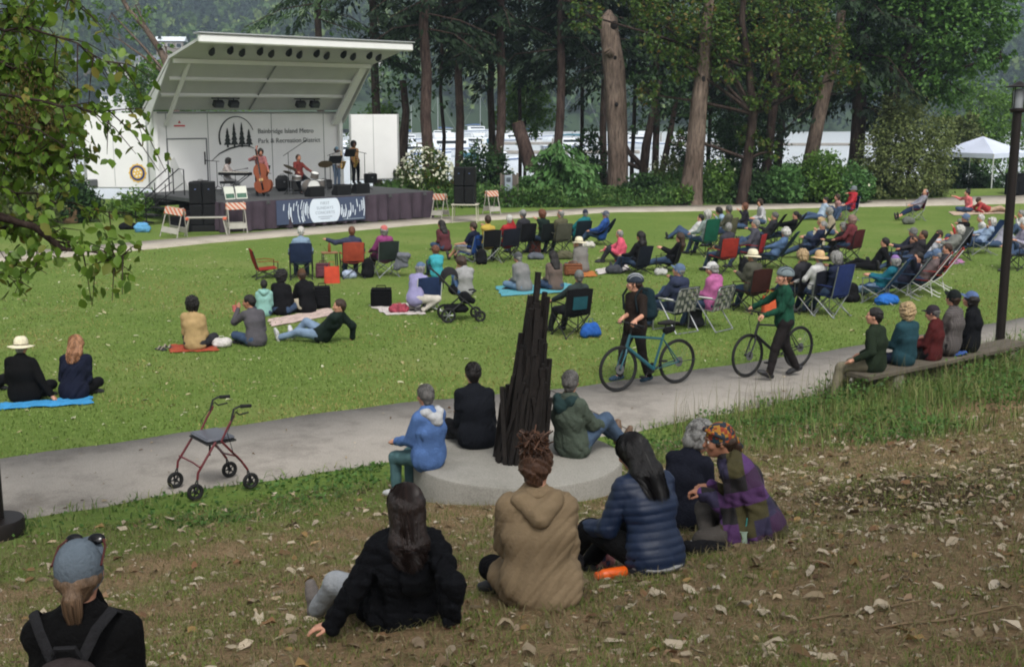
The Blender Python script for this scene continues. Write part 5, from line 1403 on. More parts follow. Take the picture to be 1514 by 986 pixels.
def ik(a, t, l1, l2, pole):
 a, t = Vector(a), Vector(t)
 d = t - a; L_ = d.length
 if L_ > (l1 + l2) * .995: t = a + d.normalized() * (l1 + l2) * .995; d = t - a; L_ = d.length
 L_ = max(L_, abs(l1 - l2) * 1.05 + .02)
 dn = d.normalized()
 x = (l1 * l1 - l2 * l2 + L_ * L_) / (2 * L_)
 hh_ = math.sqrt(max(l1 * l1 - x * x, 0))
 p = Vector(pole); p = p - dn * p.dot(dn)
 p = p.normalized() if p.length > 1e-5 else Vector((0, 0, 1))
 return a + dn * x + p * hh_, t
SKIN = M("skin_light", (.72, .53, .44), .55, .08, 6, spec=.3); SKIN2 = M("skin_tan", (.60, .42, .33), .55, .08, 6, spec=.3); SKIN3 = M("skin_brown", (.40, .27, .20), .55, .08, 6, spec=.3)
HGREY = hair_mat("hair_grey", (.55, .545, .53)); HWHITE = hair_mat("hair_white", (.78, .77, .74)); HDARK = hair_mat("hair_dark", (.10, .08, .07)); HBROWN = hair_mat("hair_brown", (.25, .17, .12)); HRED = hair_mat("hair_red", (.45, .25, .15)); HBLOND = hair_mat("hair_blond", (.72, .60, .42)); HAUB = hair_mat("hair_auburn", (.66, .45, .30)); HSALT = hair_mat("hair_salt", (.38, .37, .36))
SHOE_D = plastic((.12, .12, .13), .6); SHOE_W = plastic((.70, .70, .70), .6); SHOE_B = plastic((.36, .28, .21), .6)
JEANS = cloth((.24, .32, .44)); JEANL = cloth((.47, .57, .68)); BLK = cloth((.07, .07, .08), .3); NAVY = cloth((.13, .16, .26)); DKGREY = cloth((.20, .20, .22)); KHAKI = cloth((.47, .44, .36)); GREYP = cloth((.36, .36, .36)); CREAM = cloth((.76, .72, .62))
EYEW = M("eye_white", (.85, .83, .80), .25); EYED = M("eye_iris", (.13, .09, .06), .2)
POSES = {
 'chair': dict(hz=.50, lean=10, bend=-6, feet=((-.14, .60, .07), (.14, .60, .07)), knee=(0, .6, 1), hands=((-.27, .30, .64), (.27, .30, .64)), elbow=(0, -1, -.4), spread=.05),
 'lap': dict(hz=.50, lean=6, bend=-14, feet=((-.13, .60, .07), (.13, .60, .07)), knee=(0, .6, 1), hands=((-.09, .32, .66), (.09, .32, .66)), elbow=(0, -.8, -.6), spread=.05),
 'low': dict(hz=.30, lean=16, bend=-8, feet=((-.13, .70, .07), (.13, .70, .07)), knee=(0, .3, 1), hands=((-.24, .28, .48), (.24, .28, .48)), elbow=(0, -1, -.4), spread=.04),
 'recline': dict(hz=.36, lean=38, bend=-8, feet=((-.10, .92, .07), (.13, .80, .07)), knee=(0, .2, 1), hands=((-.10, .18, .60), (.10, .20, .60)), elbow=(0, -.6, -.8), spread=.05),
 'cross': dict(hz=.12, lean=-6, bend=-16, feet=((.15, .30, .06), (-.15, .36, .06)), knee=(1, .1, .25), hands=((-.12, .34, .25), (.12, .34, .25)), elbow=(0, -.8, -.6), spread=1),
 'knees': dict(hz=.12, lean=4, bend=-20, feet=((-.13, .50, .06), (.13, .52, .06)), knee=(0, .2, 1), hands=((-.10, .46, .34), (.10, .46, .34)), elbow=(0, -.6, -.7), spread=.15),
 'back': dict(hz=.12, lean=30, bend=-6, feet=((-.10, .84, .06), (.12, .78, .06)), knee=(0, .1, 1), hands=((-.25, -.36, .05), (.25, -.36, .05)), elbow=(0, -1, .2), spread=.08),
 'long': dict(hz=.12, lean=4, bend=-14, feet=((-.10, .86, .06), (.12, .84, .06)), knee=(0, .1, 1), hands=((-.12, .36, .24), (.12, .36, .24)), elbow=(0, -.8, -.5), spread=.08),
 'stand': dict(hz=.93, lean=0, bend=-3, feet=((-.12, .0, .07), (.12, .05, .07)), knee=(0, 1, 0), hands=((-.20, .22, 1.05), (.20, .22, 1.05)), elbow=(0, -1, -.4), spread=.02),
}
def frame3(f, u):
 f = Vector(f).normalized(); r_ = f.cross(Vector(u)).normalized(); u = r_.cross(f)
 return Matrix((r_, f, u)).transposed()
LAST = {}
_SM = {}
def strand_mat(hm):
 if hm.name not in _SM:
  e = hm.node_tree.nodes["Color Ramp"].color_ramp.elements
  f = lambda c, k: tuple(max(0, (12.92 * x if x <= .0031308 else 1.055 * x ** (1 / 2.4) - .055)) * k for x in c[:3])
  a, b_ = e[0].color, e[1].color
  _SM[hm.name] = leaf_mat("hair_strands", [f(a, .65), f(b_, .8), f(a, 1.0), f(b_, 1.12), f(a, .8)], .45, .08)
 return _SM[hm.name]
def strands(hk, hm, t, H, Hm, neckb, sx0, bk, d2, ln, s, hatted, seed):
 """locks laid over the hair's volume"""
 g = np.random.default_rng(seed); b = MB()
 vol = {'short': .012, 'thin': .008, 'bald': .006, 'long': .018, 'bob': .028, 'bun': .014, 'pony': .013, 'curly': .034, 'fluffy': .028, 'wavy': .022}[hk] + .001
 E = lambda az, po, k=1.0: H(math.sin(po) * math.sin(az) * (.076 + vol) * k, -.016 - math.sin(po) * math.cos(az) * (.096 + vol) * k, .036 + math.cos(po) * (.088 + vol) * k)
 if hk in ('long', 'wavy'):
  for _ in range(760):
   az = g.uniform(-2.1, 2.1); rj = g.normal() * .007; wob = .016 if hk == 'wavy' else .005; ph = g.uniform(0, 6.3)
   pts = [E(az, p_, 1 + rj * (p_ - .1) * 4 + g.normal() * .004) for p_ in (.15, .55, .95, 1.35, 1.7)] if not hatted else [E(az, p_) for p_ in (1.2, 1.5, 1.75)]
   xe = az / 2.0; l2 = ln - .12 + g.uniform(-.11, .05) - .03 * abs(xe)
   for q in (.35, .7, 1.0):
    ctr = neckb + bk * (.100 + .045 * q + rj) + sx0 * (xe * (.105 - .03 * q)) - d2 * (l2 * q) + bk * (.030 * (1 - xe * xe))
    pts.append(ctr + sx0 * (math.sin(q * 7 + ph) * wob) + bk * (math.cos(q * 6 + ph) * wob * .6))
   b.path(pts, [.0018] + [.0030] * (len(pts) - 2) + [.0006], 3, caps=False)
 elif hk == 'bun':
  for _ in range(300):
   az = g.uniform(-2.3, 2.3); po = g.uniform(1.2, 2.0)
   if abs(az) > 1.5: po = min(po, 1.45)
   p0 = E(az, po); e = H(g.normal() * .02, -.05 + g.normal() * .02, .115)
   b.path([p0, E(az * .8, po * .66, 1.01 + .01 * g.random()), E(az * .55, po * .34, 1.01), e], [.0012, .003, .0032, .002], 3, caps=False)
 elif hk == 'pony':
  for _ in range(160):
   a = g.uniform(0, 6.3); r_ = .030 * math.sqrt(g.random()); ph = g.uniform(0, 6.3)
   b.path([H(math.cos(a) * r_ * .6, -.112, -.002), H(math.cos(a) * r_ * 1.3, -.138 + math.sin(a) * r_, -.05), H(math.cos(a) * r_ * 1.2, -.135 + math.sin(a) * r_ * .8, -.11), H(math.cos(a) * r_ * .5 + .004 * math.sin(ph), -.12, -.19 - .02 * g.random())], [.0025, .0035, .003, .0008], 3, caps=False)
 else:
  for _ in range(420 if hk != 'thin' else 260):
   az = g.uniform(-2.2, 2.2); po = g.uniform(.05 if not hatted else 1.25, 1.75 if abs(az) < 1.4 else 1.3)
   da, dp_ = g.normal() * .25, .28 + .1 * g.random(); cu = {'fluffy': .03, 'curly': .035}.get(hk, .006)
   b.path([E(az, po, .985), E(az + da * .5, po + dp_ * .5, 1.01 + cu * g.random() * 3), E(az + da, po + dp_, .99 + cu * g.random())], [.0028, .0034, .0008], 3, caps=False)
 for v in range(len(b.v)): b.v[v] = tuple(Vector(b.v[v]) * s)
 b.build("hair_locks", strand_mat(hm), t, 60)
def person(label, loc, yaw, pose='chair', top=None, bottom=JEANS, hair=('short', HGREY), hat=None, skin=SKIN, shoes=SHOE_D, res=.026, seed=0, grp=None, scale=1.0, fat=1.0, sleeve='long',
     kind='shirt', floor=None, legs='long', face=False, fine=False, hood=None, tres=None, shoe_kind='shoe', **ov):
 P = dict(POSES[pose]); P.update(ov)
 g = np.random.default_rng(seed + 17)
 if floor is None and 'hands' not in ov and pose in ('chair', 'low', 'recline', 'cross', 'knees'):
  v = g.random(); h = P['hands']; z = P['hz']
  if v < .22: P['hands'] = (h[0], None)
  elif v < .40: P['hands'] = ((-.06, .26, z + .16), (.08, .24, z + .18))
  elif v < .52: P['hands'] = ((-.16, .30, z + .30), h[1])
  elif v < .60: P['hands'] = (None, (.12, .30, z + .22))
 if floor is None and 'feet' not in ov and pose == 'chair' and g.random() < .35: P['feet'] = ((-.14, .60, .07), (-.20, .46, .44)) if g.random() < .5 else ((.08, .62, .07), (-.06, .66, .10))
 loc = Vector(loc)
 t = thing("person", label, "person", loc, yaw, grp)
 s = scale
 def gl(p):
  """follow the ground under a hand or foot"""
  if floor is not None: return Vector(p)
  wx, wy = loc.x + p[0] * s * math.cos(yaw) - p[1] * s * math.sin(yaw), loc.y + p[0] * s * math.sin(yaw) + p[1] * s * math.cos(yaw)
  return Vector((p[0], p[1], p[2] + (ground(wx, wy) - loc.z) / s))
 jit = P.get('jit', 1.0)
 lean, bend, side_l = P['lean'] + g.normal() * 2.5 * jit, P['bend'] + g.normal() * 3 * jit, P.get('side', 0) + g.normal() * 4 * jit
 hip = Vector(P.get('hip', (0, 0, P['hz'])))
 if 'hip' not in P: hip.z = P['hz']
 def tdir(l, sd): return Vector((math.sin(R(sd)), -math.sin(R(l)), math.cos(R(l)))).normalized()
 d1, d2 = tdir(lean, side_l), tdir(lean + bend, side_l * 1.3)
 waist = hip + d1 * .16; chest = hip + d1 * .32; neckb = chest + d2 * .20
 tw = R(P.get('twist', 0))
 sx0 = Vector((math.cos(tw), math.sin(tw), 0)); sx0 = (sx0 - d2 * sx0.dot(d2)).normalized()
 sx0 = (Matrix.Rotation(-R(side_l), 3, 'Y') @ Vector((1, 0, 0))) if abs(P.get('twist', 0)) < 1 else sx0
 hx = Vector((1, 0, 0)); hx = (Matrix.Rotation(-R(P.get('hiproll', 0)), 3, 'Y') @ hx)
 sh = [neckb - d2 * .058 - sx0 * .152, neckb - d2 * .058 + sx0 * .152]
 hj = [hip - hx * .09, hip + hx * .09]
 hy, hp = P.get('head', (0, 0)); hy += g.normal() * 17 * jit; hp += g.normal() * 6 * jit
 bf = Vector((-math.sin(R(hy) + tw * .6), math.cos(R(hy) + tw * .6), 0)); hf = (bf * math.cos(R(hp)) + Vector((0, 0, 1)) * math.sin(R(hp))).normalized()
 ht = P.get('headtilt', 0)
 Hm = frame3(hf, (math.sin(R(ht)), 0, math.cos(R(ht)) )) if abs(hf.z) < .95 else frame3(hf, (0, 1, 0))
 headc = neckb + d2 * .07 + Hm @ Vector((0, .035, .098))
 H = lambda x, y, z: headc + Hm @ Vector((x, y, z))
 el, wr, kn, an, to = [], [], [], [], []
 for i in (0, 1):
  sg = -1 if i == 0 else 1
  tgt = P['hands'][i] or H(sg * .035, .135, -.16); tgt = gl(tgt) if tgt[2] < .16 else Vector(tgt)
  ep = P['elbow'][i] if isinstance(P['elbow'][0], (tuple, list)) else P['elbow']
  e, w_ = ik(sh[i], tgt, .285, .255, Vector((ep[0] * 1 + sg * .22, ep[1], ep[2]))); el.append(e); wr.append(w_)
  ft = gl(P['feet'][i])
  kp = P['knee'][i] if isinstance(P['knee'][0], (tuple, list)) else P['knee']
  if P['spread'] == 1: kp = (sg * abs(kp[0]), kp[1], kp[2])
  else: kp = (kp[0] + sg * P['spread'], kp[1], kp[2])
  k_, a_ = ik(hj[i], ft, .43, .41, kp); kn.append(k_); an.append(a_)
  td = P.get('toes')
  if td is not None: d_ = Vector(td[i])
  else:
   sd_ = (a_ - k_).normalized(); d_ = Vector((sg * .12, 1, 0)) if abs(sd_.z) > .75 else (Vector((sg * .25, .35, 1)))
   if P['spread'] == 1: d_ = Vector((-sg * .8, .55, -.05))
  to.append(a_ + d_.normalized() * .155 + (Vector((0, 0, -.035)) if td is None and abs(d_.normalized().z) < .5 else Vector()))
 f = fat
 covered_top = top is not None
 ct = -.012 if covered_top else 0.0; cb = -.012
 tb = [('torso', hj[0] * .55 + hj[1] * .45, hj[0] * .45 + hj[1] * .55, .112 * f, .112 * f, 1.3), ('torso', hip, waist, .112 * f, .100 * f, 1.22), ('torso', waist, chest, .100 * f, .108 * f, 1.30), ('torso', chest, neckb - d2 * .10, .108 * f, .090 * f, 1.42)]
 def torso(sd, inf, k=.05):
  for _, a, b, ra, rb, q in tb: sd.cap(a, b, ra + inf, rb + inf, k, sx0, q)
  sd.cap(sh[0] * .92 + sh[1] * .08, sh[1] * .92 + sh[0] * .08, .058 + inf, .058 + inf, .06)
  sd.cap(neckb - d2 * .05, neckb + d2 * .02, .078 + inf * .8, .060 + inf * .8, .05)
 def arms(sd, inf, to_=1.0, cut=None):
  ka = .012 if res < .016 else .035
  for i in (0, 1):
   sd.cap(sh[i], el[i], (.054 + inf) * (.5 + .5 * f), (.043 + inf) * (.5 + .5 * f), ka)
   if to_ > .5: sd.cap(el[i], el[i].lerp(wr[i], to_), .042 + inf, .042 + (.030 - .042) * to_ + inf * .9, ka)
 def legsf(sd, inf, to_=1.0):
  for i in (0, 1):
   sd.cap(hj[i], kn[i], (.088 + inf) * (.4 + .6 * f), .060 + inf, .04)
   if to_ > 0: sd.cap(kn[i], kn[i].lerp(an[i], to_), .058 + inf, .058 + (.04 - .058) * to_ + inf, .03)
 # ---- body
 B = Sdf(); torso(B, ct); arms(B, ct if sleeve == 'long' else 0.0); legsf(B, cb if legs == 'long' else -.004)
 for i in (0, 1): B.cap(an[i], to[i], .034, .026, .02)
 B.cap(neckb - d2 * .03, H(0, -.02, -.06), .058, .053, .03)
 hd = []
 for i in (0, 1):
  d_ = (wr[i] - el[i]).normalized(); hn = Vector(P['palm'][i]) if P.get('palm') else Vector((0, 0, -1))
  hdir = Vector(P['handdir'][i]) if P.get('handdir') and P['handdir'][i] is not None else d_ * .8 + Vector((0, .25, -.12))
  hd.append((hdir.normalized(), hn))
  if not fine:
   r_ = hdir.cross(hn).normalized() if hdir.cross(hn).length > .1 else Vector((1, 0, 0))
   B.cap(wr[i], wr[i] + hdir.normalized() * .09, .028, .03, .02, r_, 1.3); B.cap(wr[i] + hdir.normalized() * .08, wr[i] + hdir.normalized() * .155, .026, .015, .02, r_, 1.5)
   B.cap(wr[i] + hdir.normalized() * .03, wr[i] + hdir.normalized() * .08 - r_ * .045 * (1 if i else -1), .013, .011, .015)
  else: B.cap(wr[i] - d_ * .02, wr[i] + hdir.normalized() * .02, .029, .026, .02)
 def headsdf(q):
  q.ell(H(0, -.012, .032), Hm, (.074, .095, .088), .02); q.cap(H(0, .03, -.015), H(0, .052, -.085), .063, .034, .03, Hm @ Vector((1, 0, 0)), 1.08)
  q.cap(H(0, -.01, -.04), H(0, .02, -.06), .062, .05, .03)
  q.cap(H(-.03, .082, .022), H(.03, .082, .022), .011, .011, .02); q.cap(H(0, .088, .005), H(0, .108, -.030), .009, .0145, .012)
  for sg in (-1, 1):
   q.ell(H(sg * .032, .098, .003), Hm, (.017, .016, .012), .012, -1); q.ell(H(sg * .077, -.005, -.008), Hm, (.011, .02, .032), .008); q.ell(H(sg * .042, .066, -.028), Hm, (.024, .022, .022), .02)
  q.cap(H(-.02, .089, -.058), H(.02, .089, -.058), .0085, None, .01); q.cap(H(-.016, .088, -.069), H(.016, .088, -.069), .0085, None, .01)
 if res > .022: headsdf(B); parts = [B.mesh(res)]
 else:
  parts = [B.mesh(res)]
  q = Sdf(); headsdf(q); q.cap(neckb + d2 * .0, H(0, -.02, -.05), .058, .053, .03); parts.append(q.mesh(.0065 if face else .009))
 if fine:
  curl = P.get('curl', (.5, .5))
  for i in (0, 1):
   q = Sdf(); dd, nn = hd[i]; nn = (nn - dd * nn.dot(dd)).normalized(); rr_ = dd.cross(nn) * (1 if i == 0 else -1)   # towards the thumb
   w0 = wr[i]
   q.cap(w0, w0 + dd * .045, .027, .027, .02, rr_, 1.15); q.cap(w0 + dd * .04 + rr_ * .022, w0 + dd * .082 + rr_ * .026, .017, .0125, .015); q.cap(w0 + dd * .04 - rr_ * .020, w0 + dd * .076 - rr_ * .028, .017, .0125, .015); q.cap(w0 + dd * .05, w0 + dd * .082, .018, .014, .015)
   c_ = curl[i]
   for fx, ln in ((.030, .072), (.0105, .082), (-.0095, .076), (-.029, .060)):
    p0 = w0 + dd * (.082 - abs(fx) * .12) + rr_ * fx; a_ = 0
    for sg_, l_ in enumerate((.44, .31, .25)):
     a_ += c_ * (.7, 1.0, .7)[sg_]
     d_ = dd * math.cos(a_) + nn * math.sin(a_) + rr_ * fx * 1.5 * (1 - c_ * .6)
     p1 = p0 + d_.normalized() * ln * l_; q.cap(p0, p1, .0092 - .0008 * sg_, .0086 - .0010 * sg_, .004); p0 = p1
   p0 = w0 + dd * .022 + rr_ * .026; d_ = (dd * .62 + rr_ * .7 + nn * (.15 + .35 * c_)).normalized(); p1 = p0 + d_ * .042; q.cap(p0, p1, .0135, .0105, .012)
   d_ = (dd * .85 + rr_ * .2 + nn * (.15 + .5 * c_)).normalized(); q.cap(p1, p1 + d_ * .034, .0102, .0082, .004)
   parts.append(q.mesh(.0045))
 off = 0; VV, FF = [], []
 for v_, f_ in parts: VV.append(v_); FF.append(f_ + off); off += len(v_)
 V, Fc = np.concatenate(VV) * s, np.concatenate(FF)
 link("body", np_mesh("body", V, Fc), skin, t)
 # ---- clothes
 gr = min(res, tres or res)
 def garment(name, sd, m, res_=gr, noise=.004, nf=16, **kw):
  v_, f_ = sd.mesh(res_, noise, nf, seed + len(name), **kw)
  return link(name, np_mesh(name, v_ * s, f_), m, t)
 if top is not None:
  inf = {'shirt': .012, 'tee': .012, 'sweater': .015, 'jacket': .019, 'coat': .022, 'puffer': .024}[kind]
  T = Sdf(); torso(T, inf)
  a_len = {'long': 1.0, 'short': 0.0, 'elbow': .25, 'none': 0}[sleeve]
  if sleeve == 'long': arms(T, inf, .97)
  elif sleeve in ('short', 'elbow'):
   for i in (0, 1): T.cap(sh[i], sh[i].lerp(el[i], .75 if sleeve == 'short' else 1), .058 + inf, .052 + inf, .03)
  T.cap(hip - d1 * (.02), hip + d1 * .05, .122 * f + inf, .122 * f + inf, .04, hx, 1.38)
  if kind == 'coat':
   for i in (0, 1): T.cap(hj[i], hj[i].lerp(kn[i], .5), .10 + inf, .085 + inf, .06)
   T.cap(hip + Vector((0, -.05, .02)), hip + Vector((0, -.09, -.05)), .10, .09, .06, hx, 1.7)
  if P.get('extra_top'):
   for a, b, ra, rb in P['extra_top']: T.cap(a, b, ra, rb, .05)
  kw = {}
  if res < .016: kw['fold'] = tuple(d1 * .8 + sx0 * (.45 if seed % 2 else -.45)); kw['res_'] = min(gr, .0095)
  if kind == 'coat' and res < .016: kw['seam'] = [(neckb, sx0, .004, .006), (chest + d2 * .08, d2, .0035, .007)]
  if kind == 'puffer': kw['ribs'] = ((hip.x, hip.y, hip.z), tuple(d1), .056, .0045)
  nz = {'shirt': .004, 'tee': .004, 'sweater': .003, 'jacket': .005, 'coat': .0095, 'puffer': .003}[kind] * (1.15 if res < .016 else 1)
  tp = garment({'x': 0, 'shirt': "shirt", 'tee': "shirt", 'sweater': "sweater", 'jacket': "jacket", 'coat': "coat", 'puffer': "jacket"}[kind], T, top, noise=nz, nf=26 if res < .016 else 20, **kw)
  if kind in ('jacket', 'coat', 'puffer'):
   q = Sdf(); c0 = neckb + d2 * .015
   for k in range(9):
    a = k * math.pi * 2 / 9; a2 = a + math.pi * 2 / 9
    ex, ey = sx0 * .074, d2.cross(sx0) * .066
    q.cap(c0 + ex * math.cos(a) + ey * math.sin(a), c0 + ex * math.cos(a2) + ey * math.sin(a2), .02, .02, .02)
   v_, f_ = q.mesh(.01, .002, 20, seed); link("collar", np_mesh("collar", v_ * s, f_), top, tp)
  if P.get('hem') is not None:
   MB().path([(hip - d1 * .045 + hx * (math.cos(a) * (.158 * f + inf)) + Vector((0, 1, 0)) * (math.sin(a) * (.118 * f + inf))) * s for a in [2 * math.pi * j / 32 for j in range(32)]], .016, 8, closed=True).build("hem_band", P['hem'], tp)
  if hood is not None:
   q = Sdf(); bk = d2.cross(sx0); bk = -bk if bk.y > 0 else bk
   c0 = neckb + bk * .07 - d2 * .01
   q.cap(c0 - sx0 * .10, c0 + bk * .055 - d2 * .075, .045, .055, .05); q.cap(c0 + sx0 * .10, c0 + bk * .055 - d2 * .075, .045, .055, .05); q.cap(c0 - sx0 * .09 + d2 * .01, neckb - sx0 * .10 - bk * .02, .04, .03, .04); q.cap(c0 + sx0 * .09 + d2 * .01, neckb + sx0 * .10 - bk * .02, .04, .03, .04)
   v_, f_ = q.mesh(min(.014, gr), .006, 22, seed); link("hood", np_mesh("hood", v_ * s, f_), hood, tp)
 if bottom is not None:
  T = Sdf(); T.cap(hj[0] * .55 + hj[1] * .45, hj[0] * .45 + hj[1] * .55, .118 * f + .010, None, .05, hx, 1.35); T.cap(hip, waist, .118 * f + .009, .108 * f + .006, .05, hx, 1.28)
  legsf(T, .013, .96 if legs == 'long' else (.05 if legs == 'shorts' else .45))
  garment({'long': "trousers", 'shorts': "shorts", 'capri': "trousers"}[legs], T, bottom, noise=.004)
 if shoes is not None:
  for i in (0, 1):
   q = Sdf(); d_ = (to[i] - an[i]).normalized(); dn = Vector((0, 0, -1)) - d_ * Vector((0, 0, -1)).dot(d_); dn = dn.normalized() if dn.length > .1 else Vector((0, -1, 0))
   h0 = an[i] - d_ * .045 + dn * .03
   q.cap(an[i], an[i] + dn * .02, .046, .044, .02); q.cap(h0, to[i] + dn * .006 - d_ * .03, .040, .038, .02); q.cap(to[i] - d_ * .06, to[i] + d_ * .02, .040, .030, .02, dn.cross(d_), 1.25)
   v_, f_ = q.mesh(min(.014, res)); link(shoe_kind, np_mesh(shoe_kind, v_ * s, f_), shoes, t)
 # ---- hair
 hk, hm = hair
 if hk != 'none':
  q = Sdf(); vol = {'short': .011, 'thin': .007, 'bald': .006, 'long': .016, 'bob': .026, 'bun': .013, 'pony': .012, 'curly': .034, 'fluffy': .030, 'wavy': .020}[hk]
  hr = .012 if res > .022 else .008
  if hat: q.ell(H(0, -.016, -.005 if hk == 'pony' else .02), Hm, (.076 + vol * .4, .096 + vol * .4, .05 if hk == 'pony' else .066), .02)
  else: q.ell(H(0, -.016, .036), Hm, (.076 + vol, .096 + vol, .088 + vol), .02)
  q.cap(H(0, -.06, -.01), H(0, -.062, -.05), .062 + vol * .6, .05, .03, Hm @ Vector((1, 0, 0)), 1.1)
  if hk in ('bob', 'fluffy', 'curly'):
   for sg in (-1, 1): q.cap(H(sg * .06, -.03, .02), H(sg * .062, -.025, -.06), .04, .036, .03)
   q.cap(H(0, -.07, 0), H(0, -.075, -.075), .062, .05, .03, Hm @ Vector((1, 0, 0)), 1.3)
  bk = d2.cross(sx0); bk = -bk if bk.y > 0 else bk
  if hk in ('long', 'wavy'):
   ln = P.get('hairlen', .34)
   for sg in (-1, 0, 1):
    a = H(sg * .045, -.065, .02); b1 = neckb + sx0 * sg * .055 + bk * .085 - d2 * .0; c1 = neckb + sx0 * (sg * .05) + bk * .11 - d2 * (ln - .20)
    q.cap(a, b1, .052, .048, .05); q.cap(b1, c1, .048, .034, .06)
  if hk == 'bun':
   q.ell(H(0, -.05, .135), Hm, (.06, .06, .05), .015)
  if hk == 'pony':
   q.cap(H(0, -.105, .0), H(0, -.128, -.05), .018, .028, .012); q.cap(H(0, -.128, -.05), H(0, -.115, -.17), .028, .010, .02)
  fo = {'bald': (.05, .10), 'thin': (.06, .075)}.get(hk, (.0, .0))
  q.cap(H(0, .115, .02 + fo[0]), H(0, .09, -.13), .078 + fo[1] * .3, .085, .012, Hm @ Vector((1, 0, 0)), .92, -1)
  if hk == 'bald': q.ell(H(0, -.0, .125), Hm, (.07, .10, .06), .02, -1)
  LAST.update(H=H, Hm=Hm, s=s, t=t)
  amp, nf = {'curly': (.012, 60), 'fluffy': (.010, 45), 'bun': (.006, 60), 'wavy': (.004, 40), 'long': (.003, 50), 'bob': (.006, 40)}.get(hk, (.003, 60))
  v_, f_ = q.mesh(hr, amp, nf, seed + 5); link("hair", np_mesh("hair", v_ * s, f_), hm, t)
  if res < .0145: strands(hk, hm, t, H, Hm, neckb, sx0, bk, d2, P.get('hairlen', .34), s, bool(hat), seed)
  if hk == 'bun' and res < .022:
   b = MB(); gg = np.random.default_rng(9)
   for k in range(170):
    a = gg.uniform(0, 6.28); z = gg.uniform(-.04, .05); r0 = .055
    p0 = H(r0 * math.cos(a), -.05 + r0 * math.sin(a), .135 + z); dv = Vector(gg.normal(size=3)) * .03
    b.path([p0 - dv, p0 + dv * .5 + (p0 - H(0, -.05, .12)) * .22, p0 + dv * .9 - (p0 - H(0, -.05, .12)) * .1, p0 - dv * .4], [.004, .0045, .004, .001], 4)
   for v in range(len(b.v)): b.v[v] = tuple(Vector(b.v[v]) * s)
   b.build("curls", strand_mat(hm), t)
 # ---- headgear
 if hat:
  ht_, hmat = hat[0], hat[1]; b = MB()
  Hs = Hm
  if ht_ == 'cap': Hs = Hm @ Matrix.Rotation(R(19), 3, 'X')
  c0 = H(0, -.014, .0)
  if ht_ in ('cap', 'beanie', 'sunhat', 'brimhat', 'headscarf'):
   lo_ = {'cap': .032, 'beanie': .005, 'sunhat': .045, 'brimhat': .045, 'headscarf': .03}[ht_]
   rx, ry, top_ = .0885, .108, .135
   if ht_ in ('sunhat', 'brimhat'): rx, ry, top_ = .098, .115, .15
   pr = []
   for k in range(9):
    a = k / 8 * math.pi / 2; pr.append((max(.0005, math.cos(a) ** (.55 if ht_ in ('sunhat', 'brimhat') else .8)), lo_ + (top_ - lo_) * math.sin(a)))
   pr = [(pr[0][0] * .975, lo_ - (.058 if ht_ == 'cap' else .03))] + pr
   S3 = Hs @ Matrix.Diagonal(Vector((rx, ry, 1)))
   b.lathe(pr, 28, c0, S3)
   crown = b
   if ht_ == 'cap':
    rows = []
    for i in range(4):
     rr_ = i / 3; row = []
     for j in range(9):
      a = R(25 + 130 * j / 8); row.append(c0 + Hs @ Vector((math.cos(a) * (rx + .002 - rr_ * .006), math.sin(a) * (ry + .002) + rr_ * .075 * math.sin(a), lo_ - .012 - rr_ * .014 + .012 * math.sin(a))))
     rows.append(row)
    b.sheet(rows, .006)
   if ht_ in ('sunhat', 'brimhat'):
    bw = .085 if ht_ == 'sunhat' else .065; rows = []
    for i in range(4):
     rr_ = i / 3; rows.append([c0 + Hs @ Vector((math.cos(a) * (rx + rr_ * bw), math.sin(a) * (ry + rr_ * bw), lo_ - .028 - rr_ * .022 + .01 * math.sin(a * 2 + 1) * rr_)) for a in [2 * math.pi * j / 28 for j in range(29)]])
    b.sheet(rows, .006)
   if ht_ == 'headscarf':
    b.ball(H(.0, -.125, -.015), (.035, .03, .035), 10, Hs); b.path([H(0, -.13, -.02), H(.03, -.16, -.07), H(.02, -.15, -.13)], [.02, .028, .012], 8); b.path([H(-.094, -.01, .045), H(-.07, .07, .085), H(0, .10, .095), H(.07, .07, .085), H(.094, -.01, .045)], [.018] * 5, 8)
   nm = {'cap': "cap", 'beanie': "beanie", 'sunhat': "sun_hat", 'brimhat': "brimmed_hat", 'headscarf': "headscarf"}[ht_]
  else:
   pr = []
   for k in range(9):
    a = k / 8 * math.pi / 2; pr.append((max(.0005, math.cos(a) ** .8), .035 + .125 * math.sin(a)))
   pr = [(.9, .02)] + pr
   b.lathe(pr, 28, c0 + Hs @ Vector((0, -.01, .005)), Hs @ Matrix.Diagonal(Vector((.108, .142, 1)))); nm = "helmet"
  for v in range(len(b.v)): b.v[v] = tuple(Vector(b.v[v]) * s)
  ho = b.build(nm, hmat, t, 50)
  if ht_ == 'helmet':
   b = MB()
   for k in range(-2, 3):
    x = k * .036
    pts = []
    for j in range(7):
     a = R(25 + 130 * j / 6); rr_ = math.sqrt(max(0.05, 1 - (x / .115) ** 2))
     pts.append((c0 + Hs @ Vector((x, -.01 + math.cos(a) * .145 * rr_, .038 + math.sin(a) ** .9 * .128 * rr_))) * s)
    b.path(pts, [.003, .008, .010, .010, .010, .008, .003], 6)
   b.build("vent", hat[2] if len(hat) > 2 else BLACK, ho)
   b = MB()
   for sg in (-1, 1): b.path([H(sg * .09, .0, .03) * s, H(sg * .072, .02, -.06) * s, H(0, .04, -.118) * s], .005, 5)
   b.build("strap", BLACK, ho)
  elif len(hat) > 2 and ht_ != 'cap':
   b = MB(); b.path([(c0 + Hs @ Vector((math.cos(a) * .100, math.sin(a) * .117, .032))) * s for a in [2 * math.pi * j / 28 for j in range(28)]], .009, 6, closed=True, flat=.5); b.build("hat_band", hat[2], ho)
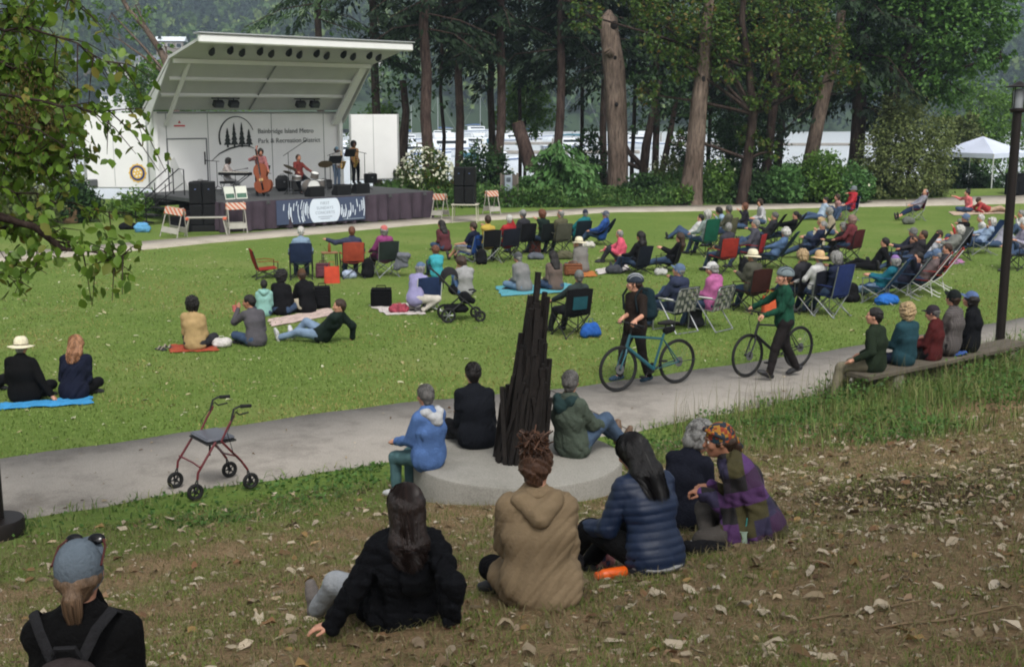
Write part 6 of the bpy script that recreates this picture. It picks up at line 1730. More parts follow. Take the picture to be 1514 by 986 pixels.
 if face:
  for sg in (-1, 1):
   e_ = MB().ball(H(sg * .032, .081, .003) * s, .0118 * s, 12).build("eye", EYEW, t); MB().ball(H(sg * .032, .0885, .003) * s, .0062 * s, 10).build("iris", EYED, e_)
   MB().path([H(sg * .014, .0965, .020) * s, H(sg * .032, .097, .025) * s, H(sg * .050, .088, .020) * s], [.0025 * s, .0035 * s, .002 * s], 6).build("eyebrow", hm if hk != 'none' else HDARK, t)
  MB().path([H(-.021, .0945, -.0635) * s, H(-.008, .0985, -.0655) * s, H(.008, .0985, -.0655) * s, H(.021, .0945, -.0635) * s], [.002 * s, .003 * s, .003 * s, .002 * s], 6).build("lips", M("lips", (.50, .27, .25), .5), t)
 return t
STAGE_C = Vector((-8.2, 46.5, 0))
def facing(p, off=0, to=None):
 q = (to or STAGE_C) - Vector(p)
 return math.atan2(-q.x, q.y) + R(off)
# ================================================================== CHAIRS AND OTHER THINGS
FR_D = metal("dark_frame", (.13, .13, .14), .5, .4); FR_G = metal("grey_frame", (.55, .56, .57), .4, .7); FR_W = plastic((.76, .76, .75), .5)
RUBBER = plastic((.05, .05, .05), .8)
def chair(kind, label, loc, yaw, fab, frame=FR_D, grp=None, back2=None):
 t = thing({'woven': "lawn_chair", 'low': "beach_chair", 'lounge': "reclining_chair", 'moon': "moon_chair"}.get(kind, "camp_chair"), label, "chair", loc, yaw, grp)
 sz, bt, rc, wd = {'camp': (.42, .90, 10, .27), 'high': (.42, 1.06, 12, .27), 'low': (.22, .72, 16, .26), 'lounge': (.36, .98, 34, .28), 'woven': (.40, .86, 16, .27), 'moon': (.36, .80, 26, .33)}[kind]
 yb, yf = -.19, .28
 tr = math.tan(R(rc))
 bx = lambda z: yb - (z - sz) * tr
 g = .011
 if kind in ('camp', 'high', 'low', 'lounge'):
  for sg in (-1, 1):
   MB().path([(sg * wd, yf + .02, 0), (sg * wd * .97, yb, sz + .0), (sg * wd, bx(bt), bt)] if kind != 'low' else [(sg * wd, yf + .02, 0), (sg * wd, yb, sz), (sg * wd, bx(bt), bt)], g, 7).build("rear_post", frame, t)
   b = MB(); b.tube((sg * wd, yb - .08 - (.14 if kind == 'lounge' else 0), 0), (sg * wd, yf, sz + .01), g, None, 7); b.rbox((sg * wd, yb - .08 - (.14 if kind == 'lounge' else 0), .012), (.05, .05, .024), .008); b.rbox((sg * wd, yf + .02, .012), (.05, .05, .024), .008); b.build("leg", frame, t)
   az = sz + .22
   MB().path([(sg * (wd + .02), bx(az) + .02, az), (sg * (wd + .03), .05, az + .015), (sg * (wd + .02), yf + .02, az - .02)], .024, 8, flat=.35, hint=(0, 0, 1)).build("armrest", fab, t)
   MB().tube((sg * (wd + .01), yf, 0.02), (sg * (wd + .02), yf + .0, az - .03), g, None, 7).build("front_post", frame, t)
  b = MB(); b.tube((-wd, yf, .02), (wd, yf, sz - .02), g * .9, None, 7); b.tube((wd, yf, .02), (-wd, yf, sz - .02), g * .9, None, 7); b.build("front_cross", frame, t)
  b = MB(); yq = yb - .06; b.tube((-wd, yq, .02), (wd, yb + .02, sz), g * .9, None, 7); b.tube((wd, yq, .02), (-wd, yb + .02, sz), g * .9, None, 7); b.build("rear_cross", frame, t)
  rows = [[(x * wd * .98, yb + (yf - yb) * s, sz + .01 - .05 * (1 - x * x) * math.sin(math.pi * min(1, s * .8 + .2)) + .03 * s) for x in np.linspace(-1, 1, 7)] for s in np.linspace(0, 1, 6)]
  MB().sheet(rows, .012).build("seat", fab, t, 60)
  rows = []
  for s in np.linspace(0, 1, 8):
   z = sz + .03 + (bt - sz - .03) * s; wv = wd * (.98 if kind != 'high' else .98 - .12 * max(0, s - .6))
   rows.append([(x * wv, bx(z) - .045 * (1 - x * x) * math.sin(math.pi * (.15 + s * .7)), z + (.035 * (1 - x * x) if s > .99 else 0) - (.012 * (1 - x * x) if s > .99 else 0)) for x in np.linspace(-1, 1, 7)])
  bk = MB().sheet(rows, .014).build("backrest", fab, t, 60)
  if back2 is not None:
   rows = [[(x * wd * .55, bx(z) - .075 + .02 * x * x, z) for x in np.linspace(-1, 1, 5)] for z in np.linspace(sz + .12, bt - .12, 4)]
   MB().sheet(rows, .008).build("back_panel", back2, bk, 60)
  b = MB(); b.path([(x * wd * (.98 if kind != 'high' else .93), bx(bt) - .01, bt + .02 * (1 - x * x)) for x in np.linspace(-1, 1, 7)], .013, 6); b.build("top_hem", fab, bk)
 elif kind == 'woven':
  b = MB(); b.path([(-wd, bx(sz), sz), (-wd, bx(bt), bt - .05), (-wd + .05, bx(bt), bt), (wd - .05, bx(bt), bt), (wd, bx(bt), bt - .05), (wd, bx(sz), sz)], .0125, 8); b.build("back_frame", frame, t)
  b = MB(); b.path([(-wd, yb - .02, sz), (-wd, yf, sz + .02), (wd, yf, sz + .02), (wd, yb - .02, sz)], .0125, 8); b.build("seat_frame", frame, t)
  for sg in (-1, 1):
   MB().path([(sg * (wd + .02), yf + .06, .012), (sg * (wd + .02), yf + .04, .60), (sg * (wd + .02), yf - .02, .63), (sg * (wd + .02), bx(.63), .63)], .0125, 8).build("front_leg", frame, t)
   MB().path([(sg * (wd + .02), yf - .1, .60), (sg * (wd + .02), yb - .10, .012)], .0125, 8).build("rear_leg", frame, t)
   MB().rbox((sg * (wd + .02), (yf + bx(.63)) / 2, .65), (.05, .40, .022), .01).build("armrest", FR_W, t)
  b = MB(); b.tube((-wd - .02, yf + .06, .014), (wd + .02, yf + .06, .014), .0125); b.build("front_foot", frame, t)
  b = MB(); b.tube((-wd - .02, yb - .10, .014), (wd + .02, yb - .10, .014), .0125); b.build("rear_foot", frame, t)
  wb = MB()
  for k in range(5):
   z = sz + .08 + k * .085; rows = [[(x * wd, bx(z + dz) + (.006 if (int((x + 1) * 3) + k) % 2 else -.006), z + dz) for x in np.linspace(-1, 1, 7)] for dz in (0, .065)]; wb.mi = 0; wb.sheet(rows, .004)
  for k in range(5):
   x = -wd + .06 + k * (2 * wd - .12) / 4; rows = [[(x + dx, bx(z) + (.006 if (i + k) % 2 == 0 else -.006), z) for dx in (-.034, .034)] for i, z in enumerate(np.linspace(sz, bt, 7))]; wb.mi = 1; wb.sheet(rows, .004)
  wb.build("webbing_back", [fab, back2 or fab], t, 60)
  ws = MB()
  for k in range(5):
   y = yb + .03 + k * .09; ws.sheet([[(x * wd, y + dy, sz - .02 * (1 - x * x)) for x in np.linspace(-1, 1, 7)] for dy in (0, .07)], .004)
  ws.build("webbing_seat", fab, t, 60)
 else:
  rows = []
  for i in range(9):
   a = 2 * math.pi * i / 8
  rows = [[( math.cos(a) * wd * s, yb + .2 + math.sin(a) * .30 * s - (0.16 * s if math.sin(a) < 0 else 0), sz - .06 + .10 * s * s + max(0, -math.sin(a)) * s * .46) for a in np.linspace(0, 2 * math.pi, 21)] for s in (.02, .35, .65, .85, 1)]
  MB().sheet(rows, .014).build("bucket_seat", fab, t, 60)
  for sg in (-1, 1):
   MB().tube((sg * .05, .0, .22), (sg * .30, .26, .01), g, None, 7).build("leg", frame, t); MB().tube((sg * .05, .0, .22), (sg * .28, -.28, .01), g, None, 7).build("leg", frame, t)
   MB().tube((sg * .05, 0, .22), (sg * wd * .95, yb - .12, sz + .40), g, None, 7).build("support", frame, t); MB().tube((sg * .05, 0, .22), (sg * wd * .9, .22, sz + .05), g, None, 7).build("support", frame, t)
 return t
def blanket(label, pts, m, z=.012, name="blanket", grp=None, sub=10, ruffle=.02):
 """cloth lying on the ground, corners given in photo pixels"""
 c = [hit(*p) for p in pts]
 o = sum(c, Vector()) / 4
 rows = []; g = np.random.default_rng(abs(int(pts[0][0])))
 for i in range(sub + 1):
  row = []
  for j in range(sub + 1):
   a, b_ = i / sub, j / sub
   p = (c[0] * (1 - a) * (1 - b_) + c[1] * (1 - a) * b_ + c[2] * a * b_ + c[3] * a * (1 - b_))
   e = .05 * math.sin(i * 1.7 + j) + .03 * math.sin(j * 2.3 - i)
   x, y = p.x + e * .4, p.y + e * .4
   row.append((x - o.x, y - o.y, ground(x, y) - ground(o.x, o.y) + z + ruffle * (.5 + .5 * math.sin(i * 2.1 + 1.3 * math.sin(j * 1.1)) * math.sin(j * 1.9 + i * .6))))
  rows.append(row)
 t = MB().sheet(rows, .008).build(name, m, None, 60)
 t.location = (o.x, o.y, ground(o.x, o.y)); tag(t, label, name.replace('_', ' '), grp)
 return t
def bag(name, label, u, v, size, m, kind='soft', yaw=0.0, grp=None, cat="bag", z=None):
 p = hit(u, v) if z is None else at_plane(u, v, z)
 t = thing(name, label, cat, p, yaw, grp)
 w_, d_, h_ = size
 if kind == 'soft':
  q = Sdf(); g = np.random.default_rng(abs(int(u * 7 + v)))
  r_ = min(w_, d_, h_) * .42
  q.cap((-w_ * .28, 0, r_ * .95), (w_ * .28, 0, r_ * .95), r_, r_ * .92, .05, (0, 1, 0), d_ / (2 * r_) * .8); q.cap((-w_ * .2, 0, h_ * .6), (w_ * .18, 0, h_ * .62), r_ * .75, r_ * .7, .06)
  V, F = q.mesh(max(.012, min(size) / 12), .012, 16, int(u)); V[:, 2] = np.maximum(V[:, 2], .004); link("body", np_mesh("body", V, F), m, t)
  MB().path([(-w_ * .14, 0, h_ * .86), (-w_ * .1, .01, h_ * 1.08), (w_ * .1, .01, h_ * 1.1), (w_ * .14, 0, h_ * .86)], .009, 6, flat=.5).build("handle", m, t)
 elif kind == 'box':
  MB().rbox((0, 0, h_ / 2), (w_, d_, h_), .035).build("body", m, t); MB().rbox((0, 0, h_ + .012), (w_ * .98, d_ * .98, .035), .015).build("lid", m, t)
  MB().path([(-w_ * .25, 0, h_ + .02), (-w_ * .2, 0, h_ + .09), (w_ * .2, 0, h_ + .09), (w_ * .25, 0, h_ + .02)], .012, 6).build("handle", m, t)
  MB().rbox((0, -d_ / 2 - .015, h_ * .4), (w_ * .7, .035, h_ * .5), .015).build("pocket", m, t)
 elif kind == 'tote':
  rows = []
  for s in (0, .12, .4, .8, 1):
   wv, dv = (1 - .06 * s), (.55 + .45 * (1 - s) + .1 * math.sin(s * 3))
   rows.append([(math.copysign(abs(math.cos(a)) ** .4, math.cos(a)) * w_ / 2 * wv, math.copysign(abs(math.sin(a)) ** .4, math.sin(a)) * d_ / 2 * dv, h_ * s + .004 + .02 * math.sin(a * 3) * s) for a in np.linspace(0, 2 * math.pi, 25)])
  b = MB().sheet(rows, .006); b.rbox((0, 0, .012), (w_ * .95, d_ * .9, .016), .005); b.build("body", m, t, 60)
  for sg in (-1, 1): MB().path([(-w_ * .2, sg * d_ * .25, h_ * .97), (-w_ * .15, sg * d_ * .22, h_ * 1.3), (w_ * .15, sg * d_ * .22, h_ * 1.3), (w_ * .2, sg * d_ * .25, h_ * .97)], .009, 6, flat=.4).build("handle", m, t)
 elif kind == 'pack':
  q = Sdf(); q.cap((0, 0, h_ * .25), (0, 0, h_ * .72), w_ * .46, w_ * .40, .05, (1, 0, 0), 1.0); q.cap((-w_ * .2, -d_ * .4, h_ * .25), (w_ * .2, -d_ * .4, h_ * .27), w_ * .24, None, .04)
  V, F = q.mesh(.02, .006, 14, int(u)); V[:, 1] *= d_ / w_; V[:, 2] = np.maximum(V[:, 2], .004); link("body", np_mesh("body", V, F), m, t)
  for sg in (-1, 1): MB().path([(sg * w_ * .2, d_ * .3, h_ * .9), (sg * w_ * .26, d_ * .62, h_ * .6), (sg * w_ * .22, d_ * .45, h_ * .2)], .018, 6, flat=.4).build("strap", m, t)
  MB().path([(-.05, 0, h_ * .98), (0, 0, h_ * 1.08), (.05, 0, h_ * .98)], .009, 6).build("handle", m, t)
 return t
# ---------------------------------------------------------------- round plinth and its sculpture
CONC = path_mat("plinth_concrete", (.56, .55, .52), (.47, .46, .43))
pc = Vector((.06, 12.25, 0)); PZ = .48
t = thing("round_plinth", "low round concrete plinth that carries the rod sculpture and three seated people", "plinth", (pc.x, pc.y, 0), 0)
MB().lathe([(1.12, -.2), (1.12, PZ - .03), (1.11, PZ - .008), (1.09, PZ), (.0, PZ)], 96).build("slab", CONC, t, 40)
ROD = M("rusted_steel", (.115, .098, .088), .75, .35, 7, .5, 40, metal=.25)
sc_ = at_plane(768, 678, PZ)
t = thing("rod_sculpture", "tall spire of dark rusty steel rods leaning together on the plinth", "sculpture", (sc_.x, sc_.y, PZ), 0)
g = np.random.default_rng(14)
for k in range(96):
 ring = k / 96
 a = g.uniform(0, 2 * math.pi); r0 = .29 * math.sqrt(g.uniform(.12, 1))
 h = (2.18 * (1 - (r0 / .33) ** 1.1) + .55) * g.uniform(.72, 1.0)
 if k < 4: h = 2.1 - .11 * k; r0 = .07
 h = min(h * .95, 2.0)
 f = max(.0, 1 - h / 2.5)
 b0 = Vector((r0 * math.cos(a), r0 * .9 * math.sin(a), .0))
 tw_ = a + g.normal() * .5
 tp = Vector((r0 * math.cos(tw_) * (.22 + f * .9) + .24 * (h / 2.1) ** 1.2 + g.normal() * .03, r0 * .9 * math.sin(tw_) * (.22 + f * .9) + g.normal() * .03, h))
 w_ = g.uniform(.018, .028)
 d_ = (tp - b0).normalized(); A, B_, _ = frame_of(d_); an = g.uniform(0, 1.5)
 A, B_ = A * math.cos(an) + B_ * math.sin(an), B_ * math.cos(an) - A * math.sin(an)
 MB().prism([(-w_, -w_ * .8), (w_, -w_ * .8), (w_, w_ * .8), (-w_, w_ * .8)], b0, A, B_, tp - b0).build("rod", ROD, t, 0)
# ---------------------------------------------------------------- lamp posts
LAMPM = M("lamp_brown", (.115, .095, .085), .5, .12, 5, .05, 40, metal=.2); FROST = M("lamp_glass_white", (.50, .52, .53), .3, .05, 3)
def lamp_post(x, y, label, h=4.55):
 t = thing("lamp_post", label, "lamp post", (x, y, ground(x, y)), 0, "brown lamp posts along the walkway")
 MB().lathe([(.26, -.05), (.26, .15), (.25, .17), (.10, .175)], 28).build("footing", LAMPM, t)
 b = MB(); b.lathe([(.076, .17), (.073, h - .42)], 18); b.build("pole", LAMPM, t)
 hd = MB().lathe([(.10, h - .46), (.125, h - .43), (.125, h - .40), (.09, h - .385)], 20).build("collar", LAMPM, t)
 MB().lathe([(.075, h - .385), (.085, h - .12), (.06, h - .08)], 20).build("glass", FROST, t)
 for k in range(4): a = k * math.pi / 2 + .6; MB().tube((.105 * math.cos(a), .105 * math.sin(a), h - .41), (.105 * math.cos(a), .105 * math.sin(a), h - .05), .008, None, 6).build("rod", LAMPM, t)
 MB().lathe([(.20, h - .06), (.205, h - .045), (.10, h - .01), (.04, h + .03), (.0, h + .04)], 28).build("cap", LAMPM, t)
q = hit(1476, 532); lamp_post(q.x, q.y, "dark brown lamp post standing at the end of the bench by the walkway")
q = at_plane(-4, 788, .02); lamp_post(q.x, q.y, "dark brown lamp post with a round footing at the left end of the walkway")
# ---------------------------------------------------------------- bench
BENCHW = M("bench_timber", (.33, .305, .265), .85, .25, 4, .3, 20, stretch=(.4, 3, 3)); BENCHC = path_mat("bench_concrete", (.50, .48, .43), (.38, .36, .32))
ba = Vector((5.55, 17.05, 0)); bb_ = Vector((8.2, 19.0, 0)); bd = bb_ - ba; bl = bd.length; byaw = math.atan2(bd.y, bd.x)
BSEAT = .42
t = thing("bench", "long weathered plank bench on concrete ends beside the walkway", "bench", ba, byaw)
MB().rbox((bl / 2 - .3, 0, BSEAT - .045), (bl + .9, .46, .09), .02).build("seat", BENCHW, t)
for x in (.02, bl - .25): MB().rbox((x, 0, .17), (.20, .40, .40), .03).build("leg", BENCHC, t)
MB().rbox((bl / 2, .02, .20), (bl - .4, .06, .30), .01).build("stretcher", BENCHW, t)
# ---------------------------------------------------------------- bicycles
def bicycle(name_label, pf, pr, frame_m, saddle_m, rack=False, tube_fat=1.0):
 pf, pr = Vector(pf), Vector(pr)
 d = (pf - pr); wb = d.length; yaw = math.atan2(-d.x, d.y)
 t = thing("bicycle", name_label, "bicycle", (pr.x, pr.y, ground(pr.x, pr.y) + .022), yaw)
 Rw = .345; s = wb / 1.05
 rc, fc = Vector((0, 0, Rw)), Vector((0, wb, Rw))
 for nm, c in (("rear_wheel", rc), ("front_wheel", fc)):
  Mx = Matrix.Rotation(math.pi / 2, 3, 'Y')
  wl_ = MB().path([c + Vector((0, (Rw - .042) * math.cos(a), (Rw - .042) * math.sin(a))) for a in [2 * math.pi * k / 48 for k in range(48)]], .012, 8, closed=True).build(nm, FR_D, t)
  MB().path([c + Vector((0, (Rw - .019) * math.cos(a), (Rw - .019) * math.sin(a))) for a in [2 * math.pi * k / 48 for k in range(48)]], .0195, 10, closed=True).build("tyre", RUBBER, wl_)
  b = MB()
  for k in range(28):
   a = 2 * math.pi * k / 28; a2 = a + (.25 if k % 2 else -.25); x = .02 if k % 4 < 2 else -.02
   b.tube(c + Vector((x, .025 * math.cos(a2), .025 * math.sin(a2))), c + Vector((0, (Rw - .045) * math.cos(a), (Rw - .045) * math.sin(a))), .0012, None, 3, False)
  b.build("spokes", STEEL, wl_)
  MB().tube(c + Vector((-.055, 0, 0)), c + Vector((.055, 0, 0)), .022, None, 12).build("hub", FR_D, wl_)
  MB().lathe([(.03, -.001), (.075, -.001), (.075, .001), (.03, .001)], 24, c + Vector((-.045, 0, 0)), Mx).build("brake_disc", STEEL, wl_)
 bbk = Vector((0, .43 * s, .27)); stp = Vector((0, .25 * s, .80)); hb = Vector((0, .91 * s, .66)); htp = Vector((0, .85 * s, .84))
 k = tube_fat
 f = MB(); f.tube(bbk, stp, .017 * k, None, 10); f.tube(hb, bbk, .026 * k, None, 12); f.tube(htp - Vector((0, 0, .03)), stp - Vector((0, -.02, .08)), .016 * k, None, 10); f.tube(hb, htp, .021 * k, None, 12)
 for x in (-.05, .05): f.tube(bbk + Vector((x * .6, 0, 0)), rc + Vector((x, 0, 0)), .009 * k, None, 8); f.tube(stp - Vector((0, 0, .10)), rc + Vector((x, 0, 0)), .008 * k, None, 8)
 f.build("frame", frame_m, t)
 b = MB()
 b.tube(hb, hb + Vector((0, .02, -.05)), .02, None, 10)
 for x in (-.05, .05): b.path([hb + Vector((x * .5, .02, -.03)), hb + Vector((x, .05, -.10)), fc + Vector((x, 0, 0))], [.016, .015, .010], 8)
 b.build("fork", frame_m, t)
 hbz = Vector((0, .87 * s, 1.0))
 MB().path([htp, htp + Vector((0, -.015, .09)), hbz], .014, 8).build("stem", FR_D, t)
 hbar = MB().path([hbz + Vector((-.30, -.05, .0)), hbz + Vector((-.12, .0, .01)), hbz + Vector((.12, .0, .01)), hbz + Vector((.30, -.05, 0))], .0125, 8).build("handlebar", FR_D, t)
 for sg in (-1, 1):
  MB().tube(hbz + Vector((sg * .19, -.02, .005)), hbz + Vector((sg * .31, -.052, 0)), .0165, None, 8).build("grip", RUBBER, hbar)
  MB().path([hbz + Vector((sg * .17, .0, .0)), hbz + Vector((sg * .19, .055, -.01)), hbz + Vector((sg * .28, .04, -.015))], .006, 6).build("brake_lever", FR_D, hbar)
 MB().path([hbz + Vector((.1, .03, 0)), hbz + Vector((.06, .14, -.08)), hb + Vector((.02, .08, .05)), fc + Vector((-.05, .02, .1))], .0035, 5).build("cable", RUBBER, t)
 MB().tube(stp, stp + Vector((0, -.035, .13)), .0135, None, 10).build("seat_post", FR_D, t)
 q = Sdf(); sp = stp + Vector((0, -.03, .16)); q.cap(sp + Vector((0, .13, .005)), sp + Vector((0, -.05, .0)), .022, .045, .03, (1, 0, 0), 1.3); q.cap(sp + Vector((-.05, -.10, .0)), sp + Vector((.05, -.10, 0)), .035, None, .03)
 V, F = q.mesh(.01); link("saddle", np_mesh("saddle", V, F), saddle_m, t)
 cr = MB().lathe([(.03, -.003), (.085, -.003), (.085, .003), (.03, .003)], 28, bbk + Vector((.055, 0, 0)), Matrix.Rotation(math.pi / 2, 3, 'Y')).build("chainring", FR_D, t)
 for sg in (-1, 1):
  a = Vector((0, math.cos(.9) * .17 * sg, math.sin(.9) * .17 * sg * -1)); b = MB(); b.tube(bbk + Vector((sg * .06, 0, 0)), bbk + Vector((sg * .07, 0, 0)) + a, .011, .009, 8); b.build("crank", FR_D, cr)
  MB().rbox(bbk + Vector((sg * .12, 0, 0)) + a, (.09, .085, .022), .008).build("pedal", RUBBER, cr)
 b = MB()
 for sg in (-1, 1): b.tube(bbk + Vector((.055, 0, sg * .083)), rc + Vector((.045, 0, sg * .04)), .004, None, 5)
 b.build("chain", FR_D, t)
 if rack:
  q = Sdf(); c_ = stp + Vector((0, -.10, .0)); q.cap(c_ + Vector((0, .06, .03)), c_ + Vector((0, -.06, .05)), .05, .04, .03); V, F = q.mesh(.012, .004, 20, 1); link("saddle_bag", np_mesh("saddle_bag", V, F), BLK, t)
 b = MB().tube(rc + Vector((-.06, -.02, 0)), rc + Vector((-.08, -.30, .02)), .006, None, 6); b.build("kickstand", FR_D, t)
 return t, wb
BK1F, BK1R = at_plane(913.5, 579, .02), at_plane(1000, 566.5, .02)
BK2F, BK2R = at_plane(1104, 557.5, .02), at_plane(1179, 544, .02)
TEALB = M("teal_paint", (.10, .30, .34), .35, .12, 3, spec=.5); BLKB = M("black_paint", (.08, .085, .09), .4, .1, 3, spec=.5)
bicycle("teal city bicycle held by the cyclist in the brown shirt", BK1F, BK1R, TEALB, RUBBER, True, 1.15)
bicycle("black city bicycle pushed by the man in the green top", BK2F, BK2R, BLKB, RUBBER)
# ---------------------------------------------------------------- rollator
rl = at_plane(318, 722, .02)
t = thing("walking_frame", "empty dark red four-wheeled walking frame with a seat on the walkway", "walking frame", (rl.x, rl.y, ground(rl.x, rl.y) + .02), R(128))
MAR = M("maroon_paint", (.36, .10, .13), .35, .1, 4, spec=.5)
for sg in (-1, 1):
 x = sg * .27
 for y, nm in ((.34, "front_wheel"), (-.30, "rear_wheel")):
  c = Vector((x, y, .095)); wl_ = MB().path([c + Vector((0, .072 * math.cos(a), .072 * math.sin(a))) for a in [2 * math.pi * k / 28 for k in range(28)]], .022, 9, closed=True).build(nm, RUBBER, t)
  b = MB(); b.tube(c + Vector((-.02, 0, 0)), c + Vector((.02, 0, 0)), .022, None, 10)
  for k in range(5): a = 2 * math.pi * k / 5; b.tube(c, c + Vector((0, .06 * math.cos(a), .06 * math.sin(a))), .01, .008, 6)
  b.build("hub", FR_D, wl_)
  b = MB()
  for dx in (-.03, .03): b.path([c + Vector((dx, 0, 0)), c + Vector((dx, -.02 if y > 0 else .02, .09)), c + Vector((0, -.03 if y > 0 else .03, .14))], .008, 6)
  b.build("caster_fork", FR_D, t)
 MB().path([(x, .31, .23), (x, .30, .30), (x * .98, .12, .55), (x * .96, .08, .60)], .0135, 9).build("front_leg", MAR, t)
 MB().path([(x, -.27, .23), (x, -.20, .34), (x, .02, .60), (x, -.06, .74), (x, -.14, .86)], .0135, 9).build("rear_leg", MAR, t)
 hn = MB().path([(x, -.10, .80), (x, -.14, .93), (x, -.20, .95), (x, -.33, .94)], .0125, 8).build("handle", FR_D, t)
 MB().tube((x, -.22, .95), (x, -.34, .94), .02, None, 10).build("grip", RUBBER, hn); MB().path([(x, -.16, .90), (x, -.20, .86), (x, -.31, .87)], .009, 6).build("brake_lever", RUBBER, hn)
 MB().path([(x, -.16, .9), (x + sg * .07, -.02, .7), (x + sg * .03, -.1, .45), (x, -.24, .28)], .004, 5).build("brake_cable", RUBBER, t)
MB().rbox((0, .0, .605), (.46, .33, .045), .02).build("seat", M("walker_seat", (.30, .31, .34), .35, .08, 6, spec=.5), t); MB().rbox((0, 0, .575), (.48, .35, .02), .01).build("seat_rim", RUBBER, t)
b = MB(); b.path([(-.27, .28, .36), (0, .24, .34), (.27, .28, .36)], .010, 8); b.path([(-.27, -.16, .40), (0, -.12, .38), (.27, -.16, .40)], .010, 8); b.build("cross_bar", MAR, t)
MB().path([(0, .03, .57), (.01, .04, .38)], .012, 6, flat=.3).build("strap", RUBBER, t)
# ---------------------------------------------------------------- pop-up canopy
tp = at_plane(1465, 287, .1)
t = thing("pop_up_canopy", "white pop-up canopy with pale legs at the lawn's far right", "canopy", (tp.x, tp.y, ground(tp.x, tp.y)), R(38))
CAN = M("canopy_cloth", (.76, .79, .86), .7, .04, 2); PLEG = metal("canopy_leg", (.80, .81, .82), .45, .4)
W3 = 3.2; E0, E1, PK = 1.45, 1.70, 2.5
for (x, y) in ((0, 0), (W3, 0), (0, W3), (W3, W3)): MB().tube((x, y, 0), (x, y, E1), .03, None, 8).build("leg", PLEG, t)
b = MB(); c = [(0, 0), (W3, 0), (W3, W3), (0, W3)]
mid = (W3 / 2, W3 / 2)
for i in range(4):
 a, d_ = Vector((*c[i], E1)), Vector((*c[(i + 1) % 4], E1)); rows = []
 for s in np.linspace(0, 1, 6):
  rows.append([tuple((a.lerp(d_, q)).lerp(Vector((*mid, PK)), s) + Vector((0, 0, -.10 * math.sin(math.pi * s) * (1 - (2 * q - 1) ** 2) * .8))) for q in np.linspace(0, 1, 7)])
 b.sheet(rows, .008)
b.build("roof", CAN, t, 40)
b = MB()
for i in range(4):
 a, d_ = Vector((*c[i], 0)), Vector((*c[(i + 1) % 4], 0)); n_ = (d_ - a).normalized().cross(Vector((0, 0, 1))) * .012
 b.sheet([[tuple(a.lerp(d_, q) + n_ + Vector((0, 0, z + (.03 * math.sin(q * math.pi) if z < E1 - .1 else 0)))) for q in np.linspace(0, 1, 8)] for z in (E0, E1 + .005)], .006)
b.build("valance", CAN, t, 40)
b = MB()
for i in range(4): b.tube((*c[i], E1 - .1), (*mid, E1 + .3), .015)
b.build("truss", PLEG, t)
bag("black_bin", "dark boxy bin standing under the white canopy", 1503, 288, (.9, .7, .95), BLK, 'box', .5, None, "bin")
# ---------------------------------------------------------------- barricades
ORW, N_, L_, bs_ = nodes_mat("barricade_stripes")
tc = N_.new("ShaderNodeTexCoord"); mp_ = N_.new("ShaderNodeMapping"); L_.new(tc.outputs["Object"], mp_.inputs[0]); mp_.inputs["Rotation"].default_value = (0, .75, 0)
wv_ = N_.new("ShaderNodeTexWave"); wv_.inputs["Scale"].default_value = 2.6; wv_.bands_direction = 'X'; L_.new(mp_.outputs[0], wv_.inputs[0])
rp_ = ramp(N_, [(.48, (.72, .67, .61)), (.52, (.68, .36, .24))]); L_.new(wv_.outputs["Fac"], rp_.inputs[0]); L_.new(rp_.outputs[0], bs_.inputs["Base Color"]); bs_.inputs["Roughness"].default_value = .6
BWH = M("barricade_white", (.60, .59, .55), .6, .1, 4)
def barricade(u, v, label, yaw, h=1.0, wd=.62, low=True, tilt=0.0):
 p = hit(u, v); t = thing("barricade", label, "barricade", p, yaw, "folding barricades around the stage")
 t.rotation_euler = (0, tilt, yaw)
 for sg in (-1, 1):
  for x in (-wd / 2, wd / 2): MB().tube((x, sg * .30, 0), (x * .9, sg * .02, h), .018, None, 6).build("leg", BWH, t)
  ang = math.atan2(.28, h) * sg
  MB().rbox((0, sg * (.30 - .28 * .86) + sg * .022, h * .86), (wd + .05, .025, .24), .008, (ang, 0, 0)).build("striped_panel", ORW, t)
  if low: MB().rbox((0, sg * (.30 - .28 * .25) + sg * .022, h * .25), (wd - .02, .025, .2), .008, (ang, 0, 0)).build("lower_panel", BWH if sg < 0 or True else ORW, t)
barricade(350, 345, "striped A-frame barricade in front of the skirt's left part", R(25), 1.08, .62)
barricade(257, 351, "tilted striped barricade left of the sawhorse table", R(-20), 1.02, .66, True, .12)
barricade(651, 324, "striped A-frame barricade left of the right loudspeakers", R(-30), 1.0, .5)
barricade(727, 318, "striped A-frame barricade right of the right loudspeakers", R(35), 1.0, .5)
p = hit(306, 348); t = thing("sawhorse", "low white folding trestle with orange ends in front of the loudspeakers", "trestle", p, R(8))
MB().rbox((0, 0, .60), (1.35, .3, .05), .015).build("top", BWH, t)
for sg in (-1, 1):
 MB().rbox((sg * .62, 0, .57), (.12, .34, .1), .02).build("end_band", M("orange_paint", (.80, .42, .32), .6, .15, 8), t)
 for sy in (-1, 1): MB().tube((sg * .56, sy * .1, .58), (sg * .70, sy * .26, 0), .022, None, 7).build("leg", BWH, t)
p = hit(753, 306); t = thing("utility_post", "grey wooden panel with a metal meter box right of the right loudspeakers", "utility post", p, R(5))
MB().rbox((0, 0, .72), (.62, .06, 1.35), .01).build("panel", M("old_boards", (.36, .33, .31), .9, .2, 5, .3, 20, stretch=(4, 4, .5)), t)
for sg in (-1, 1): MB().rbox((sg * .36, .0, .72), (.09, .09, 1.5), .01).build("post", M("old_posts", (.40, .37, .34), .9, .2, 5), t)
